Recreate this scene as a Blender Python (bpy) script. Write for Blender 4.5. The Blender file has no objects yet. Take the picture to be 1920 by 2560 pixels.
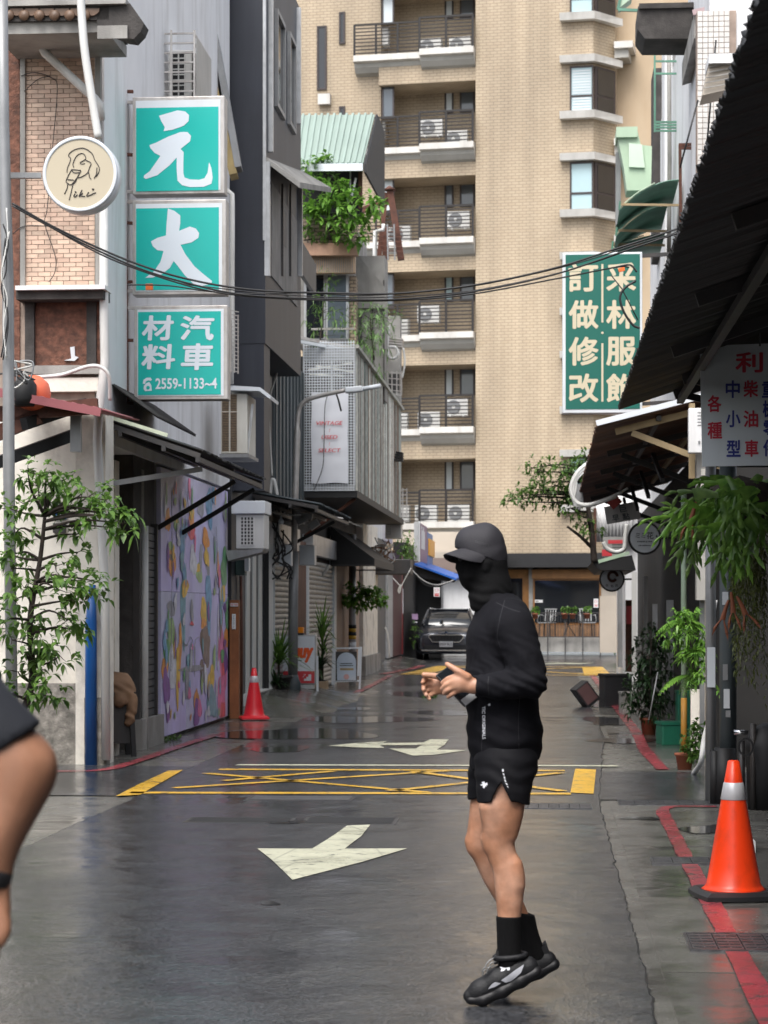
import bpy, math, random
import numpy as np
from mathutils import Vector, Matrix, noise as mnoise

scene = bpy.context.scene
col = scene.collection
R = math.radians

# ------------------------------------------------------------------ camera, sky, sun, exposure
cam_d = bpy.data.cameras.new('camera')
cam = bpy.data.objects.new('camera', cam_d); col.objects.link(cam)
cam.location = (0, 0, 1.42); cam.rotation_euler = (R(90), 0, 0)
cam_d.sensor_fit = 'HORIZONTAL'; cam_d.sensor_width = 36; cam_d.lens = 99.8
cam_d.shift_y = 0.129
cam_d.clip_start = 0.05; cam_d.clip_end = 2000
cam_d.dof.use_dof = True; cam_d.dof.focus_distance = 12.0; cam_d.dof.aperture_fstop = 11
scene.camera = cam

world = bpy.data.worlds.new('World'); scene.world = world; world.use_nodes = True
wn = world.node_tree; wn.nodes.clear()
w_out = wn.nodes.new('ShaderNodeOutputWorld'); w_bg = wn.nodes.new('ShaderNodeBackground')
w_sky = wn.nodes.new('ShaderNodeTexSky'); w_hs = wn.nodes.new('ShaderNodeHueSaturation')
w_sky.sky_type = 'NISHITA'; w_sky.sun_disc = False
w_sky.sun_elevation = R(58); w_sky.sun_rotation = R(200)
w_sky.air_density = 1.0; w_sky.dust_density = 4.0; w_sky.ozone_density = 1.0
w_hs.inputs['Saturation'].default_value = 0.40      # an overcast sky: grey-white
w_bg.inputs['Strength'].default_value = 0.15
wn.links.new(w_sky.outputs[0], w_hs.inputs['Color']); wn.links.new(w_hs.outputs[0], w_bg.inputs['Color'])
wn.links.new(w_bg.outputs[0], w_out.inputs['Surface'])

sun_d = bpy.data.lights.new('sun', 'SUN'); sun = bpy.data.objects.new('sun', sun_d); col.objects.link(sun)
sun_d.energy = 1.2; sun_d.angle = R(35); sun_d.color = (1, 0.98, 0.95)
_az = R(200); _el = R(58)       # sun_rotation 0 is +Y, turning clockwise seen from above
_sd = Vector((math.sin(_az)*math.cos(_el), math.cos(_az)*math.cos(_el), math.sin(_el)))
sun.rotation_euler = _sd.to_track_quat('Z', 'Y').to_euler()

scene.view_settings.view_transform = 'Standard'; scene.view_settings.look = 'None'
scene.view_settings.exposure = 1.08; scene.view_settings.gamma = 1.0
scene.view_settings.use_curve_mapping = False
scene.render.engine = 'CYCLES'
scene.cycles.use_denoising = True
scene.cycles.max_bounces = 6; scene.cycles.diffuse_bounces = 3; scene.cycles.glossy_bounces = 3
scene.cycles.transmission_bounces = 4; scene.cycles.transparent_max_bounces = 8
scene.cycles.sample_clamp_indirect = 6
scene.cycles.caustics_reflective = False; scene.cycles.caustics_refractive = False

# ------------------------------------------------------------------ measuring: picture <-> place
FP, CX, HY, CH = 5323.6, 960.0, 1527.7, 1.42
TH = math.atan(0.078); SN, CS = math.sin(TH), math.cos(TH)
def P(px, py, Y):
    """the point at distance Y seen at a pixel"""
    return Vector(((px-CX)/FP*Y, Y, CH-(py-HY)/FP*Y))
def G(px, py, z=0.0):
    """the ground point seen at a pixel"""
    Y = (CH-z)*FP/(py-HY)
    return Vector(((px-CX)/FP*Y, Y, z))
def S(u, v, z=0.0):
    """street coordinates: u across (right +), v along, z up"""
    return Vector((u*CS+v*SN, -u*SN+v*CS, z))
def toS(p):
    return (p.x*CS-p.y*SN, p.x*SN+p.y*CS, p.z)
def V(px, u):
    """how far along the street the plane u crosses a picture column"""
    t = (px-CX)/FP
    return u*(CS+t*SN)/(t*CS-SN)
def ZV(py, u, v):
    Y = -u*SN+v*CS
    return CH-(py-HY)/FP*Y
def UZ(px, py, v):
    """u, z of a pixel on the cross plane at v"""
    t = (px-CX)/FP
    u = v*(t*CS-SN)/(CS+t*SN)
    return u, ZV(py, u, v)
ES = Vector((CS, -SN, 0)); EV = Vector((SN, CS, 0)); EZ = Vector((0, 0, 1))

# ------------------------------------------------------------------ materials
MATS = {}
def _n(nt, t, **kw):
    n = nt.nodes.new(t)
    for k, v in kw.items(): setattr(n, k, v)
    return n
def mat(name, c, rough=0.6, var=0.12, scale=6.0, bump=0.0, bscale=None, dirt=0.0, dirtc=(0.03,0.028,0.025),
        dscale=(3,3,0.5), dcut=0.5, metal=0.0, spec=0.5, emit=None, emits=0.0, rnd=0.0, coat=0.0, trans=0.0, alpha=1.0, rvar=0.0, sss=0.0, c2=None, wave=None):
    if name in MATS: return MATS[name]
    m = bpy.data.materials.new(name); m.use_nodes = True; MATS[name] = m
    nt = m.node_tree; b = nt.nodes['Principled BSDF']; L = nt.links.new
    b.inputs['Roughness'].default_value = rough; b.inputs['Metallic'].default_value = metal
    b.inputs['Specular IOR Level'].default_value = spec
    b.inputs['Coat Weight'].default_value = coat
    if sss: b.inputs['Subsurface Weight'].default_value = sss; b.inputs['Subsurface Radius'].default_value = (0.02,0.008,0.004)
    b.inputs['Transmission Weight'].default_value = trans; b.inputs['Alpha'].default_value = alpha
    if emit: b.inputs['Emission Color'].default_value = (*emit, 1); b.inputs['Emission Strength'].default_value = emits
    tc = _n(nt, 'ShaderNodeTexCoord'); oi = _n(nt, 'ShaderNodeObjectInfo')
    mul = _n(nt, 'ShaderNodeMath', operation='MULTIPLY'); mul.inputs[1].default_value = 37.0
    L(oi.outputs['Random'], mul.inputs[0])
    add = _n(nt, 'ShaderNodeVectorMath', operation='ADD'); L(tc.outputs['Object'], add.inputs[0]); L(mul.outputs[0], add.inputs[1])
    co = add.outputs[0]
    ns = _n(nt, 'ShaderNodeTexNoise'); ns.inputs['Scale'].default_value = scale; ns.inputs['Detail'].default_value = 5
    L(co, ns.inputs['Vector'])
    mr = _n(nt, 'ShaderNodeMapRange'); mr.inputs[1].default_value = 0.3; mr.inputs[2].default_value = 0.7
    mr.inputs[3].default_value = 1-var; mr.inputs[4].default_value = 1+var
    L(ns.outputs['Fac'], mr.inputs[0])
    cur = None
    base = _n(nt, 'ShaderNodeMix', data_type='RGBA', blend_type='MULTIPLY'); base.inputs[0].default_value = 1
    base.inputs[6].default_value = (*c, 1); L(mr.outputs[0], base.inputs[7])
    if c2:
        cm = _n(nt, 'ShaderNodeMix', data_type='RGBA'); cm.inputs[6].default_value = (*c, 1); cm.inputs[7].default_value = (*c2, 1)
        n3 = _n(nt, 'ShaderNodeTexNoise'); n3.inputs['Scale'].default_value = scale*0.35; n3.inputs['Detail'].default_value = 4; L(co, n3.inputs['Vector'])
        r3 = _n(nt, 'ShaderNodeMapRange'); r3.inputs[1].default_value = 0.42; r3.inputs[2].default_value = 0.62; L(n3.outputs['Fac'], r3.inputs[0])
        L(r3.outputs[0], cm.inputs[0]); L(cm.outputs[2], base.inputs[6])
    cur = base.outputs[2]
    if rnd:
        r2 = _n(nt, 'ShaderNodeMapRange'); r2.inputs[3].default_value = 1-rnd; r2.inputs[4].default_value = 1+rnd
        L(oi.outputs['Random'], r2.inputs[0])
        mm = _n(nt, 'ShaderNodeMix', data_type='RGBA', blend_type='MULTIPLY'); mm.inputs[0].default_value = 1
        L(cur, mm.inputs[6]); L(r2.outputs[0], mm.inputs[7]); cur = mm.outputs[2]
    if dirt:
        mp = _n(nt, 'ShaderNodeMapping'); mp.inputs['Scale'].default_value = dscale; L(co, mp.inputs['Vector'])
        n2 = _n(nt, 'ShaderNodeTexNoise'); n2.inputs['Scale'].default_value = 1.0; n2.inputs['Detail'].default_value = 8; n2.inputs['Roughness'].default_value = 0.62
        L(mp.outputs[0], n2.inputs['Vector'])
        rr = _n(nt, 'ShaderNodeMapRange'); rr.inputs[1].default_value = dcut-0.06; rr.inputs[2].default_value = dcut+0.2; rr.inputs[4].default_value = dirt
        L(n2.outputs['Fac'], rr.inputs[0])
        dm = _n(nt, 'ShaderNodeMix', data_type='RGBA'); L(rr.outputs[0], dm.inputs[0]); L(cur, dm.inputs[6]); dm.inputs[7].default_value = (*dirtc, 1)
        cur = dm.outputs[2]
    L(cur, b.inputs['Base Color'])
    if rvar:
        r4 = _n(nt, 'ShaderNodeMapRange'); r4.inputs[1].default_value = 0.3; r4.inputs[2].default_value = 0.7
        r4.inputs[3].default_value = max(0.02, rough-rvar); r4.inputs[4].default_value = rough+rvar; L(ns.outputs['Fac'], r4.inputs[0]); L(r4.outputs[0], b.inputs['Roughness'])
    if bump:
        bn = _n(nt, 'ShaderNodeTexNoise'); bn.inputs['Scale'].default_value = bscale or scale*5; bn.inputs['Detail'].default_value = 4; L(co, bn.inputs['Vector'])
        bp = _n(nt, 'ShaderNodeBump'); bp.inputs['Strength'].default_value = min(1, bump); bp.inputs['Distance'].default_value = 0.01
        L(bn.outputs['Fac'], bp.inputs['Height']); L(bp.outputs[0], b.inputs['Normal'])
    return m

# ------------------------------------------------------------------ mesh building
WM = {}
def wmat(o): return WM.get(o, Matrix.Identity(4))
class MB:
    def __init__(s): s.v = []; s.f = []; s.m = []; s.sm = []
    def add(s, vs, fs, mi=0, smooth=False):
        o = len(s.v); s.v.extend([tuple(v) for v in vs])
        for f in fs: s.f.append(tuple(i+o for i in f)); s.m.append(mi); s.sm.append(smooth)
        return s
    def box(s, c, sx, sy, sz, ax=None, mi=0, taper=1.0):
        """box centred at c; axes ax=(ex,ey,ez)"""
        ex, ey, ez = ax or (Vector((1,0,0)), Vector((0,1,0)), EZ)
        c = Vector(c); vs = []
        for k in (-1, 1):
            t = taper if k > 0 else 1.0
            for (i, j) in ((-1,-1),(1,-1),(1,1),(-1,1)):
                vs.append(c+ex*(i*sx/2*t)+ey*(j*sy/2*t)+ez*(k*sz/2))
        return s.add(vs, [(0,3,2,1),(4,5,6,7),(0,1,5,4),(1,2,6,5),(2,3,7,6),(3,0,4,7)], mi)
    def sbox(s, u0, u1, v0, v1, z0, z1, mi=0):
        """box along the street axes"""
        vs = [S(u, v, z) for z in (z0, z1) for (u, v) in ((u0,v0),(u1,v0),(u1,v1),(u0,v1))]
        return s.add(vs, [(0,3,2,1),(4,5,6,7),(0,1,5,4),(1,2,6,5),(2,3,7,6),(3,0,4,7)], mi)
    def bar(s, a, b, w, h=None, mi=0, up=None):
        """square bar from a to b"""
        a, b = Vector(a), Vector(b); d = b-a; L = d.length
        if L < 1e-6: return s
        d.normalize(); up = up or (EZ if abs(d.z) < 0.95 else Vector((0,1,0)))
        x = d.cross(up).normalized(); y = x.cross(d).normalized(); h = h or w
        return s.box((a+b)/2, w, L, h, (x, d, y), mi)
    def tube(s, pts, r, n=8, mi=0, cap=True, smooth=True):
        pts = [Vector(p) for p in pts]; rs = r if isinstance(r, (list, tuple)) else [r]*len(pts)
        vs = []; fs = []; x = None
        for i, p in enumerate(pts):
            d = (pts[min(i+1, len(pts)-1)]-pts[max(i-1, 0)])
            if d.length < 1e-9: d = Vector((0,0,1))
            d.normalize()
            if x is None:
                x = d.cross(Vector((0,0,1)) if abs(d.z) < 0.9 else Vector((1,0,0))).normalized()
            else:
                x = (x-d*x.dot(d)); x = x.normalized() if x.length > 1e-6 else d.orthogonal().normalized()
            y = d.cross(x)
            for k in range(n):
                a = 2*math.pi*k/n; vs.append(p+(x*math.cos(a)+y*math.sin(a))*rs[i])
        for i in range(len(pts)-1):
            for k in range(n):
                fs.append((i*n+k, i*n+(k+1)%n, (i+1)*n+(k+1)%n, (i+1)*n+k))
        s.add(vs, fs, mi, smooth)
        if cap:
            o = len(s.v)-len(vs)
            s.f.append(tuple(o+k for k in reversed(range(n)))); s.m.append(mi); s.sm.append(False)
            s.f.append(tuple(o+(len(pts)-1)*n+k for k in range(n))); s.m.append(mi); s.sm.append(False)
        return s
    def lathe(s, c, prof, n=20, axis=None, mi=0, smooth=True):
        """prof = [(r, h)...] turned about axis at c"""
        ax = (axis or EZ).normalized(); x = ax.orthogonal().normalized(); y = ax.cross(x); c = Vector(c); vs = []; fs = []
        for (r, h) in prof:
            for k in range(n):
                a = 2*math.pi*k/n; vs.append(c+ax*h+(x*math.cos(a)+y*math.sin(a))*r)
        for i in range(len(prof)-1):
            for k in range(n): fs.append((i*n+k, i*n+(k+1)%n, (i+1)*n+(k+1)%n, (i+1)*n+k))
        s.add(vs, fs, mi, smooth); o = len(s.v)-len(vs)
        if prof[0][0] > 1e-4: s.f.append(tuple(o+k for k in reversed(range(n)))); s.m.append(mi); s.sm.append(False)
        if prof[-1][0] > 1e-4: s.f.append(tuple(o+(len(prof)-1)*n+k for k in range(n))); s.m.append(mi); s.sm.append(False)
        return s
    def prism(s, pts, d, mi=0):
        """flat outline pts (3D, any order) pushed along d; concave outlines are fine"""
        pts = [Vector(p) for p in pts]; d = Vector(d); n = len(pts)
        nrm = Vector((0,0,0))
        for i in range(n): a, b = pts[i], pts[(i+1)%n]; nrm += a.cross(b)
        if nrm.dot(d) > 0: pts = pts[::-1]
        from mathutils.geometry import tessellate_polygon
        tri = tessellate_polygon([pts])
        vs = pts+[p+d for p in pts]; fs = []
        for t in tri:
            a, b, c = (pts[i] for i in t)
            if (b-a).cross(c-a).dot(d) > 0: t = t[::-1]
            fs.append(tuple(t)); fs.append(tuple(i+n for i in reversed(t)))
        for i in range(n): j = (i+1)%n; fs.append((i, i+n, j+n, j))
        return s.add(vs, fs, mi)
    def sheet(s, o, ea, eb, la, lb, amp, period, thick=0.004, mi=0, sub=4, edge=0.0, seed=0):
        """corrugated sheet: spans la along ea (waves run along it), lb along eb; two skins"""
        n = max(2, int(la/period*sub)); nrm = ea.cross(eb).normalized(); vs = []; fs = []; rg = random.Random(seed)
        for side in (0, 1):
            for i in range(n+1):
                h = amp*math.sin(2*math.pi*i/sub)-side*thick
                e = rg.uniform(-edge, edge) if edge else 0
                for j in (0, 1):
                    vs.append(o+ea*(la*i/n)+eb*(lb*j+(e if j else 0))+nrm*h)
        m = (n+1)*2
        for i in range(n):
            a = i*2; fs.append((a, a+2, a+3, a+1)); fs.append((m+a, m+a+1, m+a+3, m+a+2))
            fs.append((a, m+a, m+a+2, a+2)); fs.append((a+1, a+3, m+a+3, m+a+1))
        fs.append((0,1,m+1,m)); fs.append((m-2, 2*m-2, 2*m-1, m-1))
        return s.add(vs, fs, mi, True)
    def build(s, name, mats, parent=None, kind=None, label=None, local=False, bevel=0.0, auto=True):
        me = bpy.data.meshes.new(name)
        vs = s.v
        if parent is not None and not local:
            iv = wmat(parent).inverted(); vs = [tuple(iv @ Vector(v)) for v in vs]
        me.from_pydata(vs, [], s.f)
        if not isinstance(mats, (list, tuple)): mats = [mats]
        for m in mats: me.materials.append(m)
        if len(mats) > 1: me.polygons.foreach_set('material_index', s.m)
        me.polygons.foreach_set('use_smooth', s.sm); me.update()
        o = bpy.data.objects.new(name, me); col.objects.link(o)
        if parent is not None: o.parent = parent; WM[o] = wmat(parent)
        if kind: o['kind'] = kind
        if label: o['label'] = label
        if bevel:
            md = o.modifiers.new('bevel', 'BEVEL'); md.width = bevel; md.segments = 2; md.limit_method = 'ANGLE'
        return o
def thing(name, label, cat, loc=(0,0,0), rotz=0.0, group=None, rot=None):
    o = bpy.data.objects.new(name, None); col.objects.link(o)
    o.empty_display_size = 0.1
    o.location = loc; o.rotation_euler = rot or (0,0,rotz)
    WM[o] = Matrix.Translation(Vector(loc)) @ (Matrix.Rotation(rotz, 4, 'Z') if rot is None else o.rotation_euler.to_matrix().to_4x4())
    return tag(o, label, cat, group)
def tag(o, label, cat, group=None, kind=None):
    if label: o['label'] = label
    if cat: o['category'] = cat
    if group: o['group'] = group
    if kind: o['kind'] = kind
    return o
def ch(root): return [o for o in bpy.data.objects if o.parent is root]
def dup(root, loc, rotz=None, label=None, kids=None):
    r = root.copy(); col.objects.link(r); r.location = loc
    if rotz is not None: r.rotation_euler = (0,0,rotz)
    if label: r['label'] = label
    def rec(src, dst):
        for c in KIDS[src]:
            d = c.copy(); col.objects.link(d); d.parent = dst; rec(c, d)
    KIDS.setdefault(root, kids)
    rec(root, r); return r
class _K(dict):
    def __missing__(s, k):
        v = [o for o in bpy.data.objects if o.parent is k]; s[k] = v; return v
    def setdefault(s, k, v=None): return s[k]
KIDS = _K()
def piece(src, name, parent, M4=None, loc=None):
    """one more of a piece: shares the mesh of src, placed in the world"""
    o = bpy.data.objects.new(name, src.data); col.objects.link(o)
    o.parent = parent; w = wmat(parent).inverted() @ (M4 if M4 is not None else Matrix.Translation(loc))
    o.matrix_local = w; return o

def axes(ex, ez=EZ):
    ex = Vector(ex).normalized(); ez = (Vector(ez)-ex*ex.dot(ez)).normalized(); return (ex, ez.cross(ex), ez)
_tx = {}
def textmesh(body, off=0.0, shear=0.0):
    k = (body, off, shear)
    if k not in _tx:
        c = bpy.data.curves.new('t', 'FONT'); c.body = body; c.offset = off; c.shear = shear; c.resolution_u = 3
        o = bpy.data.objects.new('t', c)
        me = o.to_mesh()
        vs = [Vector(v.co) for v in me.vertices]; fs = [tuple(p.vertices) for p in me.polygons]
        o.to_mesh_clear(); bpy.data.objects.remove(o); bpy.data.curves.remove(c); _tx[k] = (vs, fs)
    return _tx[k]
def text(mb, body, c, ex, ez, w, h, nrm, mi=0, off=0.0, shear=0.0, lift=0.003, bold=0.0):
    """letters fitted in a w x h box centred at c on a plane (ex right, ez up, nrm towards the reader)"""
    vs, fs = textmesh(body, off, shear)
    x0 = min(v.x for v in vs); x1 = max(v.x for v in vs); y0 = min(v.y for v in vs); y1 = max(v.y for v in vs)
    if w is None: w = h*(x1-x0)/(y1-y0)
    if h is None: h = w*(y1-y0)/(x1-x0)
    c = Vector(c)
    # heavy letters: the strokes are laid several times, a little apart
    for k, (dx, dy) in enumerate([(0,0)]+([(bold,0),(-bold,0),(0,bold),(0,-bold),(bold*.7,bold*.7),(-bold*.7,bold*.7),(bold*.7,-bold*.7),(-bold*.7,-bold*.7)] if bold else [])):
        mb.add([c+ex*((((v.x-x0)/(x1-x0)-0.5)+dx)*w)+ez*((((v.y-y0)/(y1-y0)-0.5)+dy)*h)+nrm*(lift+0.00015*k) for v in vs], fs, mi)
    return mb
def catmull(pts, n=8):
    pts = [Vector(p) for p in pts]; out = []
    for i in range(len(pts)-1):
        p0, p1, p2, p3 = pts[max(i-1,0)], pts[i], pts[i+1], pts[min(i+2, len(pts)-1)]
        for k in range(n):
            t = k/n; out.append(0.5*((2*p1)+(p2-p0)*t+(2*p0-5*p1+4*p2-p3)*t*t+(3*p1-p0-3*p2+p3)*t**3))
    out.append(pts[-1]); return out
def sag(a, b, s, n=24):
    a, b = Vector(a), Vector(b)
    return [a.lerp(b, i/n)-EZ*(s*4*(i/n)*(1-i/n)) for i in range(n+1)]

# ------------------------------------------------------------------ the palette
asphalt = None
M_conc  = mat('concrete', (0.30,0.29,0.27), 0.75, 0.2, 3, 0.3, 60, dirt=0.55, dscale=(2,2,0.35), dirtc=(0.07,0.065,0.06))
M_white = mat('white_paint', (0.74,0.74,0.74), 0.5, 0.06, 3, dirt=0.35, dirtc=(0.32,0.31,0.29), dscale=(5,5,0.6), dcut=0.52)
M_wall  = mat('white_wall', (0.74,0.74,0.75), 0.7, 0.05, 2, 0.1, 40, dirt=0.6, dirtc=(0.34,0.32,0.29), dscale=(3.2,3.2,0.45), dcut=0.56)
M_plast = mat('old_plaster', (0.76,0.72,0.64), 0.8, 0.10, 5, 0.4, 30, dirt=0.75, dirtc=(0.20,0.17,0.14), dscale=(2.6,2.6,1.8), dcut=0.58)
M_stone = mat('rough_stone', (0.27,0.25,0.22), 0.85, 0.4, 14, 0.9, 40, dirt=0.6, dirtc=(0.05,0.05,0.04), dscale=(7,7,5))
M_navy  = mat('navy_cladding', (0.014,0.017,0.027), 0.5, 0.2, 1.2, 0.1, 20, dirt=0.3, dirtc=(0.05,0.055,0.07), dscale=(3,3,0.3), dcut=0.5)
M_slate = mat('slate_metal', (0.05,0.065,0.072), 0.5, 0.12, 2, dirt=0.3, dirtc=(0.11,0.12,0.12), dscale=(6,6,0.4))
M_grey  = mat('grey_metal', (0.26,0.265,0.27), 0.45, 0.1, 5, metal=0.3, dirt=0.4, dirtc=(0.09,0.08,0.07), dscale=(5,5,0.8))
M_dgrey = mat('dark_metal', (0.035,0.034,0.035), 0.5, 0.2, 6, dirt=0.3, dirtc=(0.08,0.055,0.04), dscale=(6,6,2))
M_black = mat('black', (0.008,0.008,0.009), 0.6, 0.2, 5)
M_rust  = mat('rusty_steel', (0.10,0.035,0.02), 0.75, 0.3, 12, 0.2, 60, dirt=0.5, dirtc=(0.03,0.018,0.014), dscale=(8,8,2))
M_galv  = mat('galvanised', (0.50,0.51,0.52), 0.4, 0.12, 8, metal=0.5, dirt=0.4, dirtc=(0.22,0.2,0.18), dscale=(6,6,1))
M_pvc   = mat('white_pipe', (0.62,0.62,0.60), 0.45, 0.06, 3, dirt=0.5, dirtc=(0.26,0.24,0.2), dscale=(6,6,0.7))
M_glass = mat('dark_glass', (0.012,0.014,0.017), 0.06, 0.1, 2, spec=0.7)
M_glassb= mat('frosted_glass', (0.33,0.42,0.45), 0.25, 0.08, 2)
M_cable = mat('black_cable', (0.012,0.012,0.013), 0.5, 0.1, 4)
M_wood  = mat('wood', (0.24,0.13,0.065), 0.6, 0.25, 6, 0.1, 50, dirt=0.3, dirtc=(0.08,0.04,0.02), dscale=(12,12,1))
M_awn   = mat('awning_sheet', (0.016,0.0155,0.015), 0.55, 0.25, 3, dirt=0.4, dirtc=(0.035,0.022,0.016), dscale=(2,2,2), dcut=0.56)
M_ac    = mat('ac_cream', (0.60,0.585,0.53), 0.5, 0.05, 3, dirt=0.3, dirtc=(0.33,0.28,0.2), dscale=(5,5,1))
M_brown = mat('brown_bars', (0.013,0.010,0.009), 0.5, 0.15, 4)
# ------------------------------------------------------------------ wet ground
def wet(name, c, rough=0.3, var=0.35, grain=90, bump=0.35, wetlo=0.06, wscale=0.55, wcut=0.52, stain=0.4, stainc=(0.02,0.02,0.02), spec=0.5, wear=0.0):
    m = bpy.data.materials.new(name); m.use_nodes = True; MATS[name] = m
    nt = m.node_tree; b = nt.nodes['Principled BSDF']; L = nt.links.new
    tc = _n(nt, 'ShaderNodeTexCoord')
    g = _n(nt, 'ShaderNodeTexNoise'); g.inputs['Scale'].default_value = grain; g.inputs['Detail'].default_value = 3; L(tc.outputs['Object'], g.inputs['Vector'])
    big = _n(nt, 'ShaderNodeTexNoise'); big.inputs['Scale'].default_value = wscale; big.inputs['Detail'].default_value = 7; big.inputs['Roughness'].default_value = 0.6; L(tc.outputs['Object'], big.inputs['Vector'])
    mid = _n(nt, 'ShaderNodeTexNoise'); mid.inputs['Scale'].default_value = 3.1; mid.inputs['Detail'].default_value = 6; L(tc.outputs['Object'], mid.inputs['Vector'])
    r1 = _n(nt, 'ShaderNodeMapRange'); r1.inputs[1].default_value = 0.3; r1.inputs[2].default_value = 0.7; r1.inputs[3].default_value = 1-var; r1.inputs[4].default_value = 1+var
    L(g.outputs['Fac'], r1.inputs[0])
    cm = _n(nt, 'ShaderNodeMix', data_type='RGBA', blend_type='MULTIPLY'); cm.inputs[0].default_value = 1; cm.inputs[6].default_value = (*c, 1); L(r1.outputs[0], cm.inputs[7])
    rs = _n(nt, 'ShaderNodeMapRange'); rs.inputs[1].default_value = 0.5; rs.inputs[2].default_value = 0.68; rs.inputs[4].default_value = stain; L(mid.outputs['Fac'], rs.inputs[0])
    dm = _n(nt, 'ShaderNodeMix', data_type='RGBA'); L(rs.outputs[0], dm.inputs[0]); L(cm.outputs[2], dm.inputs[6]); dm.inputs[7].default_value = (*stainc, 1)
    cur = dm.outputs[2]
    if wear:        # paint rubbed through to the tarmac in specks and hairline cracks
        wn_ = _n(nt, 'ShaderNodeTexNoise'); wn_.inputs['Scale'].default_value = 11; wn_.inputs['Detail'].default_value = 9; wn_.inputs['Roughness'].default_value = 0.72; L(tc.outputs['Object'], wn_.inputs['Vector'])
        wr_ = _n(nt, 'ShaderNodeMapRange'); wr_.inputs[1].default_value = 0.60-0.08*wear; wr_.inputs[2].default_value = 0.66-0.08*wear; wr_.inputs[4].default_value = 0.85; L(wn_.outputs['Fac'], wr_.inputs[0])
        vo = _n(nt, 'ShaderNodeTexVoronoi', feature='DISTANCE_TO_EDGE'); vo.inputs['Scale'].default_value = 2.3; L(tc.outputs['Object'], vo.inputs['Vector'])
        vr = _n(nt, 'ShaderNodeMapRange'); vr.inputs[1].default_value = 0.0; vr.inputs[2].default_value = 0.02; vr.inputs[3].default_value = 0.55; vr.inputs[4].default_value = 0; L(vo.outputs['Distance'], vr.inputs[0])
        mxw = _n(nt, 'ShaderNodeMath', operation='MAXIMUM'); L(wr_.outputs[0], mxw.inputs[0]); L(vr.outputs[0], mxw.inputs[1])
        wm_ = _n(nt, 'ShaderNodeMix', data_type='RGBA'); L(mxw.outputs[0], wm_.inputs[0]); L(cur, wm_.inputs[6]); wm_.inputs[7].default_value = (0.06,0.06,0.06,1); cur = wm_.outputs[2]
    L(cur, b.inputs['Base Color'])
    # wetness: low patches hold a film of water
    mixn = _n(nt, 'ShaderNodeMath', operation='MULTIPLY_ADD'); L(mid.outputs['Fac'], mixn.inputs[0]); mixn.inputs[1].default_value = 0.35; 
    sub = _n(nt, 'ShaderNodeMath', operation='ADD'); L(big.outputs['Fac'], sub.inputs[0]); sub.inputs[1].default_value = -0.175; L(sub.outputs[0], mixn.inputs[2])
    wm = _n(nt, 'ShaderNodeMapRange'); wm.inputs[1].default_value = wcut-0.16; wm.inputs[2].default_value = wcut+0.16; L(mixn.outputs[0], wm.inputs[0])
    rr = _n(nt, 'ShaderNodeMapRange'); rr.inputs[3].default_value = rough; rr.inputs[4].default_value = wetlo; L(wm.outputs[0], rr.inputs[0]); L(rr.outputs[0], b.inputs['Roughness'])
    bs = _n(nt, 'ShaderNodeMapRange'); bs.inputs[3].default_value = bump; bs.inputs[4].default_value = bump*0.12; L(wm.outputs[0], bs.inputs[0])
    bp = _n(nt, 'ShaderNodeBump'); bp.inputs['Distance'].default_value = 0.006; L(g.outputs['Fac'], bp.inputs['Height']); L(bs.outputs[0], bp.inputs['Strength'])
    un = _n(nt, 'ShaderNodeTexNoise'); un.inputs['Scale'].default_value = 2.2; un.inputs['Detail'].default_value = 3; L(tc.outputs['Object'], un.inputs['Vector'])
    b2 = _n(nt, 'ShaderNodeBump'); b2.inputs['Strength'].default_value = 0.5; b2.inputs['Distance'].default_value = 0.035; L(un.outputs['Fac'], b2.inputs['Height']); L(bp.outputs[0], b2.inputs['Normal']); L(b2.outputs[0], b.inputs['Normal'])
    b.inputs['Specular IOR Level'].default_value = spec
    return m
M_road  = wet('wet_asphalt', (0.050,0.052,0.057), 0.22, 0.95, 85, 0.42, 0.08, 0.42, 0.52, 0.3, (0.022,0.022,0.024))
M_pave  = wet('wet_concrete', (0.125,0.122,0.112), 0.32, 0.35, 120, 0.25, 0.08, 0.7, 0.53, 0.6, (0.045,0.043,0.038))
M_pave2 = wet('wet_patch', (0.098,0.096,0.088), 0.28, 0.35, 100, 0.25, 0.06, 0.8, 0.5, 0.5, (0.03,0.03,0.028))
M_yel   = wet('yellow_marking', (0.62,0.36,0.03), 0.38, 0.16, 150, 0.3, 0.15, 0.9, 0.58, 0.35, (0.35,0.22,0.05), wear=0.7)
M_wht   = wet('white_marking', (0.50,0.50,0.38), 0.38, 0.14, 150, 0.3, 0.15, 0.9, 0.58, 0.5, (0.25,0.25,0.19), wear=0.5)
M_red   = wet('red_marking', (0.33,0.05,0.065), 0.36, 0.25, 140, 0.35, 0.12, 0.9, 0.55, 0.55, (0.17,0.045,0.045), wear=0.8)
M_water = mat('puddle_water', (0.035,0.035,0.037), 0.10, 0.1, 2, spec=0.6)
M_iron  = mat('cast_iron', (0.15,0.15,0.16), 0.32, 0.35, 30, 0.3, 120, metal=0.7)

gm = MB(); n = 60
gm.add([(-500,-300,0),(500,-300,0),(500,900,0),(-500,900,0)], [(0,1,2,3)])
gm.build('ground', M_pave, kind='structure')

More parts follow.
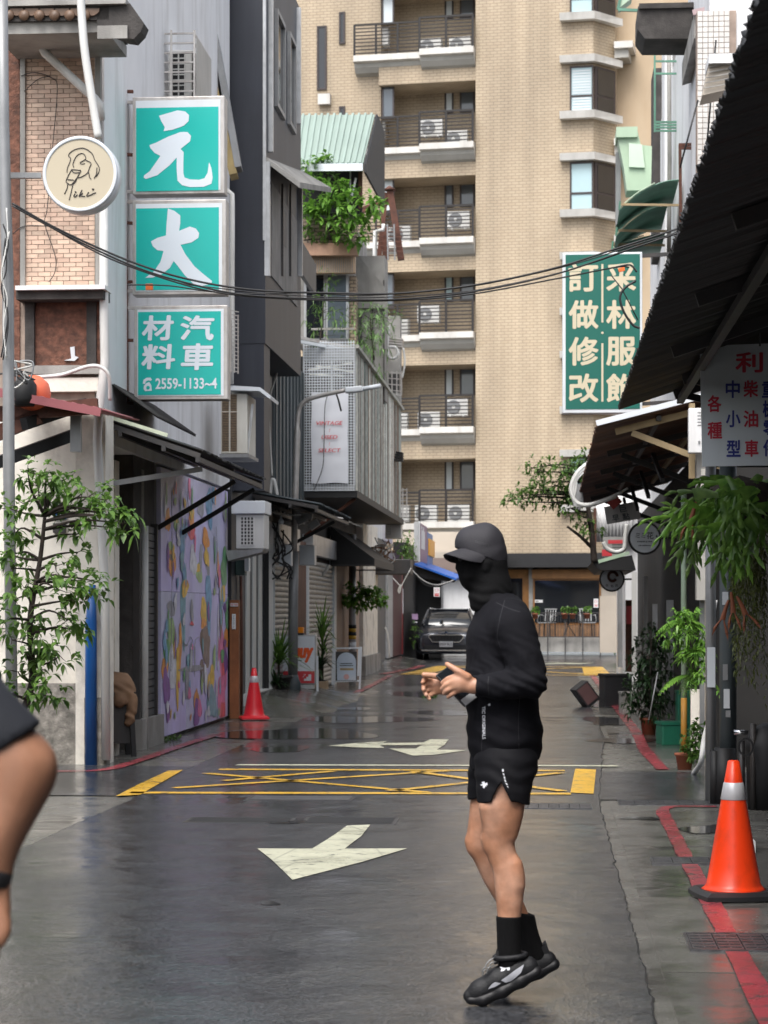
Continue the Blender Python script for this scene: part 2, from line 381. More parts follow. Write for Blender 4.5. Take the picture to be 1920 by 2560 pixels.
def strip(name, left, right, z, m, parent=None, kind='structure'):
    """a flat sheet between two polylines of (u, v)"""
    mb = MB(); vs = [S(u, v, z) for (u, v) in left]+[S(u, v, z) for (u, v) in right]; k = len(left)
    mb.add(vs, [(i, k+i, k+i+1, i+1) for i in range(k-1)])
    # make sure the faces look up
    o = mb.build(name, m, parent, kind=kind)
    if o.data.polygons[0].normal.z < 0: o.data.flip_normals()
    return o
rg = random.Random(5)
def rag(fu, v0, v1, step, a):
    out = []; v = v0; w = 0
    while v < v1:
        w = 0.75*w+rg.uniform(-a, a); out.append((fu(v)+w+0.5*a*math.sin(v*1.7), v)); v += step*rg.uniform(0.8, 1.2) if False else step
    return out
def edge_l(v): return -3.13 if v < 16 else (-3.13-0.10*min(1, (v-16)/3) if v < 30 else -3.25+0.0*v)
def edge_r(v): return 0.36+0.24*max(0, min(1, (v-16)/8))
lft = rag(edge_l, -6, 60, 0.05, 0.006); rgt = rag(edge_r, -6, 60, 0.05, 0.006)
strip('road', lft, rgt, 0.008, M_road)
# the dark ragged joint between tarmac and concrete, coloured as the edge step's shadow
M_edge_shade = mat('edge_shade', (0.012,0.012,0.012), 0.5, 0.2, 20)
for pl_e, sg_e in ((rgt, 1), (lft, -1)):
    strip('road_joint', [(u, v) for u, v in pl_e if v < 34], [(u+sg_e*(0.002+rg.uniform(0,0.009)), v) for u, v in pl_e if v < 34], 0.0072, M_edge_shade)
# the cross alley, both ways, and the far cross street
strip('road', [(-14,16.25),(-14,19.35)], [(-3.05,16.1),(-3.12,19.2)], 0.006, M_road)
strip('road', [(0.33,16.05),(0.33,18.9)], [(9,16.2),(9,18.9)], 0.006, M_road)
strip('road', [(-14,59.5),(-14,75)], [(16,59.5),(16,75)], 0.006, M_road)
strip('road', [(-3.9,50),(-6,59.6)], [(2.0,50),(2.3,59.6)], 0.006, M_road)
# concrete paving slabs with joints along the right edge
for i, (a, b) in enumerate([(3.0,5.4),(5.42,7.15),(7.17,8.4),(8.42,10.6),(10.62,12.9),(12.92,15.95)]):
    mb = MB(); mb.sbox(0.44, 2.3, a, b, -0.05, 0.003+0.002*(i % 2)); mb.build('paving_slab', M_pave if i % 2 else M_pave2, kind='structure')
for i, (a, b) in enumerate([(19.0,22.0),(22.02,25.5),(25.52,30),(30.02,36),(36.02,47)]):
    mb = MB(); mb.sbox(0.66, 2.2, a, b, -0.05, 0.003+0.002*(i % 2)); mb.build('paving_slab', M_pave2 if i % 2 else M_pave, kind='structure')
# the raised ramp in front of the white shutter
mb = MB(); nu, nv = 10, 24; vs = []
for j in range(nv+1):
    v = 28.4+8.6*j/nv; e = min(1, max(0, (v-28.4)/1.5))*min(1, max(0, (37-v)/2.5)); uw = -3.05-0.25*math.cos(j*0.7)*0.2
    for i in range(nu+1):
        t = i/nu; vs.append(S(-4.3+(uw+4.3)*t, v, 0.002+0.30*e*(1-t)**0.9))
mb.add(vs, [(j*(nu+1)+i, j*(nu+1)+i+1, (j+1)*(nu+1)+i+1, (j+1)*(nu+1)+i) for j in range(nv) for i in range(nu)], 0, True)
mb.build('pavement_ramp', M_pave2, kind='structure')
mb = MB(); vs = []
for j in range(nv+1):
    v = 50.0+9.5*j/nv; e = min(1, max(0, (v-50)/3))
    for i in range(nu+1):
        t = i/nu; vs.append(S(-5.4+2.0*t, v, 0.002+0.34*e*(1-t)**0.8))
mb.add(vs, [(j*(nu+1)+i, j*(nu+1)+i+1, (j+1)*(nu+1)+i+1, (j+1)*(nu+1)+i) for j in range(nv) for i in range(nu)], 0, True)
mb.build('pavement_ramp', M_pave2, kind='structure')

# painted markings
def poly(name, pts, z, m, uv=True, px=False):
    mb = MB(); vs = []
    for p in pts:
        if px: q = G(p[0], p[1]); vs.append((q.x, q.y, z))
        else: vs.append(S(p[0], p[1], z))
    from mathutils.geometry import tessellate_polygon
    tri = tessellate_polygon([[Vector(v) for v in vs]])
    fs = []
    for t in tri:
        a, b, c = (Vector(vs[i]) for i in t)
        fs.append(tuple(t) if (b-a).cross(c-a).z > 0 else tuple(reversed(t)))
    mb.add(vs, fs); return mb.build(name, m, kind='structure')
def seg(name, a, b, w, z, m, n=1):
    a, b = Vector(a), Vector(b); d = (b-a).normalized(); p = Vector((-d.y, d.x))*w/2
    return poly(name, [a+p, b+p, b-p, a-p], z, m)
ZM = 0.012
u0, u1, a0, a1 = -3.30, 0.40, 16.35, 18.75
poly('yellow_marking', [(289,1994),(345,1965),(420,1930),(458,1928),(430,1944),(363,1983),(352,1990)], ZM, M_yel, px=True)
poly('yellow_marking', [(1426,1985),(1484,1988),(1490,1927),(1438,1925)], ZM, M_yel, px=True)
seg('yellow_marking', (u0+0.05,a0-0.02), (u1-0.24,a0+0.14), 0.16, ZM, M_yel)
seg('yellow_marking', (u0+0.36,a1+0.04), (u1-0.27,a1+0.12), 0.15, ZM, M_yel)
for (a, b) in (((-2.98,16.75),(-0.9,18.75)), ((-2.98,18.3),(-0.95,16.5)), ((-1.25,16.6),(0.1,18.6)), ((-1.2,18.65),(0.1,16.7)), ((-2.7,17.5),(-1.9,18.62))):
    seg('yellow_marking', a, b, 0.10, ZM+0.003, M_yel)
poly('white_marking', [(-2.87,19.28),(0.62,19.42),(0.62,19.56),(-2.85,19.42)], ZM, M_wht)
# the two turning arrows
poly('white_marking', [(643,2126),(780,2126.5),(812,2107),(838,2090),(868,2068),(926,2066),(903,2095),(880,2112),(862,2126.5),(1018,2126),(905,2160),(731,2205),(680,2155)], ZM, M_wht, px=True)
poly('white_marking', [(822,1867),(880,1861),(970,1855),(955,1860),(1058,1859),(1076,1851),(1122,1851),(1112,1864),(1092,1877),(1170,1878),(1085,1890),(1032,1892),(972,1874),(1040,1874),(1055,1865),(950,1866),(962,1873),(890,1871)], ZM, M_wht, px=True)
# far box
seg('yellow_marking', (-3.35,47.3), (1.35,46.9), 0.22, ZM, M_yel); seg('yellow_marking', (-2.9,54.6), (1.3,54.0), 0.22, ZM, M_yel)
for (a, b) in (((-3.3,47.3),(1.2,53.9)), ((-2.8,54.4),(1.25,47))): seg('yellow_marking', a, b, 0.2, ZM+0.003, M_yel)
poly('yellow_marking', [(0.75,47),(1.35,46.9),(1.32,54),(0.8,54.1)], ZM, M_yel); poly('yellow_marking', [(-3.35,47.3),(-2.75,47.3),(-2.3,54.6),(-2.9,54.6)], ZM, M_yel)
poly('white_marking', [(-0.6,56.5),(0.2,58.0),(0.05,58.2),(1.2,57.6),(0.6,56.8),(0.4,57.2)], ZM, M_wht)
seg('white_marking', (-1.0,59), (1.2,58.8), 0.18, ZM, M_wht)
seg('yellow_marking', (-4,71.3), (2.6,70.0), 0.22, ZM, M_yel); seg('yellow_marking', (-4,72.2), (2.6,70.9), 0.22, ZM+0.004, M_yel)
# red no-parking lines
def redline(pts, w, brk=()):
    pts = catmull([Vector((p[0], p[1], 0)) for p in pts], 6); l = []; r = []
    for i, p in enumerate(pts):
        d = (pts[min(i+1,len(pts)-1)]-pts[max(i-1,0)]).normalized(); q = Vector((-d.y, d.x, 0))*(w/2+rg.uniform(-0.006,0.006))
        l.append((p.x+q.x, p.y+q.y)); r.append((p.x-q.x, p.y-q.y))
    return strip('red_marking', l, r, ZM, M_red)
redline([(0.77,3.2),(0.765,6),(0.77,8.9)], 0.10); redline([(0.77,9.42),(0.775,10.5),(0.775,11.95)], 0.095)
redline([(0.775,12.3),(0.785,14.3),(0.79,15.1),(0.86,15.45),(1.02,15.5),(1.2,15.5)], 0.09)
redline([(1.0,19.1),(0.96,22),(1.0,25),(0.98,30),(0.95,38),(0.93,47)], 0.12)
redline([(-4.6,18.45),(-4.0,18.6),(-3.88,19.6),(-3.85,22),(-3.8,24.2)], 0.12)
redline([(-3.40,32.2),(-3.35,35),(-3.38,40),(-3.5,46.5)], 0.13); redline([(-3.75,47.5),(-3.4,52),(-3.3,55)], 0.2)
redline([(-3.42,12.2),(-3.45,12.9),(-3.5,13.6)], 0.16)
# puddles lying on the tarmac
def puddle(u, v, ru, rv, seed):
    r = random.Random(seed); ph = [r.uniform(0, 6.28) for _ in range(6)]; mb = MB(); vs = [S(u, v, 0.0105)]
    for k in range(40):
        a = 2*math.pi*k/40; f = 1+sum(0.22/(i+1)*math.sin((i+2)*a+ph[i]) for i in range(5)); vs.append(S(u+ru*f*math.cos(a), v+rv*f*math.sin(a), 0.0105))
    mb.add(vs, [(0, 1+k, 1+(k+1) % 40) for k in range(40)]); return mb.build('puddle', M_water, kind='structure')
for i, q in enumerate([(-2.9,24.3,0.75,1.3),(-2.4,27.6,0.7,1.0),(-1.5,29.5,0.5,0.6),(-2.75,21.6,0.35,0.4),(0.75,27.5,0.26,1.2),(0.8,23.3,0.3,0.55),(0.72,33,0.25,1.8),
                       (-1.35,10.2,0.05,0.06),(0.62,14.6,0.14,0.10),(-2.3,36,0.4,1.2),(-2.9,30.7,0.3,0.5),(1.05,13.9,0.18,0.3),(-1.72,14.15,0.16,0.10)]): puddle(*q, i+3)

# drain gratings and covers set in the ground
def grating(u0, u1, v0, v1, nseg, bars, label, z=0.014):
    t = thing('drain_grating', label, 'grating', S((u0+u1)/2, (v0+v1)/2, 0), -TH, 'drain gratings')
    f = MB(); w = 0.012
    f.sbox(u0,u1,v0,v0+w,0,z).sbox(u0,u1,v1-w,v1,0,z).sbox(u0,u0+w,v0+w,v1-w,0,z).sbox(u1-w,u1,v0+w,v1-w,0,z)
    f.build('frame', M_iron, t)
    b = MB(); b.sbox(u0+w,u1-w,v0+w,v1-w,0.0,0.0095); b.build('pit', M_black, t)
    du = (u1-u0-2*w)/nseg
    for i in range(nseg):
        p = MB(); x = u0+w+du*i
        for k in range(bars):
            vv = v0+w+(v1-v0-2*w)*(k+0.15)/bars; p.sbox(x+0.004, x+du-0.004, vv, vv+(v1-v0-2*w)/bars*0.55, 0.0, z-0.001)
        for k in range(3): xx = x+0.004+(du-0.012)*k/2; p.sbox(xx, xx+0.005, v0+w, v1-w, 0.0, z-0.003)
        p.build('grate_panel', M_iron, t)
    return t
grating(0.58, 1.15, 8.92, 9.40, 5, 6, 'five-panel iron drain grating across the red line nearest the camera')
grating(0.57, 1.02, 11.98, 12.28, 4, 5, 'four-panel iron drain grating beside the orange cone base')
grating(0.50, 1.28, 15.62, 15.95, 7, 5, 'long drain grating where the side alley begins by the black post')
grating(-0.32, 0.30, 15.25, 15.62, 8, 5, 'worn drain grating in the road edge before the yellow box')
for (u0_, u1_, v0_, v1_, lb) in ((-2.27,-1.47,15.8,16.15,'square steel utility cover sunk in the road before the yellow box'),(-2.45,-1.72,14.1,14.42,'dark slot of a road trench beside the white arrow'),(-1.66,-1.02,14.05,14.5,'dark trench cover plate right behind the white arrow tail')):
    t = thing('road_cover', lb, 'cover', S((u0_+u1_)/2,(v0_+v1_)/2,0), -TH)
    MB().sbox(u0_,u1_,v0_,v1_,0,0.0100).build('rim', M_dgrey, t); MB().sbox(u0_+0.03,u1_-0.03,v0_+0.03,v1_-0.03,0,0.0125).build('plate', M_iron if 'square' in lb else M_black, t)
# ------------------------------------------------------------------ the tan tiled tower at the end of the street
def brickmat(name, c, c2, mortar, bw, rh, ms, dirt=0.6, var=0.13):
    m = bpy.data.materials.new(name); m.use_nodes = True; MATS[name] = m
    nt = m.node_tree; b = nt.nodes['Principled BSDF']; L = nt.links.new; b.inputs['Roughness'].default_value = 0.55
    tc = _n(nt, 'ShaderNodeTexCoord'); sp = _n(nt, 'ShaderNodeSeparateXYZ'); L(tc.outputs['Object'], sp.inputs[0])
    ad = _n(nt, 'ShaderNodeMath', operation='ADD'); L(sp.outputs[0], ad.inputs[0]); L(sp.outputs[1], ad.inputs[1])
    cb = _n(nt, 'ShaderNodeCombineXYZ'); L(ad.outputs[0], cb.inputs[0]); L(sp.outputs[2], cb.inputs[1])
    br = _n(nt, 'ShaderNodeTexBrick'); L(cb.outputs[0], br.inputs['Vector'])
    br.inputs['Color1'].default_value = (*c,1); br.inputs['Color2'].default_value = (*c2,1); br.inputs['Mortar'].default_value = (*mortar,1)
    br.inputs['Scale'].default_value = 1; br.inputs['Mortar Size'].default_value = ms; br.inputs['Mortar Smooth'].default_value = 0.3
    br.inputs['Brick Width'].default_value = bw; br.inputs['Row Height'].default_value = rh; br.inputs['Bias'].default_value = -0.2
    ns = _n(nt, 'ShaderNodeTexNoise'); ns.inputs['Scale'].default_value = 0.9; ns.inputs['Detail'].default_value = 7
    mp = _n(nt, 'ShaderNodeMapping'); mp.inputs['Scale'].default_value = (1.3,1.3,0.16); L(tc.outputs['Object'], mp.inputs['Vector']); L(mp.outputs[0], ns.inputs['Vector'])
    mr = _n(nt, 'ShaderNodeMapRange'); mr.inputs[1].default_value = 0.3; mr.inputs[2].default_value = 0.75; mr.inputs[3].default_value = 1+var; mr.inputs[4].default_value = 1-var-dirt*0.3; L(ns.outputs['Fac'], mr.inputs[0])
    mm = _n(nt, 'ShaderNodeMix', data_type='RGBA', blend_type='MULTIPLY'); mm.inputs[0].default_value = 1; L(br.outputs['Color'], mm.inputs[6]); L(mr.outputs[0], mm.inputs[7])
    L(mm.outputs[2], b.inputs['Base Color'])
    bp = _n(nt, 'ShaderNodeBump'); bp.inputs['Strength'].default_value = 0.5; bp.inputs['Distance'].default_value = 0.01; bp.invert = True; L(br.outputs['Fac'], bp.inputs['Height']); L(bp.outputs[0], b.inputs['Normal'])
    return m
M_tan  = brickmat('tan_tiles', (0.455,0.365,0.255), (0.425,0.335,0.23), (0.275,0.215,0.15), 0.24, 0.098, 0.011)
M_tanp = mat('tan_render', (0.46,0.355,0.24), 0.7, 0.08, 0.8, dirt=0.3, dirtc=(0.36,0.23,0.12), dscale=(1.5,1.5,0.3))
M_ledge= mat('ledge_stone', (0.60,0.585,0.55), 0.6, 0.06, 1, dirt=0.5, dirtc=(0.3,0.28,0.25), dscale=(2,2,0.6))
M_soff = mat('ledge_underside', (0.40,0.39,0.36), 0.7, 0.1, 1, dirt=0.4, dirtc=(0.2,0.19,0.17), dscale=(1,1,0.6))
M_wfr  = mat('window_frame_brown', (0.04,0.03,0.03), 0.45, 0.1, 3)
M_wgl  = mat('window_glass', (0.10,0.12,0.14), 0.08, 0.15, 0.6, spec=0.7)
M_blind= mat('white_blind', (0.55,0.60,0.62), 0.35, 0.06, 1)
M_blue = mat('window_blind_blue', (0.38,0.52,0.55), 0.35, 0.06, 1)
M_acw  = mat('ac_white', (0.56,0.56,0.545), 0.45, 0.05, 2, dirt=0.3, dirtc=(0.4,0.37,0.32), dscale=(3,3,1))
M_acg  = mat('ac_grille', (0.17,0.175,0.18), 0.5, 0.15, 6)

TA = R(12); TC = P(1189, HY, 70.0); TC.z = 0
te = Vector((math.cos(TA), -math.sin(TA), 0)); tn = Vector((-math.sin(TA), -math.cos(TA), 0))
def Ts(px, d=0.0):
    t = (px-CX)/FP; q = TC+tn*d
    return (t*q.y-q.x)/(te.x-t*te.y)
def Tz(py, s, d=0.0):
    Y = (TC+tn*d+te*s).y; return CH-(py-HY)/FP*Y
def TW(s, d, z): return TC+te*s+tn*d+EZ*z
def tb(mb, s0, s1, d0, d1, z0, z1, mi=0):
    vs = [TW(s, d, z) for z in (z0, z1) for (s, d) in ((s0,d1),(s1,d1),(s1,d0),(s0,d0))]
    return mb.add(vs, [(0,3,2,1),(4,5,6,7),(0,1,5,4),(1,2,6,5),(2,3,7,6),(3,0,4,7)], mi)
tower = thing('apartment_tower', 'tall tan tiled apartment tower closing the end of the street', 'building', TC, -TA)
Z0 = [Tz(128+236*k, -1.04) for k in range(-1, 6)]       # balcony floors, topmost first
ZTOP = Z0[0]+6
sR = Ts(1483); sB = Ts(945)
m = MB(); tb(m, 0, sR, -6, 0, 3.26, ZTOP); m.build('wall', M_tan, tower)
m = MB()                                             # the angled corner right of the pier
vs = [TW(s, d, z) for z in (3.26, ZTOP) for (s, d) in ((sR,0),(sR+0.62,-0.9),(sR+0.62,-6),(sR,-6))]
m.add(vs, [(0,3,2,1),(4,5,6,7),(0,1,5,4),(1,2,6,5),(2,3,7,6)]); m.build('wall', M_tan, tower)
m = MB(); tb(m, sR+0.62, sR+9, -6, -1.6, 0, ZTOP); m.build('wall', M_tanp, tower)
m = MB(); tb(m, -9, sB, -6, -0.45, 0, ZTOP); m.build('wall', M_tan, tower)
m = MB(); tb(m, sB, 0, -6, -1.7, 0, ZTOP); m.build('wall', M_tan, tower)
# fascia beams over each recess
for z in Z0:
    m = MB(); tb(m, sB, 0, -1.7, -0.12, z-0.98, z-0.06); m.build('beam', M_tan, tower)
# balconies
def rail(bal, s0, s1, d, z0, z1, nb=9, ends=True):
    m = MB(); m.bar(TW(s0, d, 0), TW(s1, d, 0), 0.025, 0.025); src = None
    for k in range(nb):
        z = z0+0.08+(z1-z0-0.08)*k/(nb-1); w = 0.06 if k == nb-1 else 0.033
        if src is None or k == nb-1:
            mm = MB(); mm.bar(TW(s0, d, z), TW(s1, d, z), w, w); o = mm.build('rail_bar', M_brown, bal)
            if src is None: src = o; zs = z
        else:
            o = bpy.data.objects.new('rail_bar', src.data); col.objects.link(o); o.parent = bal; o.location = (0, 0, z-zs)
    n = max(2, int((s1-s0)/0.95)+1); src = None
    for k in range(n+1):
        s = s0+(s1-s0)*k/n; w = 0.075
        if src is None:
            mm = MB(); mm.bar(TW(s, d+0.03, z0), TW(s, d+0.03, z1), w, w); src = mm.build('rail_post', M_brown, bal); ss = s
        else:
            o = bpy.data.objects.new('rail_post', src.data); col.objects.link(o); o.parent = bal; o.location = (s-ss, 0, 0)
ORD = ['topmost', 'second highest', 'third highest', 'fourth highest', 'fifth highest', 'lowest']
def ac_unit(w=0.74, h=0.56, dep=0.3):
    t = thing('air_conditioner', 'outdoor air conditioner', 'air conditioner', (0,0,0), 0, 'air conditioners on the tower balconies')
    m = MB(); m.box((0,0,h/2+0.03), w, dep, h); m.box((-w*0.3,0,0.015),0.06,dep,0.03); m.box((w*0.3,0,0.015),0.06,dep,0.03); m.build('case', M_acw, t, local=True)
    m = MB(); c = Vector((-w*0.14, -dep/2-0.004, h/2+0.03)); m.lathe(c, [(h*0.40,0),(h*0.42,0.012),(h*0.40,0.02)], 22, Vector((0,-1,0))); f = m.build('fan_grille', M_acg, t, local=True)
    m = MB(); m.lathe(c+Vector((0,-0.021,0)), [(h*0.10,0),(h*0.09,0.01)], 14, Vector((0,-1,0))); m.build('fan_hub', M_acw, f, local=True)
    return t
AC0 = ac_unit(); ac_first = True
for k, z in enumerate(Z0[1:]):
    bal = MB(); sL = Ts(883, 0.1); sM = Ts(1050, 0.2)
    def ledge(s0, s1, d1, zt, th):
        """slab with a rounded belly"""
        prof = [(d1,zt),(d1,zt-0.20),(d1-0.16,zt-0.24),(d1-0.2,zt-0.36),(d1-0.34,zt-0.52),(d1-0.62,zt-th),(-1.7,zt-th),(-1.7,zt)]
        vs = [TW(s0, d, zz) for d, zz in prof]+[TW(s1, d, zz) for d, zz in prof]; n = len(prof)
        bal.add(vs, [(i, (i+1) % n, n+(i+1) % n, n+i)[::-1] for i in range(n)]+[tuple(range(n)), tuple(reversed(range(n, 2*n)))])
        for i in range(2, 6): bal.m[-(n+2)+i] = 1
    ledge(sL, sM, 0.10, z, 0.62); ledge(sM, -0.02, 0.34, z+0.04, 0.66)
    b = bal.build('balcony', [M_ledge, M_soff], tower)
    rail(b, sL+0.03, sM-0.05, 0.02, z, z+1.02); rail(b, sM, -0.05, 0.25, z+0.04, z+1.08)
    nn = 0
    rs = random.Random(k*7+2)
    for s in (Ts(925), Ts(985), Ts(1062), Ts(1140)):
        if rs.random() < 0.1: continue
        lb = 'white air conditioner %s from the left on the %s balcony of the tower' % (['first','second','third','fourth'][nn], ORD[k]); nn += 1
        loc = TW(s+rs.uniform(-0.12,0.12), -0.8, z+(0.42 if rs.random() < 0.25 else 0.0)+0.045)
        if ac_first: AC0.location = loc; AC0.rotation_euler = (0,0,-TA); AC0['label'] = lb; ac_first = False
        else: dup(AC0, loc, -TA+rs.uniform(-0.1,0.1), lb)
# windows: dark brown frame, pane and a half-drawn blind
def twin(px0, px1, py0, py1, d, pm, split=None, name='window', blind=None):
    s0, s1 = Ts(px0, d), Ts(px1, d); z1, z0 = Tz(py0, (s0+s1)/2, d), Tz(py1, (s0+s1)/2, d); f = 0.055
    m = MB(); tb(m, s0, s1, d, d+0.05, z1-f, z1); tb(m, s0, s1, d, d+0.05, z0, z0+f); tb(m, s0, s0+f, d, d+0.05, z0+f, z1-f); tb(m, s1-f, s1, d, d+0.05, z0+f, z1-f)
    if split: tb(m, s0+f, s1-f, d, d+0.05, z0+(z1-z0)*split-0.03, z0+(z1-z0)*split+0.03)
    w = m.build(name, M_wfr, tower)
    m = MB(); tb(m, s0+f, s1-f, d, d+0.02, z0+f, z1-f); m.build('pane', pm, w)
    if blind:
        n = int((z1-z0-2*f)/0.09); sl = None
        for i in range(n):
            z = z0+f+0.02+i*0.09
            m = MB(); tb(m, s0+f+0.03, s1-f-0.03, d+0.022, d+0.034, z, z+0.06); m.build('slat', M_blind, w)
    return w
for k in range(-1, 5):
    o = 236*k
    twin(955, 986, 205+o, 298+o, -0.44, M_blind if k % 2 else M_wgl)
    twin(1112, 1134, 200+o, 283+o, -1.69, [M_blind,M_blind,M_wgl,M_blue,M_blind,M_blind][k+1])
    twin(1150, 1187, 198+o, 281+o, -1.69, M_wgl)
for k in range(0, 3):
    o = 236*k-20
    twin(848, 863, 50+o, 130+o, -0.44, M_glass); twin(793, 817, 85+o, 245+o, -0.44, M_glass)
    m = MB(); s0, s1 = Ts(790), Ts(820); z = Tz(250+o, s0); tb(m, s0, s1, -0.45, -0.25, z-0.35, z); m.build('sill', M_ledge, tower)
for k, (hy, wy0, wy1, sy) in enumerate([(-106,-80,38,38),(140,165,282,283),(384,405,527,528),(630,651,770,772),(876,897,1015,1018),(1122,1143,1260,1263)]):
    for (yy, hh) in ((hy+4, 17), (sy, 18)):
        m = MB(); s0, s1 = Ts(1402), Ts(1483); z1, z0 = Tz(yy, s0), Tz(yy+hh, s0)
        prof = [(s0,0.0),(s0,0.26),(sR+0.08,0.26),(sR+0.88,-0.84),(sR+0.62,-0.98),(sR,0.0)]
        n = len(prof); vs = [TW(a, d, z0) for a, d in prof]+[TW(a, d+(0.06 if i in (1,2) else 0), z1) for i, (a, d) in enumerate(prof)]
        m.add(vs, [(i, (i+1) % n, n+(i+1) % n, n+i) for i in range(n)]+[tuple(reversed(range(n))), tuple(range(n, 2*n))]); m.build('sill', M_ledge, tower)
    twin(1425, 1484, wy0, wy1, 0.01, M_blue, 0.36, blind=(k == 1))
    # the pane turned round the corner
    z1, z0 = Tz(wy0, sR), Tz(wy1, sR); a = TW(sR+0.03, 0.0, 0); b_ = TW(sR+0.6, -0.86, 0); ex = (b_-a).normalized(); ey = Vector((-ex.y, ex.x, 0))
    if ey.y > 0: ey = -ey
    m = MB(); L_ = (b_-a).length; m.box((a+b_)/2+ey*0.03+EZ*((z0+z1)/2), L_, 0.05, z1-z0, (ex, -ey, EZ)); w = m.build('window', M_wfr, tower)
    for (f0, f1) in ((0.05,0.35),(0.40,0.95)):
        m = MB(); m.box((a+b_)/2+ey*0.06+EZ*(z0+(z1-z0)*(f0+f1)/2), L_*0.8, 0.02, (z1-z0)*(f1-f0), (ex, -ey, EZ)); m.build('pane', M_glass, w)
for yy in (92, 336, 580, 826):        # rounded ledges on the rendered wall to the right
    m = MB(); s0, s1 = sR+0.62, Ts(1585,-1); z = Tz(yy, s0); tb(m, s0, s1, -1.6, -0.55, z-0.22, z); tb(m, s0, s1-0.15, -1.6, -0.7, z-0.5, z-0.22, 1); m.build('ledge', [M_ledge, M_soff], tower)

# ------------------------------------------------------------------ the café on the ground floor
M_orng = mat('orange_wood', (0.34,0.16,0.05), 0.5, 0.2, 4, dirt=0.3, dirtc=(0.15,0.06,0.02), dscale=(6,6,1))
M_beige= mat('beige_render', (0.42,0.37,0.31), 0.7, 0.1, 1)
cafe = thing('cafe_front', 'timber cafe front with wide dark window under a black canopy', 'cafe', TW(2.5,0,0), -TA)
def cb(name, px0, px1, py0, py1, d0, d1, mt, parent=cafe):
    s0, s1 = Ts(px0, d1), Ts(px1, d1); z1, z0 = Tz(py0, s0, d1), Tz(py1, s0, d1)
    m = MB(); tb(m, s0, s1, d0, d1, z0, z1); return m.build(name, mt, parent)
cb('canopy', 1160, 1560, 1384, 1419, -1.5, 0.6, M_black)
cb('back_wall', 1230, 1490, 1419, 1600, -1.5, -0.4, M_beige)
cb('beam', 1330, 1502, 1424, 1447, -0.4, 0.05, M_orng)
dr = cb('door', 1262, 1322, 1424, 1592, -0.4, -0.1, M_orng); cb('pane', 1271, 1306, 1446, 1580, -0.1, -0.06, M_glass, dr)
wd = cb('window', 1333, 1502, 1448, 1562, -0.4, -0.02, M_orng); cb('pane', 1337, 1498, 1451, 1556, -0.02, 0.02, M_glass, wd)
cb('post', 1322, 1332, 1419, 1592, -0.4, 0.03, M_conc); cb('lower_panel', 1320, 1502, 1563, 1592, -0.4, 0.02, M_wood)
cb('side_wall', 1503, 1560, 1419, 1592, -1.5, -0.05, M_beige)
cb('plinth', 1240, 1560, 1592, 1629, -0.4, 1.2, M_conc)
M_nos = mat('notice_white', (0.7,0.7,0.7), 0.4, 0.03); M_nred = mat('notice_red', (0.55,0.05,0.06), 0.4, 0.03)
# a notice and an opening-hours sticker on the glass
def notice(px, py, w, h, d, label, ring=True):
    s = Ts(px, d); c = TW(s, d, Tz(py, s, d)); t = thing('notice', label, 'notice', c, -TA)
    m = MB(); m.box(c, w, 0.01, h, (te, -tn, EZ)); m.build('board', M_nos, t)
    m = MB()
    if ring:
        for k in range(20):
            a, b = 2*math.pi*k/20, 2*math.pi*(k+1)/20; r = w*0.3; o = c+EZ*h*0.2+tn*0.008
            m.bar(o+te*r*math.cos(a)+EZ*r*math.sin(a), o+te*r*math.cos(b)+EZ*r*math.sin(b), 0.02*w/0.4, 0.004)
        m.bar(o-te*w*0.2+EZ*w*0.2, o+te*w*0.2-EZ*w*0.2, 0.02*w/0.4, 0.004)
        for k in range(2): m.box(c-EZ*h*(0.2+0.13*k)+tn*0.007, w*0.7, 0.004, h*0.06, (te, -tn, EZ))
    else: m.box(c+tn*0.007-te*w*0.2, w*0.4, 0.004, h*0.3, (te, -tn, EZ))
    m.build('print', M_nred if ring else M_dgrey, t)
notice(1490, 1508, 0.15, 0.29, 0.03, 'white no-smoking notice with red ring on the cafe window')
notice(1347, 1503, 0.26, 0.09, 0.03, 'small white sticker at the lower corner of the cafe window', False)
# the railing round the cafe terrace
fe = thing('terrace_railing', 'thin black iron railing in front of the cafe terrace', 'railing', TW(2.5,1.3,0), -TA)
D = 1.35; s0, s1 = Ts(1326, D), Ts(1545, D); zb, zt, zp = Tz(1592, 2.5, D), Tz(1532, 2.5, D), Tz(1624, 2.5, D)
for z in (zt, zb): m = MB(); m.bar(TW(s0,D,z), TW(s1,D,z), 0.03); m.build('rail', M_dgrey, fe)
for k in range(6): s = s0+(s1-s0)*k/5; m = MB(); m.bar(TW(s,D,0), TW(s,D,zt+0.05), 0.035); m.build('post', M_dgrey, fe)
for k in range(30): s = s0+(s1-s0)*(k+0.5)/30; m = MB(); m.bar(TW(s,D,zb), TW(s,D,zt), 0.012); m.build('baluster', M_dgrey, fe)
M_chair = mat('cafe_chair', (0.38,0.38,0.38), 0.4, 0.05, metal=0.3)
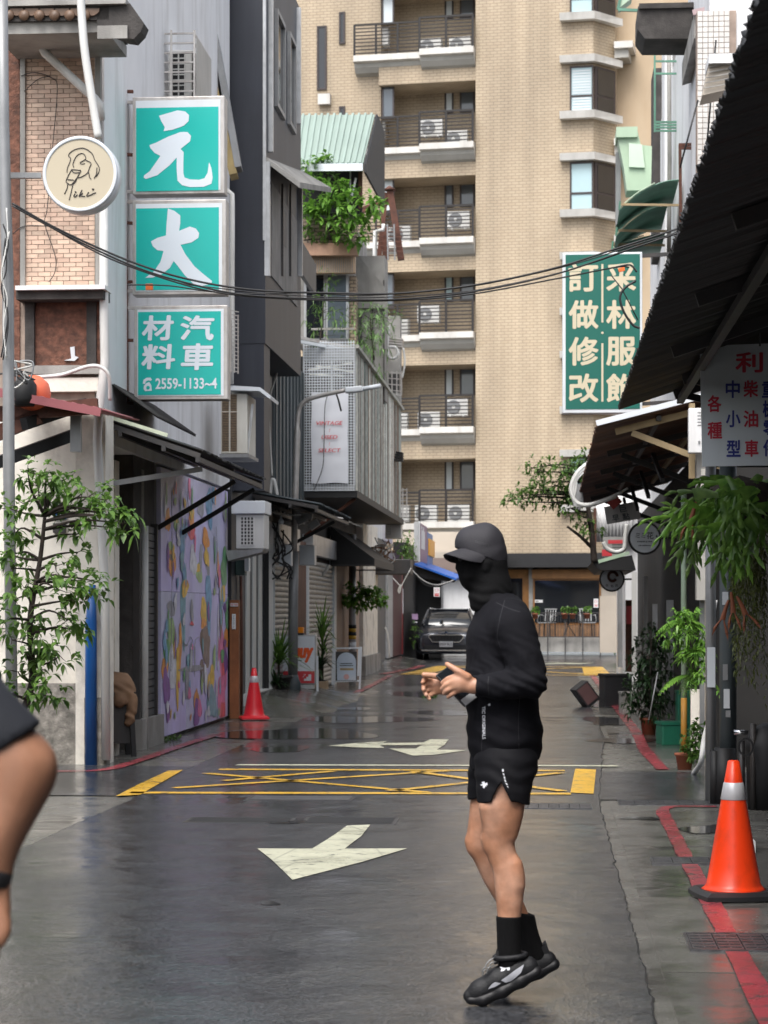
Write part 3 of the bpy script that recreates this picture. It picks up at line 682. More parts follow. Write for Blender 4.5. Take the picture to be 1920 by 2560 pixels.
def cafe_chair(px, flip, label):
    s = Ts(px, 0.7); zf = Tz(1592, s, 1.2); c = TW(s, 0.7, zf); t = thing('terrace_chair', label, 'chair', c, -TA+(R(20) if flip else R(-20)), 'chairs on the cafe terrace')
    m = MB(); m.box((0,0,0.45), 0.44,0.42,0.035); m.build('seat', M_chair, t, local=True)
    m = MB(); 
    for k in range(5): m.bar((-0.18+0.09*k,0.2,0.5),(-0.18+0.09*k,0.26,0.88),0.03,0.012)
    m.bar((-0.22,0.26,0.89),(0.22,0.26,0.89),0.035); m.build('backrest', M_chair, t, local=True)
    for (x, y) in ((-.2,-.18),(.2,-.18),(-.2,.18),(.2,.18)): mm = MB(); mm.bar((x,y,0),(x*0.95,y,0.45),0.03); mm.build('leg', M_dgrey, t, local=True)
    for x in (-.24,.24): mm = MB(); mm.tube(catmull([(x,0.22,0.68),(x,-0.05,0.7),(x,-0.2,0.62),(x,-0.2,0.45)],4),0.016,6); mm.build('armrest', M_chair, t, local=True)
cafe_chair(1368, False, 'pale metal terrace chair left of the cafe table'); cafe_chair(1468, True, 'pale metal terrace chair under the no-smoking notice')
s = Ts(1420, 0.8); zf = Tz(1592, s, 1.2); t = thing('terrace_table', 'small dark round table between two terrace chairs', 'table', TW(s,0.8,zf), -TA)
m = MB(); m.lathe((0,0,0.70), [(0.34,0),(0.34,0.03)], 20); m.build('top', M_dgrey, t, local=True)
for a in range(3): m = MB(); m.tube([(0.25*math.cos(a*2.1),0.25*math.sin(a*2.1),0),(0.02*math.cos(a*2.1+3),0.02*math.sin(a*2.1+3),0.4),(0.2*math.cos(a*2.1+3),0.2*math.sin(a*2.1+3),0.7)],0.014,6); m.build('leg', M_dgrey, t, local=True)
# ------------------------------------------------------------------ left side of the street
UL = -4.2
M_pink = mat('pink_tile', (0.56,0.385,0.29), 0.45, 0.08, 6, rnd=0.16, dirt=0.25, dirtc=(0.22,0.17,0.14), dscale=(5,5,5), c2=(0.61,0.45,0.34))
M_grout= mat('tile_grout', (0.36,0.28,0.23), 0.85, 0.2, 9, dirt=0.5, dirtc=(0.08,0.06,0.05), dscale=(2,2,1))
M_obrk = mat('old_brick', (0.16,0.07,0.045), 0.85, 0.45, 16, 0.9, 45, dirt=0.6, dirtc=(0.03,0.02,0.018), dscale=(6,6,14))
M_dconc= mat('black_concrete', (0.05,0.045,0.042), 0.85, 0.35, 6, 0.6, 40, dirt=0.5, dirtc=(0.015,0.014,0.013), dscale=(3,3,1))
M_teal = mat('teal_face', (0.0,0.42,0.37), 0.3, 0.03, 1); M_tealw = mat('teal_letter', (0.66,0.72,0.78), 0.35, 0.02, 1)
M_signw= mat('sign_white', (0.66,0.70,0.74), 0.35, 0.03, 1, dirt=0.2, dirtc=(0.4,0.38,0.33), dscale=(3,3,0.8))
M_alum = mat('aluminium', (0.46,0.44,0.42), 0.4, 0.15, 7, metal=0.35, dirt=0.5, dirtc=(0.17,0.12,0.09), dscale=(6,6,1.2))
M_cream= mat('cream_disc', (0.47,0.41,0.30), 0.45, 0.03, 1); M_line = mat('ink_line', (0.03,0.025,0.025), 0.5, 0.02)
M_bluep= mat('blue_paint', (0.008,0.095,0.34), 0.35, 0.12, 3, dirt=0.25, dirtc=(0.004,0.03,0.12), dscale=(9,9,1.5))
M_rtile= mat('roof_tile_brown', (0.13,0.075,0.045), 0.5, 0.3, 8, dirt=0.5, dirtc=(0.05,0.03,0.02), dscale=(5,5,5))
M_pinkaw= mat('faded_red_sheet', (0.30,0.09,0.10), 0.5, 0.15, 3, dirt=0.3, dirtc=(0.12,0.04,0.04), dscale=(3,3,3))
M_green= mat('green_roof', (0.25,0.32,0.28), 0.4, 0.08, 1.2, dirt=0.35, dirtc=(0.24,0.29,0.25), dscale=(1.5,1.5,0.8))
M_yelw = mat('yellow_timber', (0.40,0.30,0.13), 0.7, 0.2, 6, dirt=0.4, dirtc=(0.18,0.13,0.08), dscale=(8,8,1))
M_shut = mat('shutter_grey', (0.36,0.355,0.34), 0.45, 0.08, 3, metal=0.2, dirt=0.5, dirtc=(0.15,0.14,0.13), dscale=(5,5,0.8))
M_shutd= mat('shutter_dark', (0.10,0.10,0.105), 0.5, 0.15, 3, metal=0.2, dirt=0.4, dirtc=(0.04,0.04,0.04), dscale=(5,5,0.8))

def fr(name, px0, px1, py0, py1, v, dep, mt, parent, proud=0.0, bevel=0):
    """box facing the camera on the cross plane v, given by its picture extent; runs back by dep"""
    u0, z1 = UZ(px0, py0, v-proud); u1, z0 = UZ(px1, py1, v-proud)
    return MB().sbox(u0, u1, v-proud, v-proud+dep, z0, z1).build(name, mt, parent, bevel=bevel)
def sd(name, px0, px1, py0, py1, u, dep, mt, parent, zfix=None):
    """box on the street-side plane u between two picture columns (py taken at px0); dep goes away from the street"""
    v0, v1 = V(px0, u), V(px1, u); z1, z0 = (ZV(py0, u, v0), ZV(py1, u, v0)) if zfix is None else zfix
    return MB().sbox(min(u, u+dep), max(u, u+dep), v0, v1, z0, z1).build(name, mt, parent)

# ---- the corner house: tiled wall facing the camera
VA = 19.5
ha = thing('corner_house', 'corner house with pink tiled upper wall and cream plaster ground floor', 'house', S(-6,VA+2,0), -TH)
uE = -4.12
MB().sbox(-9, uE-0.10, VA+0.02, VA+5, 3.3, 9).build('upper_wall', M_grout, ha)
MB().sbox(-9, uE-0.02, VA+0.0, VA+0.5, 0.75, 3.3).build('plaster_wall', M_plast, ha)
MB().sbox(-9, uE-0.05, VA-0.06, VA+0.45, 0, 0.75).build('stone_base', M_stone, ha)
MB().sbox(uE-0.26, uE+0.02, VA-0.07, VA+0.3, 0.0, 3.3).build('pillar', M_plast, ha)
MB().sbox(uE-0.17, uE+0.04, VA-0.11, VA+0.05, 0.0, 0.62).build('pillar_base', M_stone, ha)
# tiles: each one a piece
ua, za = UZ(63, 714, VA); ub, zb = UZ(237, 80, VA); tw, th = 0.118, 0.0425
nc = 6; tw = (ub-ua)/5.5; nr = int((zb-za)/th); half = None
tsrc = MB().box((0,0,0), tw-0.006, 0.012, th-0.005, (ES, EV, EZ)); t0 = tsrc.build('tile', M_pink, ha, local=True); hsrc = MB().box((0,0,0), tw/2-0.006, 0.012, th-0.005, (ES, EV, EZ)); h0 = hsrc.build('tile', M_pink, ha, local=True)
cnt = 0; rest = MB(); RL = Matrix.Rotation(TH, 4, 'Z')
first = {0: t0, 1: h0}; used = set(); rt = random.Random(3)
for r in range(nr):
    z = za+th*(r+0.5); xs = [(k+0.5, 0) for k in range(5)]+[(5.25, 1)] if r % 2 == 0 else [(0.25, 1)]+[(k+1.0, 0) for k in range(5)]
    for (k, h) in xs:
        p = S(ua+tw*k, VA+0.012+rt.uniform(-0.002,0.002), z)
        if cnt < 298:
            if h not in used: used.add(h); first[h].location = wmat(ha).inverted() @ p; first[h].rotation_euler = (0,0,TH)
            else: piece(first[h], 'tile', ha, Matrix.Translation(p))
            cnt += 1
        else: rest.box(p, (tw/2 if h else tw)-0.006, 0.012, th-0.005, (ES, EV, EZ))
if rest.v: rest.build('tile_rest', M_pink, ha, kind='stuff')
for (a, b) in ((50,62),(238,251)): fr('trim', a, b, 75, 716, VA, 0.06, M_conc, ha, 0.03)
fr('side_brick', 12, 49, 80, 950, VA, 0.05, M_obrk, ha, 0.0)
# eave with round tile ends
ev = thing('roof_eave', 'weathered roof eave with brown round tile ends above the pink tiled wall', 'eave', S(-5,VA-0.6,7), -TH)
u0, z1 = UZ(-20, 14, VA-0.9); u1, z0 = UZ(300, 76, VA-0.9)
MB().sbox(u0, u1-0.1, VA-0.9, VA-0.05, z0+0.10, z1-0.02).build('slab', M_dconc, ev); MB().sbox(u0, u1+0.06, VA-0.95, VA-0.4, z1-0.02, z1+0.03).build('coping', M_conc, ev)
MB().sbox(u0, u1-0.12, VA-0.86, VA+0.0, z0, z0+0.10).build('soffit_beam', M_conc, ev)
pts = [UZ(x, y, VA-0.9) for (x, y) in ((240,18),(325,8),(360,58),(352,78),(334,97),(312,94),(243,66))]
MB().prism([S(u, VA-0.9, z) for (u, z) in pts], EV*0.22).build('eave_end', M_dconc, ev)
fr('soffit_panel', 243, 318, 64, 95, VA-0.93, 0.02, M_conc, ev)
for k in range(6):
    u, z = UZ(22+38*k, 38, VA-0.92); c = S(u, VA-0.92, z)
    MB().lathe(c, [(0.001,0.02),(0.045,0.015),(0.05,0)], 12, -EV).build('tile_end', M_rtile, ev)
    u2, _ = UZ(41+38*k, 38, VA-0.92); vs = [S(u2-0.06+0.12*i/6, VA-0.92, z+0.03-0.035*math.sin(math.pi*i/6)) for i in range(7)]
    MB().prism(vs+[S(u2+0.06, VA-0.92, z+0.06), S(u2-0.06, VA-0.92, z+0.06)], EV*0.1).build('pan_tile', M_rtile, ev)
# boarded window with hood
bw = thing('boarded_window', 'bricked-up old window under a white ledge on the corner house', 'window', S(-5,VA,4.2), -TH)
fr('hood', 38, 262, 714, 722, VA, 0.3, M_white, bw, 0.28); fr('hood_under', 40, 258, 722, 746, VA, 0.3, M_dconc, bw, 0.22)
fr('infill', 85, 216, 752, 914, VA, 0.1, M_obrk, bw, 0.0)
for (a, b) in ((62,85),(216,240)): fr('jamb', a, b, 746, 918, VA, 0.12, M_dconc, bw, 0.05)
fr('side_brick', 240, 254, 746, 920, VA, 0.1, M_obrk, bw, 0.02)
fr('sill', 60, 256, 914, 934, VA, 0.2, M_conc, bw, 0.08); fr('lower_beam', 70, 248, 945, 978, VA, 0.2, M_plast, bw, 0.05)
m = MB(); q = [UZ(x, y, VA-0.02) for x, y in ((175,868),(186,866),(187,890),(196,893),(186,902),(160,901),(178,896))]; m.prism([S(u, VA-0.02, z) for u, z in q], EV*0.02); m.build('torn_paper', M_signw, bw)

# blue cover, meter plate, pipes on the corner
def pipe(name, pts, r, mt, label, cat='pipe', n=8, smooth=True, group=None):
    o = MB().tube(pts, r, n).build(name, mt); return tag(o, label, cat, group)
u0, _ = UZ(228, 1700, VA-0.12)
mb = MB(); z1 = ZV(1462, u0, VA-0.12); mb.tube([S(u0,VA-0.13,0.0),S(u0,VA-0.13,z1-0.35),S(u0+0.015,VA-0.13,z1)], [0.058,0.054,0.03], 10); tag(mb.build('pipe_cover', M_bluep), 'blue painted pipe cover standing against the white corner pillar', 'pipe cover')
t = thing('address_plate', 'small blue address plate on the cream wall behind leaves', 'sign', S(-4.9,VA,2.3), -TH)
fr('plate', 135, 164, 1266, 1298, VA, 0.03, M_bluep, t, 0.03); m = MB(); u_, z_ = UZ(149, 1282, VA-0.03); text(m, '32', S(u_,VA-0.03,z_), ES, EZ, 0.05, 0.045, -EV, off=0.01); m.build('number', M_signw, t)
MB_ = MB(); fr('meter_box', 132, 162, 1308, 1332, VA, 0.05, M_dgrey, t, 0.05)
def Pv(px, py, v):
    u, z = UZ(px, py, v); return S(u, v, z)
pipe('drain_pipe', [Pv(258, 400, VA-0.1), Pv(260, 800, VA-0.1), Pv(262, 905, VA-0.1), Pv(246,1040,VA-0.1), Pv(243,1100,VA-0.1), Pv(247,1180,VA-0.1), Pv(262,1480,VA-0.14), Pv(265,1900,VA-0.14)], 0.042, M_pvc, 'long white drainpipe running down the corner edge of the pink tiled house')
pipe('drain_pipe', [Pv(100,70,VA-0.3), Pv(97,105,VA-0.3), Pv(112,132,VA-0.3), Pv(235,245,VA-0.2), Pv(250,262,VA-0.2), Pv(252,300,VA-0.15)], 0.04, M_pvc, 'grey drainpipe slanting down across the pink tiles from the eave')
pipe('vent_pipe', catmull([Pv(200,-60,18.2), Pv(203,20,18.2), Pv(212,130,18.2), Pv(232,260,18.2), Pv(246,345,18.2)],5), 0.036, M_pvc, 'slim white pipe dropping from above in front of the eave to the round sign')
pipe('steel_pole', [Pv(4,-60,17.0), Pv(8,300,17.0), Pv(20,720,17.0), Pv(22,1180,17.0), Pv(30,1800,17.0), S(UZ(35,1950,17.0)[0],17.0,0)], 0.048, M_grey, 'grey steel pole at the picture edge carrying the round sign', 'pole')
for i, pts in enumerate([[(52,190),(85,181),(130,195),(143,225),(130,380),(118,520),(112,560),(138,640),(137,680),(122,705)], [(32,585),(60,565),(112,565),(135,568)], [(60,228),(95,198),(125,190)]]):
    pipe('wall_wire', catmull([Pv(x, y, VA-0.04) for x, y in pts], 5), 0.004, M_cable, ['loose black wire looping down the pink tiled wall','short black wire curving to the pole over the tiles','short wire stub under the slanting drainpipe'][i], 'wire')
pipe('grey_hose', catmull([Pv(70,943,VA-0.32),Pv(150,938,VA-0.32),Pv(215,917,VA-0.32),Pv(250,917,VA-0.32),Pv(272,940,VA-0.3),Pv(275,1000,VA-0.2)],6), 0.018, M_pvc, 'grey hose tied along the sill of the bricked-up window', 'hose')
for i in range(4):
    r_ = random.Random(i); pts = [(12+r_.uniform(-6,6), 520+i*40)]
    for k in range(5): pts.append((10+r_.uniform(-8,14), 600+k*70+r_.uniform(-20,20)))
    pipe('pole_wire', catmull([Pv(x, y, 16.9) for x, y in pts], 5), 0.006, M_cable if i % 2 else M_pvc, ['black wire hanging on the grey pole below the round sign','white wire hanging on the grey pole below the round sign','thin black wire wound low round the grey pole','thin white wire wound low round the grey pole'][i], 'wire')
for i in range(6):
    r_ = random.Random(i+40); pts = [(55+r_.uniform(-60,10), 920+r_.uniform(-20,30))]+[(20+r_.uniform(0,70), 925+r_.uniform(-25,50)) for k in range(4)]
    pipe('wire_coil', catmull([Pv(x, y, 17.4) for x, y in pts], 6), 0.008, [M_cable,M_pvc,M_grey][i % 3], 'tangled wire in the bundle beside the grey pole above the red awning', 'wire', group='wire tangle by the pole')

# red awning over the corner house doorway
ra = thing('red_awning', 'faded red sheet awning at the picture edge above the small tree', 'awning', S(-5,18,3), -TH)
a, b = Pv(-60,962,17.7), Pv(252,1022,17.7); d = EV*1.7+EZ*0.06
m = MB(); m.sheet(a, (b-a).normalized(), d.normalized(), (b-a).length, d.length, 0.012, 0.09, 0.006); m.build('sheet', M_pinkaw, ra)
m = MB(); m.bar(a-EZ*0.03, b-EZ*0.03, 0.03, 0.07); m.build('edge', M_pinkaw, ra)
for (p, q) in (((-60,1040),(245,1105)),((-60,1105),(100,1130))): m = MB(); m.bar(Pv(p[0],p[1],17.9), Pv(q[0],q[1]-90,17.9), 0.06, 0.13); m.build('beam', M_rust, ra)
for (p, q) in (((-30,1165),(190,1085)),((60,1060),(210,1010))): m = MB(); m.bar(Pv(p[0],p[1],17.8), Pv(q[0],q[1],18.4), 0.08, 0.10); m.build('brace', M_black, ra)
m = MB(); m.bar(Pv(190,1010,18.2), Pv(190,1130,18.2), 0.09); m.build('post', M_grey, ra)
o = MB().lathe(Pv(82,985,17.9), [(0.001,0.16),(0.08,0.145),(0.14,0.08),(0.155,0.0),(0.14,-0.08),(0.05,-0.15)], 18, Vector((0,-0.4,1))).build('orange_lantern', mat('orange_cloth', (0.75,0.16,0.08), 0.5, 0.08, 4)); tag(o, 'round orange lantern half hidden behind the red awning', 'lantern')
o = MB().lathe(Pv(62,968,17.75), [(0.001,0.10),(0.06,0.08),(0.10,0.02),(0.10,-0.1),(0.08,-0.16)], 16).build('lantern_cover', M_black); tag(o, 'black round cover in front of the orange lantern', 'cover')

# round lightbox sign on its arm
rs_ = thing('round_sign', 'round cream sign with a line-drawn woman drinking, lettered iki', 'sign', Pv(200,435,17.2), -TH)
c = Pv(200,435,17.2); rr = 97/FP*17.2
MB().lathe(c, [(rr,0.0),(rr,0.16),(rr-0.012,0.17)], 48, EV).build('rim', M_signw, rs_)
MB().lathe(c, [(rr,0.0),(rr*0.97,0.012),(rr*0.90,0.012),(rr*0.90,0.004)], 48, -EV).build('rim_lip', M_signw, rs_)
MB().lathe(c, [(rr*0.91,0.0),(rr*0.90,0.006)], 48, -EV).build('face', M_cream, rs_)
m = MB()
def ink(pts, w=0.007, closed=False):
    pts = catmull([c+ES*((x*0.3858-197)/FP*17.2)-EZ*((y*0.3858-432)/FP*17.2)-EV*0.010 for x, y in pts], 5); m.tube(pts, w/2, 5)
ink([(425,1110),(428,1080),(450,1020),(435,1000),(450,975),(490,955),(540,952),(590,985),(610,1030),(635,1070),(640,1100),(620,1140)])
ink([(470,1075),(465,1050),(490,1000),(530,985),(550,1020),(510,1045)]); ink([(550,1030),(585,1050),(575,1080),(560,1115),(520,1140),(490,1145)])
ink([(455,1090),(500,1095),(515,1105),(460,1185),(430,1180),(420,1160),(455,1090)]); ink([(455,1090),(470,1110),(512,1112)]); ink([(428,1155),(470,1160)])
ink([(430,1185),(425,1215),(408,1250)]); ink([(465,1185),(455,1230),(440,1290)]); ink([(490,1145),(485,1165),(468,1185)]); ink([(570,1110),(575,1140),(585,1155)]); ink([(510,1050),(530,1055),(545,1050)],0.005)
ink([(605,1150),(620,1125),(625,1080)])
ink([(478,1250),(470,1265),(480,1270),(495,1255)],0.009); ink([(482,1232),(480,1240),(488,1238)],0.009); ink([(525,1225),(505,1268),(530,1245),(515,1262),(545,1268)],0.009); ink([(570,1240),(555,1265),(575,1262),(600,1250),(618,1245)],0.009); ink([(592,1220),(603,1222),(595,1228)],0.01)
m.build('drawing', M_line, rs_)
MB().bar(Pv(22,439,17.24), Pv(103,439,17.28), 0.05, 0.045).build('arm', M_grey, rs_)

# ---- shop beside the corner house: white upper wall, recess, shutter, mural
hb = thing('white_house', 'white-walled shop house with dark recess and mural, behind the teal signs', 'house', S(-6,24,0), -TH)
VB0, VB1 = 19.85, 27.75
MB().sbox(-9, UL, VB0, VB1, 3.02, 10.5).build('upper_wall', M_wall, hb)
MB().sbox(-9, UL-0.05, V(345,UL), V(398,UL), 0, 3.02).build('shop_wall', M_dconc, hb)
MB().sbox(-9, UL-0.9, VB0, V(345,UL), 0, 3.02).build('recess_wall', M_plast, hb)
MB().sbox(-9, UL-0.06, V(398,UL), VB1, 0, 3.02).build('mural_wall', M_conc, hb)
for (a, b) in ((20.0,20.2),(21.35,21.5)): MB().sbox(UL-0.75, UL-0.05, a+0.6, b+0.6, 0, 2.9).build('column', M_plast, hb)
pipe('white_post', [S(UL+0.02,21.75,0), S(UL+0.02,21.75,2.3)], 0.04, M_pvc, 'thin white standpipe beside the dark shutter', 'pipe')
# dark roller shutter slats
sh = thing('roller_shutter', 'dark grey roller shutter between white standpipe and painted mural', 'shutter', S(UL,22.5,0), -TH)
va, vb = V(347,UL), V(388,UL); s0 = None
for k in range(26):
    z = 0.32+k*0.077; 
    if s0 is None: s0 = MB().sbox(UL-0.05, UL-0.01, va, vb, z, z+0.066).build('slat', M_shutd, sh); zz = z
    else: o = bpy.data.objects.new('slat', s0.data); col.objects.link(o); o.parent = sh; o.location = (0,0,z-zz)
for vv in (va-0.05, vb): MB().sbox(UL-0.05, UL+0.02, vv, vv+0.06, 0.3, 2.35).build('guide', M_dgrey, sh)
MB().sbox(UL-0.04, UL+0.05, va-0.1, vb+0.25, 0, 0.31).build('step', M_conc, sh)
# jacket thrown over a dark stool in the recess
M_jack = mat('brown_jacket', (0.20,0.115,0.065), 0.8, 0.18, 7, 0.4, 25)
st = thing('dark_stool', 'dark stool in the recess under a brown jacket', 'stool', S(-4.25,20.6,0), 0.3)
for (x, y) in ((-.13,-.13),(.13,-.13),(.13,.13),(-.13,.13)): MB().bar((x*1.2,y*1.2,0),(x,y,0.6),0.045).build('leg', M_black, st, local=True)
MB().box((0,0,0.61),0.34,0.34,0.04).build('seat', M_black, st, local=True); MB().box((0,0,0.33),0.26,0.26,0.4).build('crate', M_dgrey, st, local=True)
# mural panels with the painting as flat paint
M_mur = mat('mural_lavender', (0.60,0.53,0.86), 0.45, 0.14, 1.8, c2=(0.55,0.55,0.72), dirt=0.25, dirtc=(0.36,0.32,0.5), dscale=(5,5,0.4))
mu = thing('painted_mural', 'lavender mural with colourful paint drips and blobs on boards', 'mural', S(UL,25.4,0), -TH)
vm0, vm1 = V(402,UL), V(569,UL); cuts = [vm0, vm0+1.6, vm0+3.2, vm1]
for i in range(3):
    for (za_, zb_) in ((0.05,1.634),(1.638,2.98)):
        MB().sbox(UL-0.05, UL, cuts[i]+0.002, cuts[i+1]-0.002, za_, zb_).build('panel', M_mur, mu)
PC = {'o':(0.75,0.28,0.03),'y':(0.78,0.48,0.04),'r':(0.72,0.08,0.10),'p':(0.72,0.16,0.34),'g':(0.10,0.33,0.12),'b':(0.13,0.33,0.52),'t':(0.16,0.36,0.42),'n':(0.20,0.13,0.10),'k':(0.30,0.30,0.34),'w':(0.66,0.66,0.72),'v':(0.20,0.06,0.30),'l':(0.30,0.45,0.16)}
PM = {k: mat('paint_'+k, tuple(0.94*c_[i]+0.06*(0.56,0.53,0.72)[i] for i in range(3)), 0.45, 0.3, 9, dirt=0.3, dirtc=(0.60,0.56,0.78), dscale=(7,7,2), dcut=0.6) for k, c_ in PC.items()}
def blob(px, py, w, h, ck, seed=0, drip=0, lift=0.0):
    """a flat paint patch at zoom coordinates of the mural"""
    x, y = px*0.3858, 1100+py*0.3858; u = UL; v = V(x, u); z = ZV(y, u, v)
    wv = abs(V(x+w*0.1929, u)-V(x-w*0.1929, u))/2; hz = h*0.1929/FP*v; r_ = random.Random(seed); ph = [r_.uniform(0, 6.28) for _ in range(4)]
    pts = []
    for k in range(28):
        a = 2*math.pi*k/28; f = 1+0.14*math.sin(2*a+ph[0])+0.12*math.sin(3*a+ph[1])+0.08*math.sin(5*a+ph[2])
        pts.append(S(u+0.002+lift, min(vm1-0.01, max(vm0+0.01, v+wv*f*math.cos(a))), max(0.06, min(2.97, z+hz*f*math.sin(a)))))
    mm = MB(); nv_ = len(pts); cc = sum(pts, Vector())/nv_
    mm.add([cc]+pts, [(0, 1+(k+1) % nv_, 1+k) for k in range(nv_)])
    o = mm.build('paint_patch', PM[ck], mu); return o
mural = [(1240,520,50,190,'o'),(1240,600,55,120,'r'),(1240,480,40,70,'y'),(1085,520,40,200,'o'),(1140,540,40,130,'l'),(1140,510,22,60,'y'),(1180,660,45,260,'b'),(1110,790,60,220,'o'),(1110,760,40,60,'n'),(1105,690,50,70,'l'),
 (1330,640,55,150,'o'),(1335,760,40,140,'y'),(1345,800,30,200,'k'),(1290,860,45,180,'l'),(1280,830,40,70,'y'),(1300,760,26,220,'k'),(1250,780,50,260,'w'),(1355,440,50,300,'b'),(1300,440,45,160,'k'),(1225,300,24,170,'p'),(1450,830,50,300,'g'),(1440,1000,40,150,'y'),
 (1195,960,55,130,'y'),(1200,930,30,60,'o'),(1185,1100,50,520,'t'),(1110,1090,60,130,'k'),(1110,1290,80,300,'l'),(1080,1380,60,180,'g'),(1065,1480,50,180,'o'),(1075,1600,60,260,'v'),(1115,1480,60,330,'w'),(1150,1520,30,500,'y'),(1165,1330,22,400,'o'),
 (1240,1110,26,160,'k'),(1240,1190,30,30,'r'),(1240,1480,190,44,'k'),(1240,1400,18,250,'k'),(1260,1420,14,220,'k'),(1320,1110,60,180,'y'),(1318,1190,40,90,'o'),(1330,1330,75,320,'n'),(1310,1500,40,200,'n'),(1350,1050,50,420,'b'),(1365,1560,55,220,'y'),(1370,1700,70,260,'t'),
 (1270,1680,38,160,'o'),(1270,1780,45,230,'v'),(1290,1740,30,160,'p'),(1445,1450,60,500,'p'),(1450,1440,36,260,'r'),(1460,1430,30,200,'v'),(1465,1280,36,180,'o'),(1430,1180,26,220,'n'),(1435,1700,66,420,'p'),(1440,1820,44,300,'r'),(1470,1120,30,260,'g'),(1410,1300,14,500,'w'),(1210,1560,28,300,'k'),(1085,1760,36,150,'v'),(1200,1330,36,14,'k')]
for i, b_ in enumerate(mural): blob(b_[0], b_[1], b_[2]*0.8, b_[3]*0.85, b_[4], seed=i, lift=0.0006*(i % 12))
rm_ = random.Random(31)
for i in range(75):                      # drips and small strokes between the larger shapes
    blob(rm_.uniform(1060,1475), rm_.uniform(260,1800), rm_.uniform(7,20), rm_.uniform(40,190), rm_.choice('wwwbtyopglkvw'), seed=i+300, lift=0.0075+0.0003*(i % 9))
m = MB()
def scr(pts):
    q = []
    for x, y in pts: X, Y = x*0.3858, 1100+y*0.3858; v = V(X, UL); q.append(S(UL+0.012, v, ZV(Y, UL, v)))
    m.tube(catmull(q, 5), 0.004, 5)
scr([(1180,1300),(1195,1325),(1215,1310),(1225,1275),(1240,1300),(1235,1340),(1255,1330),(1262,1290),(1285,1275)]); scr([(1105,330),(1108,700),(1106,1150),(1100,1500)]); scr([(1395,560),(1402,750),(1398,900),(1412,960)]); scr([(1205,330),(1212,420),(1230,520)])
m.build('line_drawing', PM['k'], mu)
# awning over the recess
def awning(name, label, u_e, z_e, u_w, z_w, v0, v1, mt, parts=True, edge=0.02, braces=(), amp=0.014, per=0.10):
    t = thing(name, label, 'awning', S(u_w, v0, 0), -TH)
    o = S(u_w, v0, z_w); eb = S(u_e, v0, z_e)-o; m = MB(); m.sheet(o, EV, eb.normalized(), v1-v0, eb.length, amp, per, 0.006, edge=edge, seed=hash(name) % 97); m.build('sheet', mt, t)
    for v in (v0+0.03, (v0+v1)/2, v1-0.05):
        MB().bar(S(u_w,v,z_w-0.045), S(u_e*0.97+u_w*0.03,v,z_e-0.045), 0.04, 0.05).build('rafter', M_dgrey, t)
    for f in (0.15, 0.6, 0.95): MB().bar(S(u_w+(u_e-u_w)*f,v0,z_w+(z_e-z_w)*f-0.095), S(u_w+(u_e-u_w)*f,v1,z_w+(z_e-z_w)*f-0.095), 0.04, 0.05).build('purlin', M_dgrey, t)
    for v in braces: MB().bar(S(u_w,v,z_e-0.62), S(u_w+(u_e-u_w)*0.9,v,z_e-0.12), 0.04, 0.05).build('brace', M_black, t)
    return t
aw1 = awning('recess_awning', 'dark corrugated awning over the shop recess below the phone-number sign', -3.27, 2.93, UL, 3.24, 19.9, 24.3, M_awn, braces=(22.6,24.1))
m = MB(); m.bar(S(UL,19.88,3.27), S(-3.6,19.88,3.08), 0.012, 0.035); m.build('edge_strip', mat('mossy_white', (0.5,0.55,0.42), 0.6, 0.2, 8), aw1)
MB().bar(S(UL-0.02,19.95,2.62), S(-3.38,20.5,2.80), 0.05, 0.05).build('brace', M_grey, aw1)
m = MB(); m.sheet(S(UL,20.2,3.6), EV, (S(-3.75,20.2,3.28)-S(UL,20.2,3.6)).normalized(), 2.2, 0.55, 0.012, 0.09); m.build('upper_sheet', M_dconc, aw1)

# teal lightbox signs on their brown frame
VS = 20.9
def lightbox(name, label, px0, px1, py0, py1, tx0, tx1, ty0, ty1, v, dep=0.2, cat='sign'):
    t = thing(name, label, cat, Pv((px0+px1)/2, py1, v), -TH, 'teal shop signs')
    fr('case', px0, px1, py0, py1, v, dep, M_alum, t, 0, 0.008)
    fr('border', px0+8, px1-10, py0+9, py1-9, v, 0.02, M_signw, t, 0.006)
    fr('face', tx0, tx1, ty0, ty1, v, 0.02, M_teal, t, 0.010)
    return t
def glyph(mb, pts, ox, oy, v, sc=0.3858, th=0.003):
    mb.prism([Pv(ox+x*sc, oy+y*sc, v) for x, y in pts], -EV*th)
s1 = lightbox('teal_sign', 'topmost teal lightbox sign with one white brush character', 331, 561, 243, 483, 340, 546, 270, 475, VS)
m = MB(); glyph(m, [(1030,750),(1080,735),(1150,715),(1200,722),(1225,745),(1222,785),(1190,815),(1120,840),(1060,850),(1068,825),(1045,785)], 0, 0, VS-0.0105)
glyph(m, [(968,940),(1010,925),(1090,885),(1170,855),(1215,855),(1238,880),(1232,915),(1170,965),(1190,985),(1188,1060),(1188,1120),(1195,1150),(1230,1162),(1290,1165),(1325,1155),(1345,1120),(1355,1050),(1370,1090),(1378,1150),(1370,1190),(1320,1210),(1230,1212),(1180,1200),(1150,1170),(1145,1100),(1145,1020),(1100,1070),(1020,1135),(945,1160),(930,1150),(935,1135),(970,1110),(1040,1010),(1000,990),(975,960)], 0, 0, VS-0.0105)
m.build('lettering', M_tealw, s1)
s2 = lightbox('teal_sign', 'middle teal lightbox sign with one broad white brush character', 331, 565, 501, 735, 340, 547, 521, 723, VS)
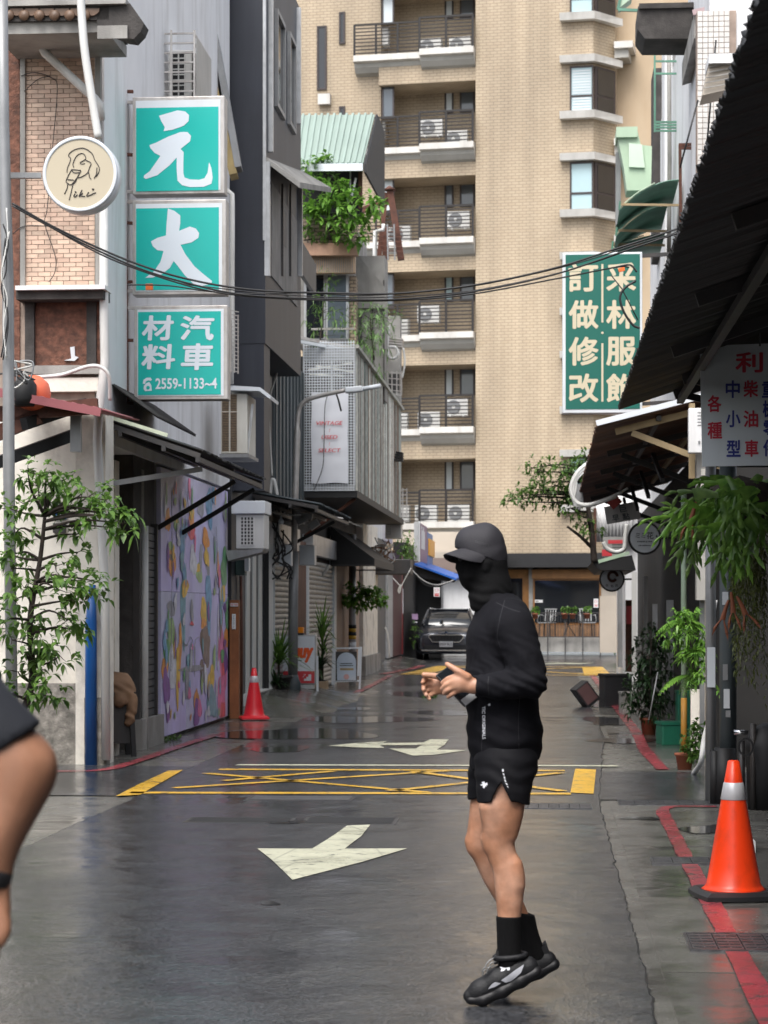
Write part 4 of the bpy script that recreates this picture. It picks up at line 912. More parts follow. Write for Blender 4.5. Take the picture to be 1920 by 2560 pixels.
m = MB(); glyph(m, [(1088,55),(1130,70),(1168,100),(1168,150),(1160,200),(1230,172),(1270,185),(1290,215),(1285,245),(1240,275),(1170,290),(1200,350),(1260,430),(1330,490),(1375,525),(1365,545),(1290,560),(1260,550),(1200,490),(1150,425),(1125,395),(1100,440),(1050,480),(990,502),(940,505),(1000,460),(1040,400),(1060,330),(1020,325),(990,300),(978,268),(1020,245),(1075,230),(1080,150)], 0, 500, VS-0.0105); m.build('lettering', M_tealw, s2)
s3 = lightbox('teal_sign', 'lowest teal lightbox sign with four characters and a phone number', 335, 569, 765, 998, 345, 552, 780, 986, VS)
m = MB()
for chx, x, y, w, h in (('材',395,820,78,60),('汽',494,820,82,60),('料',396,892,82,60),('車',493,892,78,64)):
    text(m, chx, Pv(x, y, VS), ES, EZ, w/FP*VS, h/FP*VS, -EV, bold=0.03, shear=0.05, lift=0.0135)
text(m, '2559-1133~4', Pv(466, 959, VS), ES, EZ, 157/FP*VS, 28/FP*VS, -EV, off=0.02, lift=0.0135)
for pts in ([(925,1190),(930,1165),(950,1152),(975,1150),(985,1165),(975,1172),(962,1168),(945,1175),(940,1192)], [(940,1238),(930,1225),(932,1205),(950,1185),(968,1180),(980,1200),(984,1236)]): glyph(m, pts, 0, 500, VS-0.0105)
m.build('lettering', M_tealw, s3); m = MB(); m.lathe(Pv(959*0.3858, 500+1216*0.3858, VS-0.014), [(0.018,0),(0.018,0.002)], 14, -EV); m.lathe(Pv(959*0.3858, 500+1216*0.3858, VS-0.016), [(0.009,0),(0.009,0.003)], 12, -EV, 0); m.build('dial', M_teal, s3)
fm = thing('steelwork', 'rusty brown steel frame carrying the teal signs', 'frame', S(-4.2,VS,3.3), -TH)
for (a, b) in (((311,225),(316,1008)),((257,226),(259,330)),((278,560),(282,1005))): MB().bar(Pv(*a,VS+0.06), Pv(*b,VS+0.06), 0.042).build('upright', M_rust, fm)
for y in (227, 385, 556, 703, 849, 1006): MB().bar(Pv(258 if y < 300 else 275,y,VS+0.06), Pv(333,y+2,VS+0.06), 0.03).build('bracket', M_rust, fm)
for y in (256, 480, 505, 728, 770, 996): MB().bar(Pv(318,y,VS+0.06), Pv(340,y,VS+0.06), 0.03).build('bracket', M_alum, fm)
o = fr('orange_tape', 364, 381, 709, 724, VS-0.25, 0.04, mat('orange_tape', (0.8,0.16,0.03), 0.5, 0.05), None); tag(o, 'orange tag on the cable in front of the middle teal sign', 'tag')
for i in range(6):
    r_ = random.Random(i+70); x0 = 280+r_.uniform(-6,14); pts = [(x0, 690+r_.uniform(0,20))]+[(x0+r_.uniform(-14,16), 750+k*62) for k in range(5)]
    pipe('frame_wire', catmull([Pv(x, y, VS-0.05) for x, y in pts], 5), 0.006, M_cable, 'black wire drooping down the brown sign frame', 'wire', group='wires down the sign frame')
# cage with a white air conditioner high on the white wall
cg = thing('window_cage', 'white steel window cage with air conditioner above the teal signs', 'cage', S(-4.0,23.2,7), -TH)
v0 = 23.0
for y in range(85, 245, 24): MB().bar(Pv(397,y,v0), Pv(486,y-2,v0), 0.018).build('bar', M_alum, cg); MB().bar(Pv(486,y,v0), Pv(486,y,v0)+EV*1.1, 0.018).build('bar', M_alum, cg)
for x in (397, 428, 486): MB().bar(Pv(x,75,v0), Pv(x,248,v0), 0.022).build('upright', M_alum, cg)
fr('lattice', 490, 492, 92, 240, v0, 1.0, M_shut, cg)
def grid_ac(name, label, px0, px1, py0, py1, v, dep, mt, cols, rows, gx0, gx1, gy0, gy1, hood=None, group=None):
    t = thing(name, label, 'air conditioner', Pv((px0+px1)/2, py1, v), -TH, group)
    fr('case', px0, px1, py0, py1, v, dep, mt, t, 0, 0.012)
    g = fr('grille', gx0, gx1, gy0, gy1, v, 0.03, M_black, t, 0.004)
    for k in range(cols+1): x = gx0+(gx1-gx0)*k/cols; fr('grille_bar', x-1.6, x+1.6, gy0-1, gy1+1, v, 0.02, mt, g, 0.014)
    for k in range(rows+1): y = gy0+(gy1-gy0)*k/rows; fr('grille_bar', gx0, gx1, y-1.2, y+1.2, v, 0.02, mt, g, 0.011)
    if hood: fr('hood', *hood, v, dep+0.1, M_signw, t, 0.05, 0.01)
    return t
grid_ac('air_conditioner', 'white air conditioner inside the high window cage', 418, 480, 125, 244, v0+0.25, 0.6, M_acw, 2, 8, 430, 462, 132, 240)
grid_ac('air_conditioner', 'white air conditioner with hood and black grid beside the mural top', 590, 660, 1285, 1372, 27.4, 0.5, M_acw, 4, 8, 601, 634, 1292, 1362, hood=(578, 663, 1252, 1284))
sf = thing('ac_shelf', 'grey triangular steel shelf under the hooded air conditioner', 'shelf', Pv(610,1390,27.4), -TH)
MB().prism([Pv(563,1376,27.38), Pv(660,1372,27.38), Pv(655,1380,27.38), Pv(570,1402,27.38)], EV*0.5).build('bracket', M_grey, sf)
t = thing('air_conditioner', 'cream air conditioner with brown fins hung right of the phone-number sign', 'air conditioner', Pv(590,1140,25.6), -TH)
fr('case', 552, 618, 984, 1134, 25.6, 0.75, M_ac, t, 0, 0.012)
M_fin = mat('brown_fin', (0.30,0.20,0.11), 0.6, 0.2, 20)
for (a, b) in ((555,572),(576,592)):
    g = fr('fin_panel', a, b, 986, 1128, 25.6, 0.02, M_fin, t, 0.004)
    src = None
    for k in range(34): y = 987+k*4.15; fr('fin', a, b, y, y+1.6, 25.6, 0.01, M_ac if k == 10 else M_dgrey, g, 0.009)
fr('shelf', 548, 622, 1135, 1143, 25.55, 0.85, M_grey, t); 
m = MB(); m.bar(Pv(632,1010,25.7), Pv(618,1138,25.7), 0.03); m.build('strut', M_galv, t)
cn = thing('rain_hood', 'small pale metal rain hood above the cream air conditioner', 'hood', Pv(610,980,25.5), -TH)
m = MB(); m.prism([Pv(568,963,25.5), Pv(650,968,25.5), Pv(676,990,25.5), Pv(674,997,25.5), Pv(648,977,25.5), Pv(568,975,25.5)], EV*0.8); m.build('sheet', M_signw, cn)
lt = thing('lattice_box', 'pale lattice grille box fixed beside the phone-number sign', 'grille', Pv(580,850,24.5), -TH)
for k in range(4): x = 568+k*9; MB().bar(Pv(x,772+k*5,24.5), Pv(x,928+k*2,24.5), 0.014).build('bar', M_alum, lt)
for k in range(16): y = 774+k*10; MB().bar(Pv(567,y,24.5), Pv(597,y+6,24.5), 0.01).build('bar', M_alum, lt)
MB().bar(Pv(574,800,24.7), Pv(574,920,24.7), 0.05, 0.03).build('backing', M_dgrey, lt)
pipe('drain_pipe', [Pv(566,475,25.5), Pv(580,486,25.5), Pv(581,520,25.5), Pv(580,800,25.5), Pv(578,960,25.5)], 0.03, M_pvc, 'white drainpipe beside the teal signs against the navy wall')
for (a, b, w, mt, lb) in (((478,-40),(585,442),0.10,M_yelw,'yellowed timber edge slanting down beside the navy wall'),((515,-40),(597,424),0.08,M_grey,'grey metal flashing slanting down the edge of the navy wall'),((455,-40),(520,235),0.16,M_dconc,'dark slanting roof underside above the window cage')):
    o = MB().bar(Pv(*a,26.9), Pv(*b,26.9), w, 0.35).build('roof_edge', mt); tag(o, lb, 'trim')
# ------------------------------------------------------------------ foliage helpers
def leafmat(name, c, c2, rough=0.4, tr=0.25):
    m = bpy.data.materials.new(name); m.use_nodes = True; nt = m.node_tree; b = nt.nodes['Principled BSDF']; L = nt.links.new
    tc = _n(nt, 'ShaderNodeTexCoord'); ns = _n(nt, 'ShaderNodeTexNoise'); ns.inputs['Scale'].default_value = 14; ns.inputs['Detail'].default_value = 2; L(tc.outputs['Object'], ns.inputs['Vector'])
    mr = _n(nt, 'ShaderNodeMapRange'); mr.inputs[1].default_value = 0.35; mr.inputs[2].default_value = 0.65; L(ns.outputs['Fac'], mr.inputs[0])
    mx = _n(nt, 'ShaderNodeMix', data_type='RGBA'); mx.inputs[6].default_value = (*c,1); mx.inputs[7].default_value = (*c2,1); L(mr.outputs[0], mx.inputs[0])
    L(mx.outputs[2], b.inputs['Base Color']); b.inputs['Roughness'].default_value = rough
    t = _n(nt, 'ShaderNodeBsdfTranslucent'); ms = _n(nt, 'ShaderNodeMixShader'); ms.inputs[0].default_value = tr; L(mx.outputs[2], t.inputs['Color'])
    out = nt.nodes['Material Output']; L(b.outputs[0], ms.inputs[1]); L(t.outputs[0], ms.inputs[2]); L(ms.outputs[0], out.inputs['Surface']); return m
L_tree  = leafmat('leaf_tree', (0.05,0.10,0.025), (0.12,0.20,0.05), tr=0.35)
L_bright= leafmat('leaf_bright', (0.09,0.22,0.03), (0.20,0.38,0.06), tr=0.35)
L_dark  = leafmat('leaf_dark', (0.012,0.035,0.012), (0.03,0.07,0.02))
L_mid   = leafmat('leaf_mid', (0.055,0.13,0.025), (0.16,0.29,0.055), tr=0.4)
L_bamb  = leafmat('leaf_bamboo', (0.10,0.20,0.06), (0.20,0.33,0.11))
M_bark  = mat('bark', (0.035,0.025,0.02), 0.85, 0.3, 20, 0.5, 60)
M_terra = mat('terracotta', (0.32,0.10,0.05), 0.7, 0.15, 5, dirt=0.3, dirtc=(0.15,0.06,0.04), dscale=(4,4,2))
def leaf(mb, p, d, up, l, w, fold=0.25, droop=0.25, mi=0):
    """one pointed leaf, folded along its midrib and bending down"""
    d = d.normalized(); s = d.cross(up)
    if s.length < 1e-4: s = d.orthogonal()
    s.normalize(); n = s.cross(d).normalized()
    a = p; m1 = p+d*(l*0.45)-n*(0*l); t = p+d*l-EZ*(droop*l)
    mid = p+d*(l*0.5)-EZ*(droop*l*0.25)
    q = p+d*(l*0.28)-EZ*(droop*l*0.08)
    vs = [a, q+s*w*0.42+n*fold*w*0.4, mid+s*w*0.5+n*fold*w*0.5, t, mid-s*w*0.5+n*fold*w*0.5, q-s*w*0.42+n*fold*w*0.4, mid]
    mb.add(vs, [(0,6,1),(1,6,2),(2,6,3),(3,6,4),(4,6,5),(5,6,0)], mi, True)
def rdir(r, up=0.0):
    while True:
        v = Vector((r.uniform(-1,1), r.uniform(-1,1), r.uniform(-1,1)))
        if 0.05 < v.length < 1: return (v.normalized()+EZ*up).normalized()
def sprig(mb, r, p, d, n, l, w, spread=0.8, droop=0.3):
    for k in range(n):
        q = p+d*(l*0.5*k/ max(1,n)); dd = (d*0.5+rdir(r)*spread+EZ*0.1).normalized()
        leaf(mb, q, dd, EZ, l*r.uniform(0.65,1.15), w*r.uniform(0.7,1.15), droop=droop*r.uniform(0.3,1.6))
def plant(name, label, cat, base, trunk_pts, tr, clumps, nleaf, l, w, lm, seed, bark=M_bark, group=None, droop=0.3, limbs=True, spread=0.9):
    """a tree or shrub: tapering trunk, limbs to every clump, leaves in sprigs through each clump"""
    r = random.Random(seed); t = thing(name, label, cat, base, 0, group); tm = MB(); lf = MB()
    tp = catmull(trunk_pts, 5); n = len(tp); tm.tube(tp, [tr*(1-0.6*i/(n-1)) for i in range(n)], 8)
    for (c, rx, rz) in clumps:
        c = Vector(c); 
        if limbs:
            b = min(tp, key=lambda q: (q-c).length+max(0, q.z-c.z)*1.5); mid = b.lerp(c, 0.5)+rdir(r)*0.05+EZ*0.03
            lp = catmull([b, mid, c], 4); tm.tube(lp, [tr*0.42*(1-0.75*i/(len(lp)-1)) for i in range(len(lp))], 5)
        for k in range(nleaf):
            v = rdir(r)*(r.random()**0.5); q = c+Vector((v.x*rx, v.y*rx, v.z*rz)); d = (q-c).normalized() if (q-c).length > 1e-3 else rdir(r)
            if k % 3 == 0 and limbs: tm.tube([c, c.lerp(q, 0.6)+rdir(r)*0.01, q], [tr*0.10, tr*0.07, tr*0.03], 4)
            sprig(lf, r, q, (d+EZ*0.15).normalized(), r.randint(3,5), l, w, spread, droop)
    tm.build('trunk', bark, t); lf.build('crown', lm, t); return t
def pot(t, c, r, h, mt=None, name='pot'):
    c = Vector(c); return MB().lathe(c, [(r*0.72,0),(r*0.95,h*0.86),(r*1.08,h*0.86),(r*1.08,h),(r*0.92,h),(r*0.88,h*0.85),(0.001,h*0.85)], 18).build(name, mt or M_terra, t)
def spiky(name, label, c, n, l, w, lm, seed, stem=0.0, potr=0.0, poth=0.0, potm=None, cat='plant', group=None):
    """strap-leaved plant: leaves arching out from one stem"""
    r = random.Random(seed); t = thing(name, label, cat, c, 0, group); c = Vector(c); top = c+EZ*(poth+stem); mb = MB()
    if potr: pot(t, c, potr, poth, potm)
    if stem: MB().tube([c+EZ*poth*0.8, top], [0.025,0.018], 6).build('stem', M_bark, t)
    for k in range(n):
        a = r.uniform(0, 6.28); e = r.uniform(0.2, 1.35); L_ = l*r.uniform(0.7,1.1); d = Vector((math.cos(a)*math.cos(e), math.sin(a)*math.cos(e), math.sin(e))); sd_ = d.cross(EZ).normalized()*w/2
        b = top-EZ*(stem*0.5*r.random()); pts = [b+d*(L_*f)-EZ*(L_*0.55*f*f*math.cos(e)) for f in (0,0.3,0.6,0.85,1.0)]
        vs = []
        for i, q in enumerate(pts): ww = (0.5,1,0.9,0.5,0.05)[i]; vs += [q+sd_*ww, q-sd_*ww]
        mb.add(vs, [(2*i,2*i+1,2*i+3,2*i+2) for i in range(4)], 0, True)
    mb.build('leaves', lm, t); return t
# ---- the navy building and what follows it
M_navyf = mat('navy_front', (0.030,0.033,0.040), 0.5, 0.12, 1.5, dirt=0.3, dirtc=(0.08,0.085,0.095), dscale=(4,4,0.5))
M_gwin  = mat('grey_board', (0.22,0.21,0.20), 0.7, 0.2, 3, dirt=0.5, dirtc=(0.09,0.09,0.09), dscale=(6,6,0.6))
UN = -3.76; VN = 28.0; VN1 = V(752, UN)
nb = thing('navy_building', 'dark navy clad building with grey framed windows behind the teal signs', 'building', S(-6,30,0), -TH)
zl = ZV(858, UN, VN)
MB().sbox(-9, UN, VN, VN1, zl, 10.5).build('upper_block', M_navy, nb); MB().sbox(-9, UN-0.02, VN+0.01, VN+0.6, 3.02, zl).build('lower_block', M_navy, nb)
MB().sbox(-9, UL, VN-0.1, V(681,UL), 0, zl).build('lower_wall', M_navyf, nb)
MB().sbox(-9, UL+0.02, V(681,UL), 36.2, 2.9, zl+0.5).build('slate_panel', M_slate, nb)
for k in range(9):
    v = V(681,UL)+0.1+0.45*k
    if v < 36: MB().sbox(UL+0.02, UL+0.045, v, v+0.05, 2.95, zl+0.48).build('panel_seam', M_slate, nb)
# street-side windows, tall and narrow in grey frames
for (a, b, y0, y1) in ((686,706,20,265),(718,733,78,310)):
    v0, v1 = V(a,UN), V(b,UN); z1, z0 = ZV(y0,UN,v0), ZV(y1,UN,v0); w = MB(); f = 0.06
    w.sbox(UN,UN+0.05,v0,v1,z1-f,z1).sbox(UN,UN+0.05,v0,v1,z0,z0+f).sbox(UN,UN+0.05,v0,v0+f,z0+f,z1-f).sbox(UN,UN+0.05,v1-f,v1,z0+f,z1-f)
    w = w.build('window', M_grey, nb); MB().sbox(UN,UN+0.015,v0+f,v1-f,z0+f,z1-f).build('pane', M_glass, w)
for (px, y0, y1) in ((672,-30,380),(664,405,690),(742,20,310),(746,470,690)):
    v = V(px,UN); MB().sbox(UN-0.01, UN+0.06, v-0.04, v+0.04, ZV(y1,UN,v), ZV(y0,UN,v)).build('corner_strip', M_galv, nb)
v0, v1 = V(676,UN), V(740,UN); MB().sbox(UN, UN+0.02, v0, v1, ZV(690,UN,v0), ZV(455,UN,v0)).build('grey_panel', M_gwin, nb)
for px in (700, 720): v = V(px,UN); MB().sbox(UN+0.02, UN+0.05, v-0.03, v+0.03, ZV(690,UN,v), ZV(460,UN,v)).build('mullion', M_dgrey, nb)
# sloping hood over the grey panel
m = MB(); a = V(664,UN); b = V(760,UN); m.add([S(UN,a,ZV(392,UN,a)),S(UN+0.42,a+0.3,ZV(445,UN,a)),S(UN+0.42,b,ZV(470,UN,b)),S(UN,b,ZV(430,UN,b)),S(UN,a,ZV(405,UN,a)),S(UN+0.42,a+0.3,ZV(460,UN,a)),S(UN+0.42,b,ZV(482,UN,b)),S(UN,b,ZV(445,UN,b))], [(0,1,2,3),(7,6,5,4),(0,4,5,1),(1,5,6,2),(2,6,7,3)]); m.build('window_hood', M_conc, nb)
fr('side_trim', 657, 664, -40, 600, VN, 0.05, M_galv, nb, 0.03)
m = MB(); m.bar(Pv(700,560,VN+1.5), Pv(786,700,VN+7), 0.06, 0.5); m.build('slanting_flank', M_navyf, nb)
pipe('white_cable', catmull([Pv(708,862,31.5), Pv(698,905,31.5), Pv(690,940,31.5), Pv(672,1000,31.5), Pv(672,1050,31.5), Pv(676,1120,31.5), Pv(680,1190,31.5)],5), 0.016, M_pvc, 'white cable hanging down the dark slate wall beside the banner cage', 'cable')
pipe('white_cable', catmull([Pv(675,1235,31.4), Pv(678,1205,31.4), Pv(684,1200,31.4), Pv(690,1225,31.4), Pv(692,1238,31.4)],5), 0.03, M_pvc, 'short thick loop of white hose on the grey awning', 'hose')
for i, (a, b) in enumerate((((597,877),(720,846)),((597,891),(708,878)))): o = MB().bar(Pv(*a,29), Pv(*b,33), 0.04).build('stay_bar', M_galv if i == 0 else M_dgrey); tag(o, ['pale steel stay reaching from the navy wall to the cage roof','dark steel stay with white end below the pale stay'][i], 'bar')

# ---- the caged balcony with banner and plank flank
VC = 36.1; UC = -3.32
M_pl = [mat('plank_a', (0.58,0.58,0.52), 0.8, 0.3, 9, dirt=0.35, dirtc=(0.09,0.08,0.07), dscale=(14,14,1.2), rnd=0.5), mat('plank_b', (0.36,0.43,0.40), 0.8, 0.3, 9, dirt=0.35, dirtc=(0.07,0.07,0.065), dscale=(14,14,1.2), rnd=0.5), mat('plank_c', (0.22,0.15,0.11), 0.8, 0.3, 9, dirt=0.35, dirtc=(0.30,0.29,0.26), dscale=(14,14,1.2), rnd=0.5), mat('plank_d', (0.72,0.72,0.66), 0.8, 0.3, 9, dirt=0.35, dirtc=(0.14,0.13,0.11), dscale=(14,14,1.2), rnd=0.3)]
cb_ = thing('caged_balcony', 'overhanging balcony box with white wire cage front and weathered plank flank', 'balcony', S(-3.8,40,3.4), -TH)
zt, zb_ = ZV(870,UC,VC), ZV(1226,UC,VC); VC1 = V(1003, UC)
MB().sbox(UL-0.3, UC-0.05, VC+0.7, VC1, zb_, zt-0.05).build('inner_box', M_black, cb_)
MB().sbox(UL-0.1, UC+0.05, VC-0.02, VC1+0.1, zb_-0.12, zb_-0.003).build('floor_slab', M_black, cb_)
k = 0; v = VC+0.02; rp = random.Random(12); src = {}
while v < VC1-0.05:
    w = rp.uniform(0.10,0.17); pm = rp.choice(M_pl); dz = rp.uniform(-0.10,0.04); top = zt+rp.uniform(-0.02,0.03)
    MB().sbox(UC-rp.uniform(0.0,0.012)-0.02, UC+rp.uniform(-0.005,0.012), v, v+w-0.012, zb_+dz, top-(rp.uniform(0.2,0.8) if rp.random() < 0.12 else 0)).build('plank', pm, cb_); v += w
MB().bar(S(UC+0.02,VC,zt+0.03), S(UC+0.02,VC1,zt+0.03), 0.10, 0.06).build('top_rail', M_pl[0], cb_)
fr('panel', 757, 888, 870, 897, VC, 0.04, M_galv, cb_)
m = MB(); a = UZ(760,853,VC); b = UZ(887,1226,VC); g = 0.0475
u = a[0]
while u < b[0]: m.bar(S(u,VC-0.03,b[1]), S(u,VC-0.03,a[1]), 0.013); u += g
z = b[1]
while z < a[1]: m.bar(S(a[0],VC-0.035,z), S(b[0],VC-0.035,z), 0.013); z += g
m.build('wire_mesh', M_signw, cb_, kind='stuff')
for (x0, x1, y0, y1) in ((757,762,860,1226),(884,889,870,1226),(757,889,1214,1226),(757,889,893,901),(826,832,897,985)): fr('frame_bar', x0, x1, y0, y1, VC, 0.03, M_galv, cb_, 0.0)
fr('back_wall', 757, 886, 900, 1220, VC+0.62, 0.02, M_dgrey, cb_); 
m = MB()
for (a, b) in (((770,925),(880,908)),((775,935),(860,940)),((790,915),(884,930))): m.bar(Pv(*a,VC+0.35), Pv(*b,VC+0.35), 0.05, 0.03)
m.build('stored_lumber', M_pl[3], cb_)
# roof poles over the cage
for i, (a, b) in enumerate((((664,828),(890,872)),((700,845),(892,880)),((690,838),(760,852)))): MB().bar(Pv(*a,VC-0.6), Pv(*b,VC+0.4), 0.05).build('roof_pole', M_signw if i else M_alum, cb_)
bn = thing('white_banner', 'white cloth banner with red lettering tied to the wire cage', 'banner', Pv(824,1208,VC-0.06), -TH)
M_ban = mat('banner_cloth', (0.66,0.68,0.73), 0.7, 0.04, 2); M_banr = mat('banner_red', (0.62,0.09,0.11), 0.6, 0.05)
m = MB(); nx, ny = 8, 20; vs = []
for j in range(ny+1):
    for i in range(nx+1):
        p = Pv(778+92*i/nx+1.0*math.sin(j*0.5), 979+229*j/ny+1.5*math.sin(i*0.9), VC-0.07+0.006*math.sin(i*1.3+j*0.6)+0.003*math.sin(j*1.9)); vs.append(p)
nv_ = len(vs); vs += [p+EV*0.006 for p in vs]; fs = []
for j in range(ny):
    for i in range(nx): q = j*(nx+1)+i; fs.append((q,q+nx+1,q+nx+2,q+1)); fs.append((nv_+q,nv_+q+1,nv_+q+nx+2,nv_+q+nx+1))
m.add(vs, fs, 0, True); m.build('cloth', M_ban, bn)
for s_, y, w in (('VINTAGE',1058,66),('USED',1093,40),('SELECT',1126,57)):
    m = MB(); text(m, s_, Pv(824,y,VC-0.07), ES, EZ, w/FP*VC, 9.5/FP*VC, -EV, bold=0.005, shear=0.22, lift=0.02); m.build('lettering', M_banr, bn)
for y in (1076,1110): m = MB(); text(m, '/', Pv(824,y,VC-0.07), ES, EZ, 0.02, 9/FP*VC, -EV, lift=0.02); m.build('slash', M_banr, bn)
pipe('thin_wire', catmull([Pv(820,985,VC-0.12),Pv(812,1020,VC-0.12),Pv(810,1110,VC-0.12),Pv(806,1170,VC-0.12),Pv(785,1225,VC-0.12)],5), 0.006, M_cable, 'thin black wire hanging in front of the white banner', 'wire')

# ---- house with the green metal roof and planted balcony
VG = 41.0
gh = thing('green_roof_house', 'house with pale green metal roof and plant-filled curved balcony', 'house', S(-5,43,0), -TH)
M_beam = mat('brown_timber', (0.12,0.05,0.03), 0.7, 0.2, 4); M_tbrk = brickmat('tan_small_brick', (0.42,0.32,0.22), (0.36,0.27,0.19), (0.15,0.11,0.08), 0.16, 0.07, 0.012)
p00, p10 = Pv(735,288,VG+1.6), Pv(937,286,VG+1.6); p01, p11 = Pv(720,412,VG-0.4), Pv(907,410,VG-0.4)
m = MB(); m.add([p00,p10,p11,p01,p00-EZ*0.05,p10-EZ*0.05,p11-EZ*0.05,p01-EZ*0.05], [(0,3,2,1),(4,5,6,7),(0,4,7,3),(1,2,6,5),(3,7,6,2),(0,1,5,4)]); rf = m.build('roof', M_green, gh)
for k in range(13): t_ = (k+0.5)/13; MB().bar(p00.lerp(p10,t_)+EZ*0.015, p01.lerp(p11,t_)+EZ*0.015, 0.045, 0.05).build('seam', M_green, rf)
MB().bar(p01-EZ*0.06, p11-EZ*0.06, 0.05, 0.14).build('fascia', M_signw, rf)
MB().prism([p10+ES*0.02, p11+ES*0.02, p11+ES*0.02-EZ*0.16, Pv(957,520,VG+1.9), Pv(957,330,VG+2.2)], ES*0.04-EV*0.0).build('gable_board', M_black, gh)
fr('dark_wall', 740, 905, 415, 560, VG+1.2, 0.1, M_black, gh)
fr('post', 896, 905, 425, 520, VG+0.1, 0.12, M_beam, gh); MB().bar(Pv(890,445,VG), Pv(880,490,VG), 0.04).build('brace', M_galv, gh); fr('thin_post', 874, 877, 426, 500, VG+0.1, 0.05, M_galv, gh)
fr('body_wall', 740, 885, 560, 860, VG+0.9, 3, M_conc, gh)
def curved(name, px0, px1, y0, y1, bulge, mt, n=10, proud=0.0):
    m = MB(); vs = []; 
    for i in range(n+1):
        x = px0+(px1-px0)*i/n; dv = bulge*math.sin(math.pi*(0.25+0.5*i/n)*1.0)
        vs += [Pv(x, y0, VG+0.9-dv-proud), Pv(x, y1, VG+0.9-dv-proud)]
    fs = [(2*i,2*i+1,2*i+3,2*i+2) for i in range(n)]; k = len(vs); vs += [v+EV*0.15 for v in vs]; fs += [(k+2*i,k+2*i+2,k+2*i+3,k+2*i+1) for i in range(n)]+[(2*i,2*i+2,k+2*i+2,k+2*i) for i in range(n)]+[(2*i+1,k+2*i+1,k+2*i+3,2*i+3) for i in range(n)]+[(2*n,2*n+1,k+2*n+1,k+2*n)]
    m.add(vs, fs, 0); return m.build(name, mt, gh)
curved('balcony_wall', 735, 893, 545, 612, 1.0, M_tbrk); lg = curved('balcony_ledge', 738, 895, 607, 638, 1.0, mat('terracotta_ledge', (0.40,0.24,0.16), 0.7, 0.15, 4), proud=0.12); curved('ribbed_band', 745, 888, 640, 682, 0.9, mat('tan_band', (0.46,0.32,0.21), 0.6, 0.1, 3))
for i in range(26): x = 748+i*5.3; t_ = (x-745)/143; MB().bar(Pv(x,641,VG+0.9-0.92*math.sin(math.pi*(0.25+0.5*t_))), Pv(x,681,VG+0.9-0.92*math.sin(math.pi*(0.25+0.5*t_))), 0.012).build('rib', M_conc, gh)
fr('white_frame', 760, 872, 680, 850, VG+0.5, 0.06, M_galv, gh)
for (a, b) in ((763,812),(816,868)):
    w = fr('window', a, b, 684, 848, VG+0.45, 0.05, M_galv, gh); fr('pane', a+3, b-3, 688, 845, VG+0.45, 0.02, M_glass if a < 800 else M_wgl, w, 0.01)
fr('rail', 778, 885, 820, 824, VG+0.1, 0.05, M_alum, gh); fr('rail_post', 815, 818, 820, 856, VG+0.1, 0.05, M_alum, gh)
fr('flank_wall', 888, 962, 640, 1000, VG+1.4, 0.8, M_conc, gh); fr('buttress', 868, 890, 690, 860, VG+0.6, 0.4, M_tbrk, gh)
m = MB(); q = [Pv(890,632,VG+1.3), Pv(960,715,VG+1.3), Pv(970,770,VG+1.3), Pv(890,770,VG+1.3)]; m.prism(q, EV*0.1); m.build('stair_flank', M_conc, gh)
fr('flank_wall', 958, 1000, 790, 1010, 46.5, 0.5, M_conc, gh)
for (a, b, y0, y1) in ((898,905,780,1000),(930,933,760,1010),(958,961,700,1010)): fr('flank_joint', a, b, y0, y1, VG+1.35, 0.03, M_dgrey, gh)
# rusty steel frame on its terrace
rf2 = thing('rusty_steelwork', 'rusty steel posts and rebar standing on the roof terrace', 'frame', Pv(970,640,46), -TH)
for (a, b, w) in (((975,478),(1003,650),0.14),((962,570),(965,650),0.14),((948,500),(975,505),0.12),((905,525),(985,500),0.12),((965,482),(948,640),0.10)): MB().bar(Pv(*a,46), Pv(*b,46), w).build('beam', M_rust, rf2)
for k in range(7): MB().bar(Pv(940,566+k*12,45.8), Pv(1006,568+k*12,45.8), 0.018).build('rebar', M_rust, rf2)
for x in (968, 985): MB().bar(Pv(x,560,45.8), Pv(x+2,650,45.8), 0.03).build('upright', M_grey, rf2)
MB().lathe(Pv(974,476,46), [(0.16,0),(0.02,0.10)], 8).build('cap', M_rust, rf2)
pipe('down_pipe', [Pv(958,560,45),Pv(958,574,45),Pv(938,578,45),Pv(936,660,45),Pv(936,780,45)], 0.045, M_pvc, 'white elbow downpipe at the side of the green roof house')
pipe('white_hose', catmull([Pv(972,815,44),Pv(968,870,44),Pv(972,892,44),Pv(985,896,44),Pv(995,884,44),Pv(988,868,44),Pv(972,868,44)],6), 0.03, M_pvc, 'white hose loop on the grey flank wall near the tower', 'hose')
cg2 = thing('small_cage', 'small pale steel cage with machinery low beside the tower balconies', 'cage', Pv(985,970,45), -TH)
for y in (930,945,960,975,985): MB().bar(Pv(968,y,45), Pv(1004,y+3,45), 0.02).build('bar', M_alum, cg2)
for x in (968,980,992,1004): MB().bar(Pv(x,928,45), Pv(x,988,45), 0.025).build('bar', M_alum, cg2)
fr('machine', 972, 998, 935, 978, 45.2, 0.3, M_dgrey, cg2)
for i,(y,lb) in enumerate(((845,'upper grey slatted hood on the flank wall'),(1128,'dark slatted hood over the lowest tower balcony'))):
    t = thing('slatted_hood', lb, 'hood', Pv(985,y,46), -TH)
    for k in range(4): MB().bar(Pv(966,y+k*7,46.0-k*0.2), Pv(1008,y+6+k*6,46.0-k*0.2), 0.4, 0.03).build('slat', M_alum if i == 0 else M_black, t)
pipe('hooked_pipe', catmull([Pv(1008,870,44.5),Pv(1012,905,44.5),Pv(1006,945,44.5)],5), 0.02, M_pvc, 'thin pale pipe hooked over the small cage')
cg3 = thing('window_cage', 'pale window cage with grid bars beside the lowest tower balcony', 'cage', Pv(1010,1260,44), -TH)
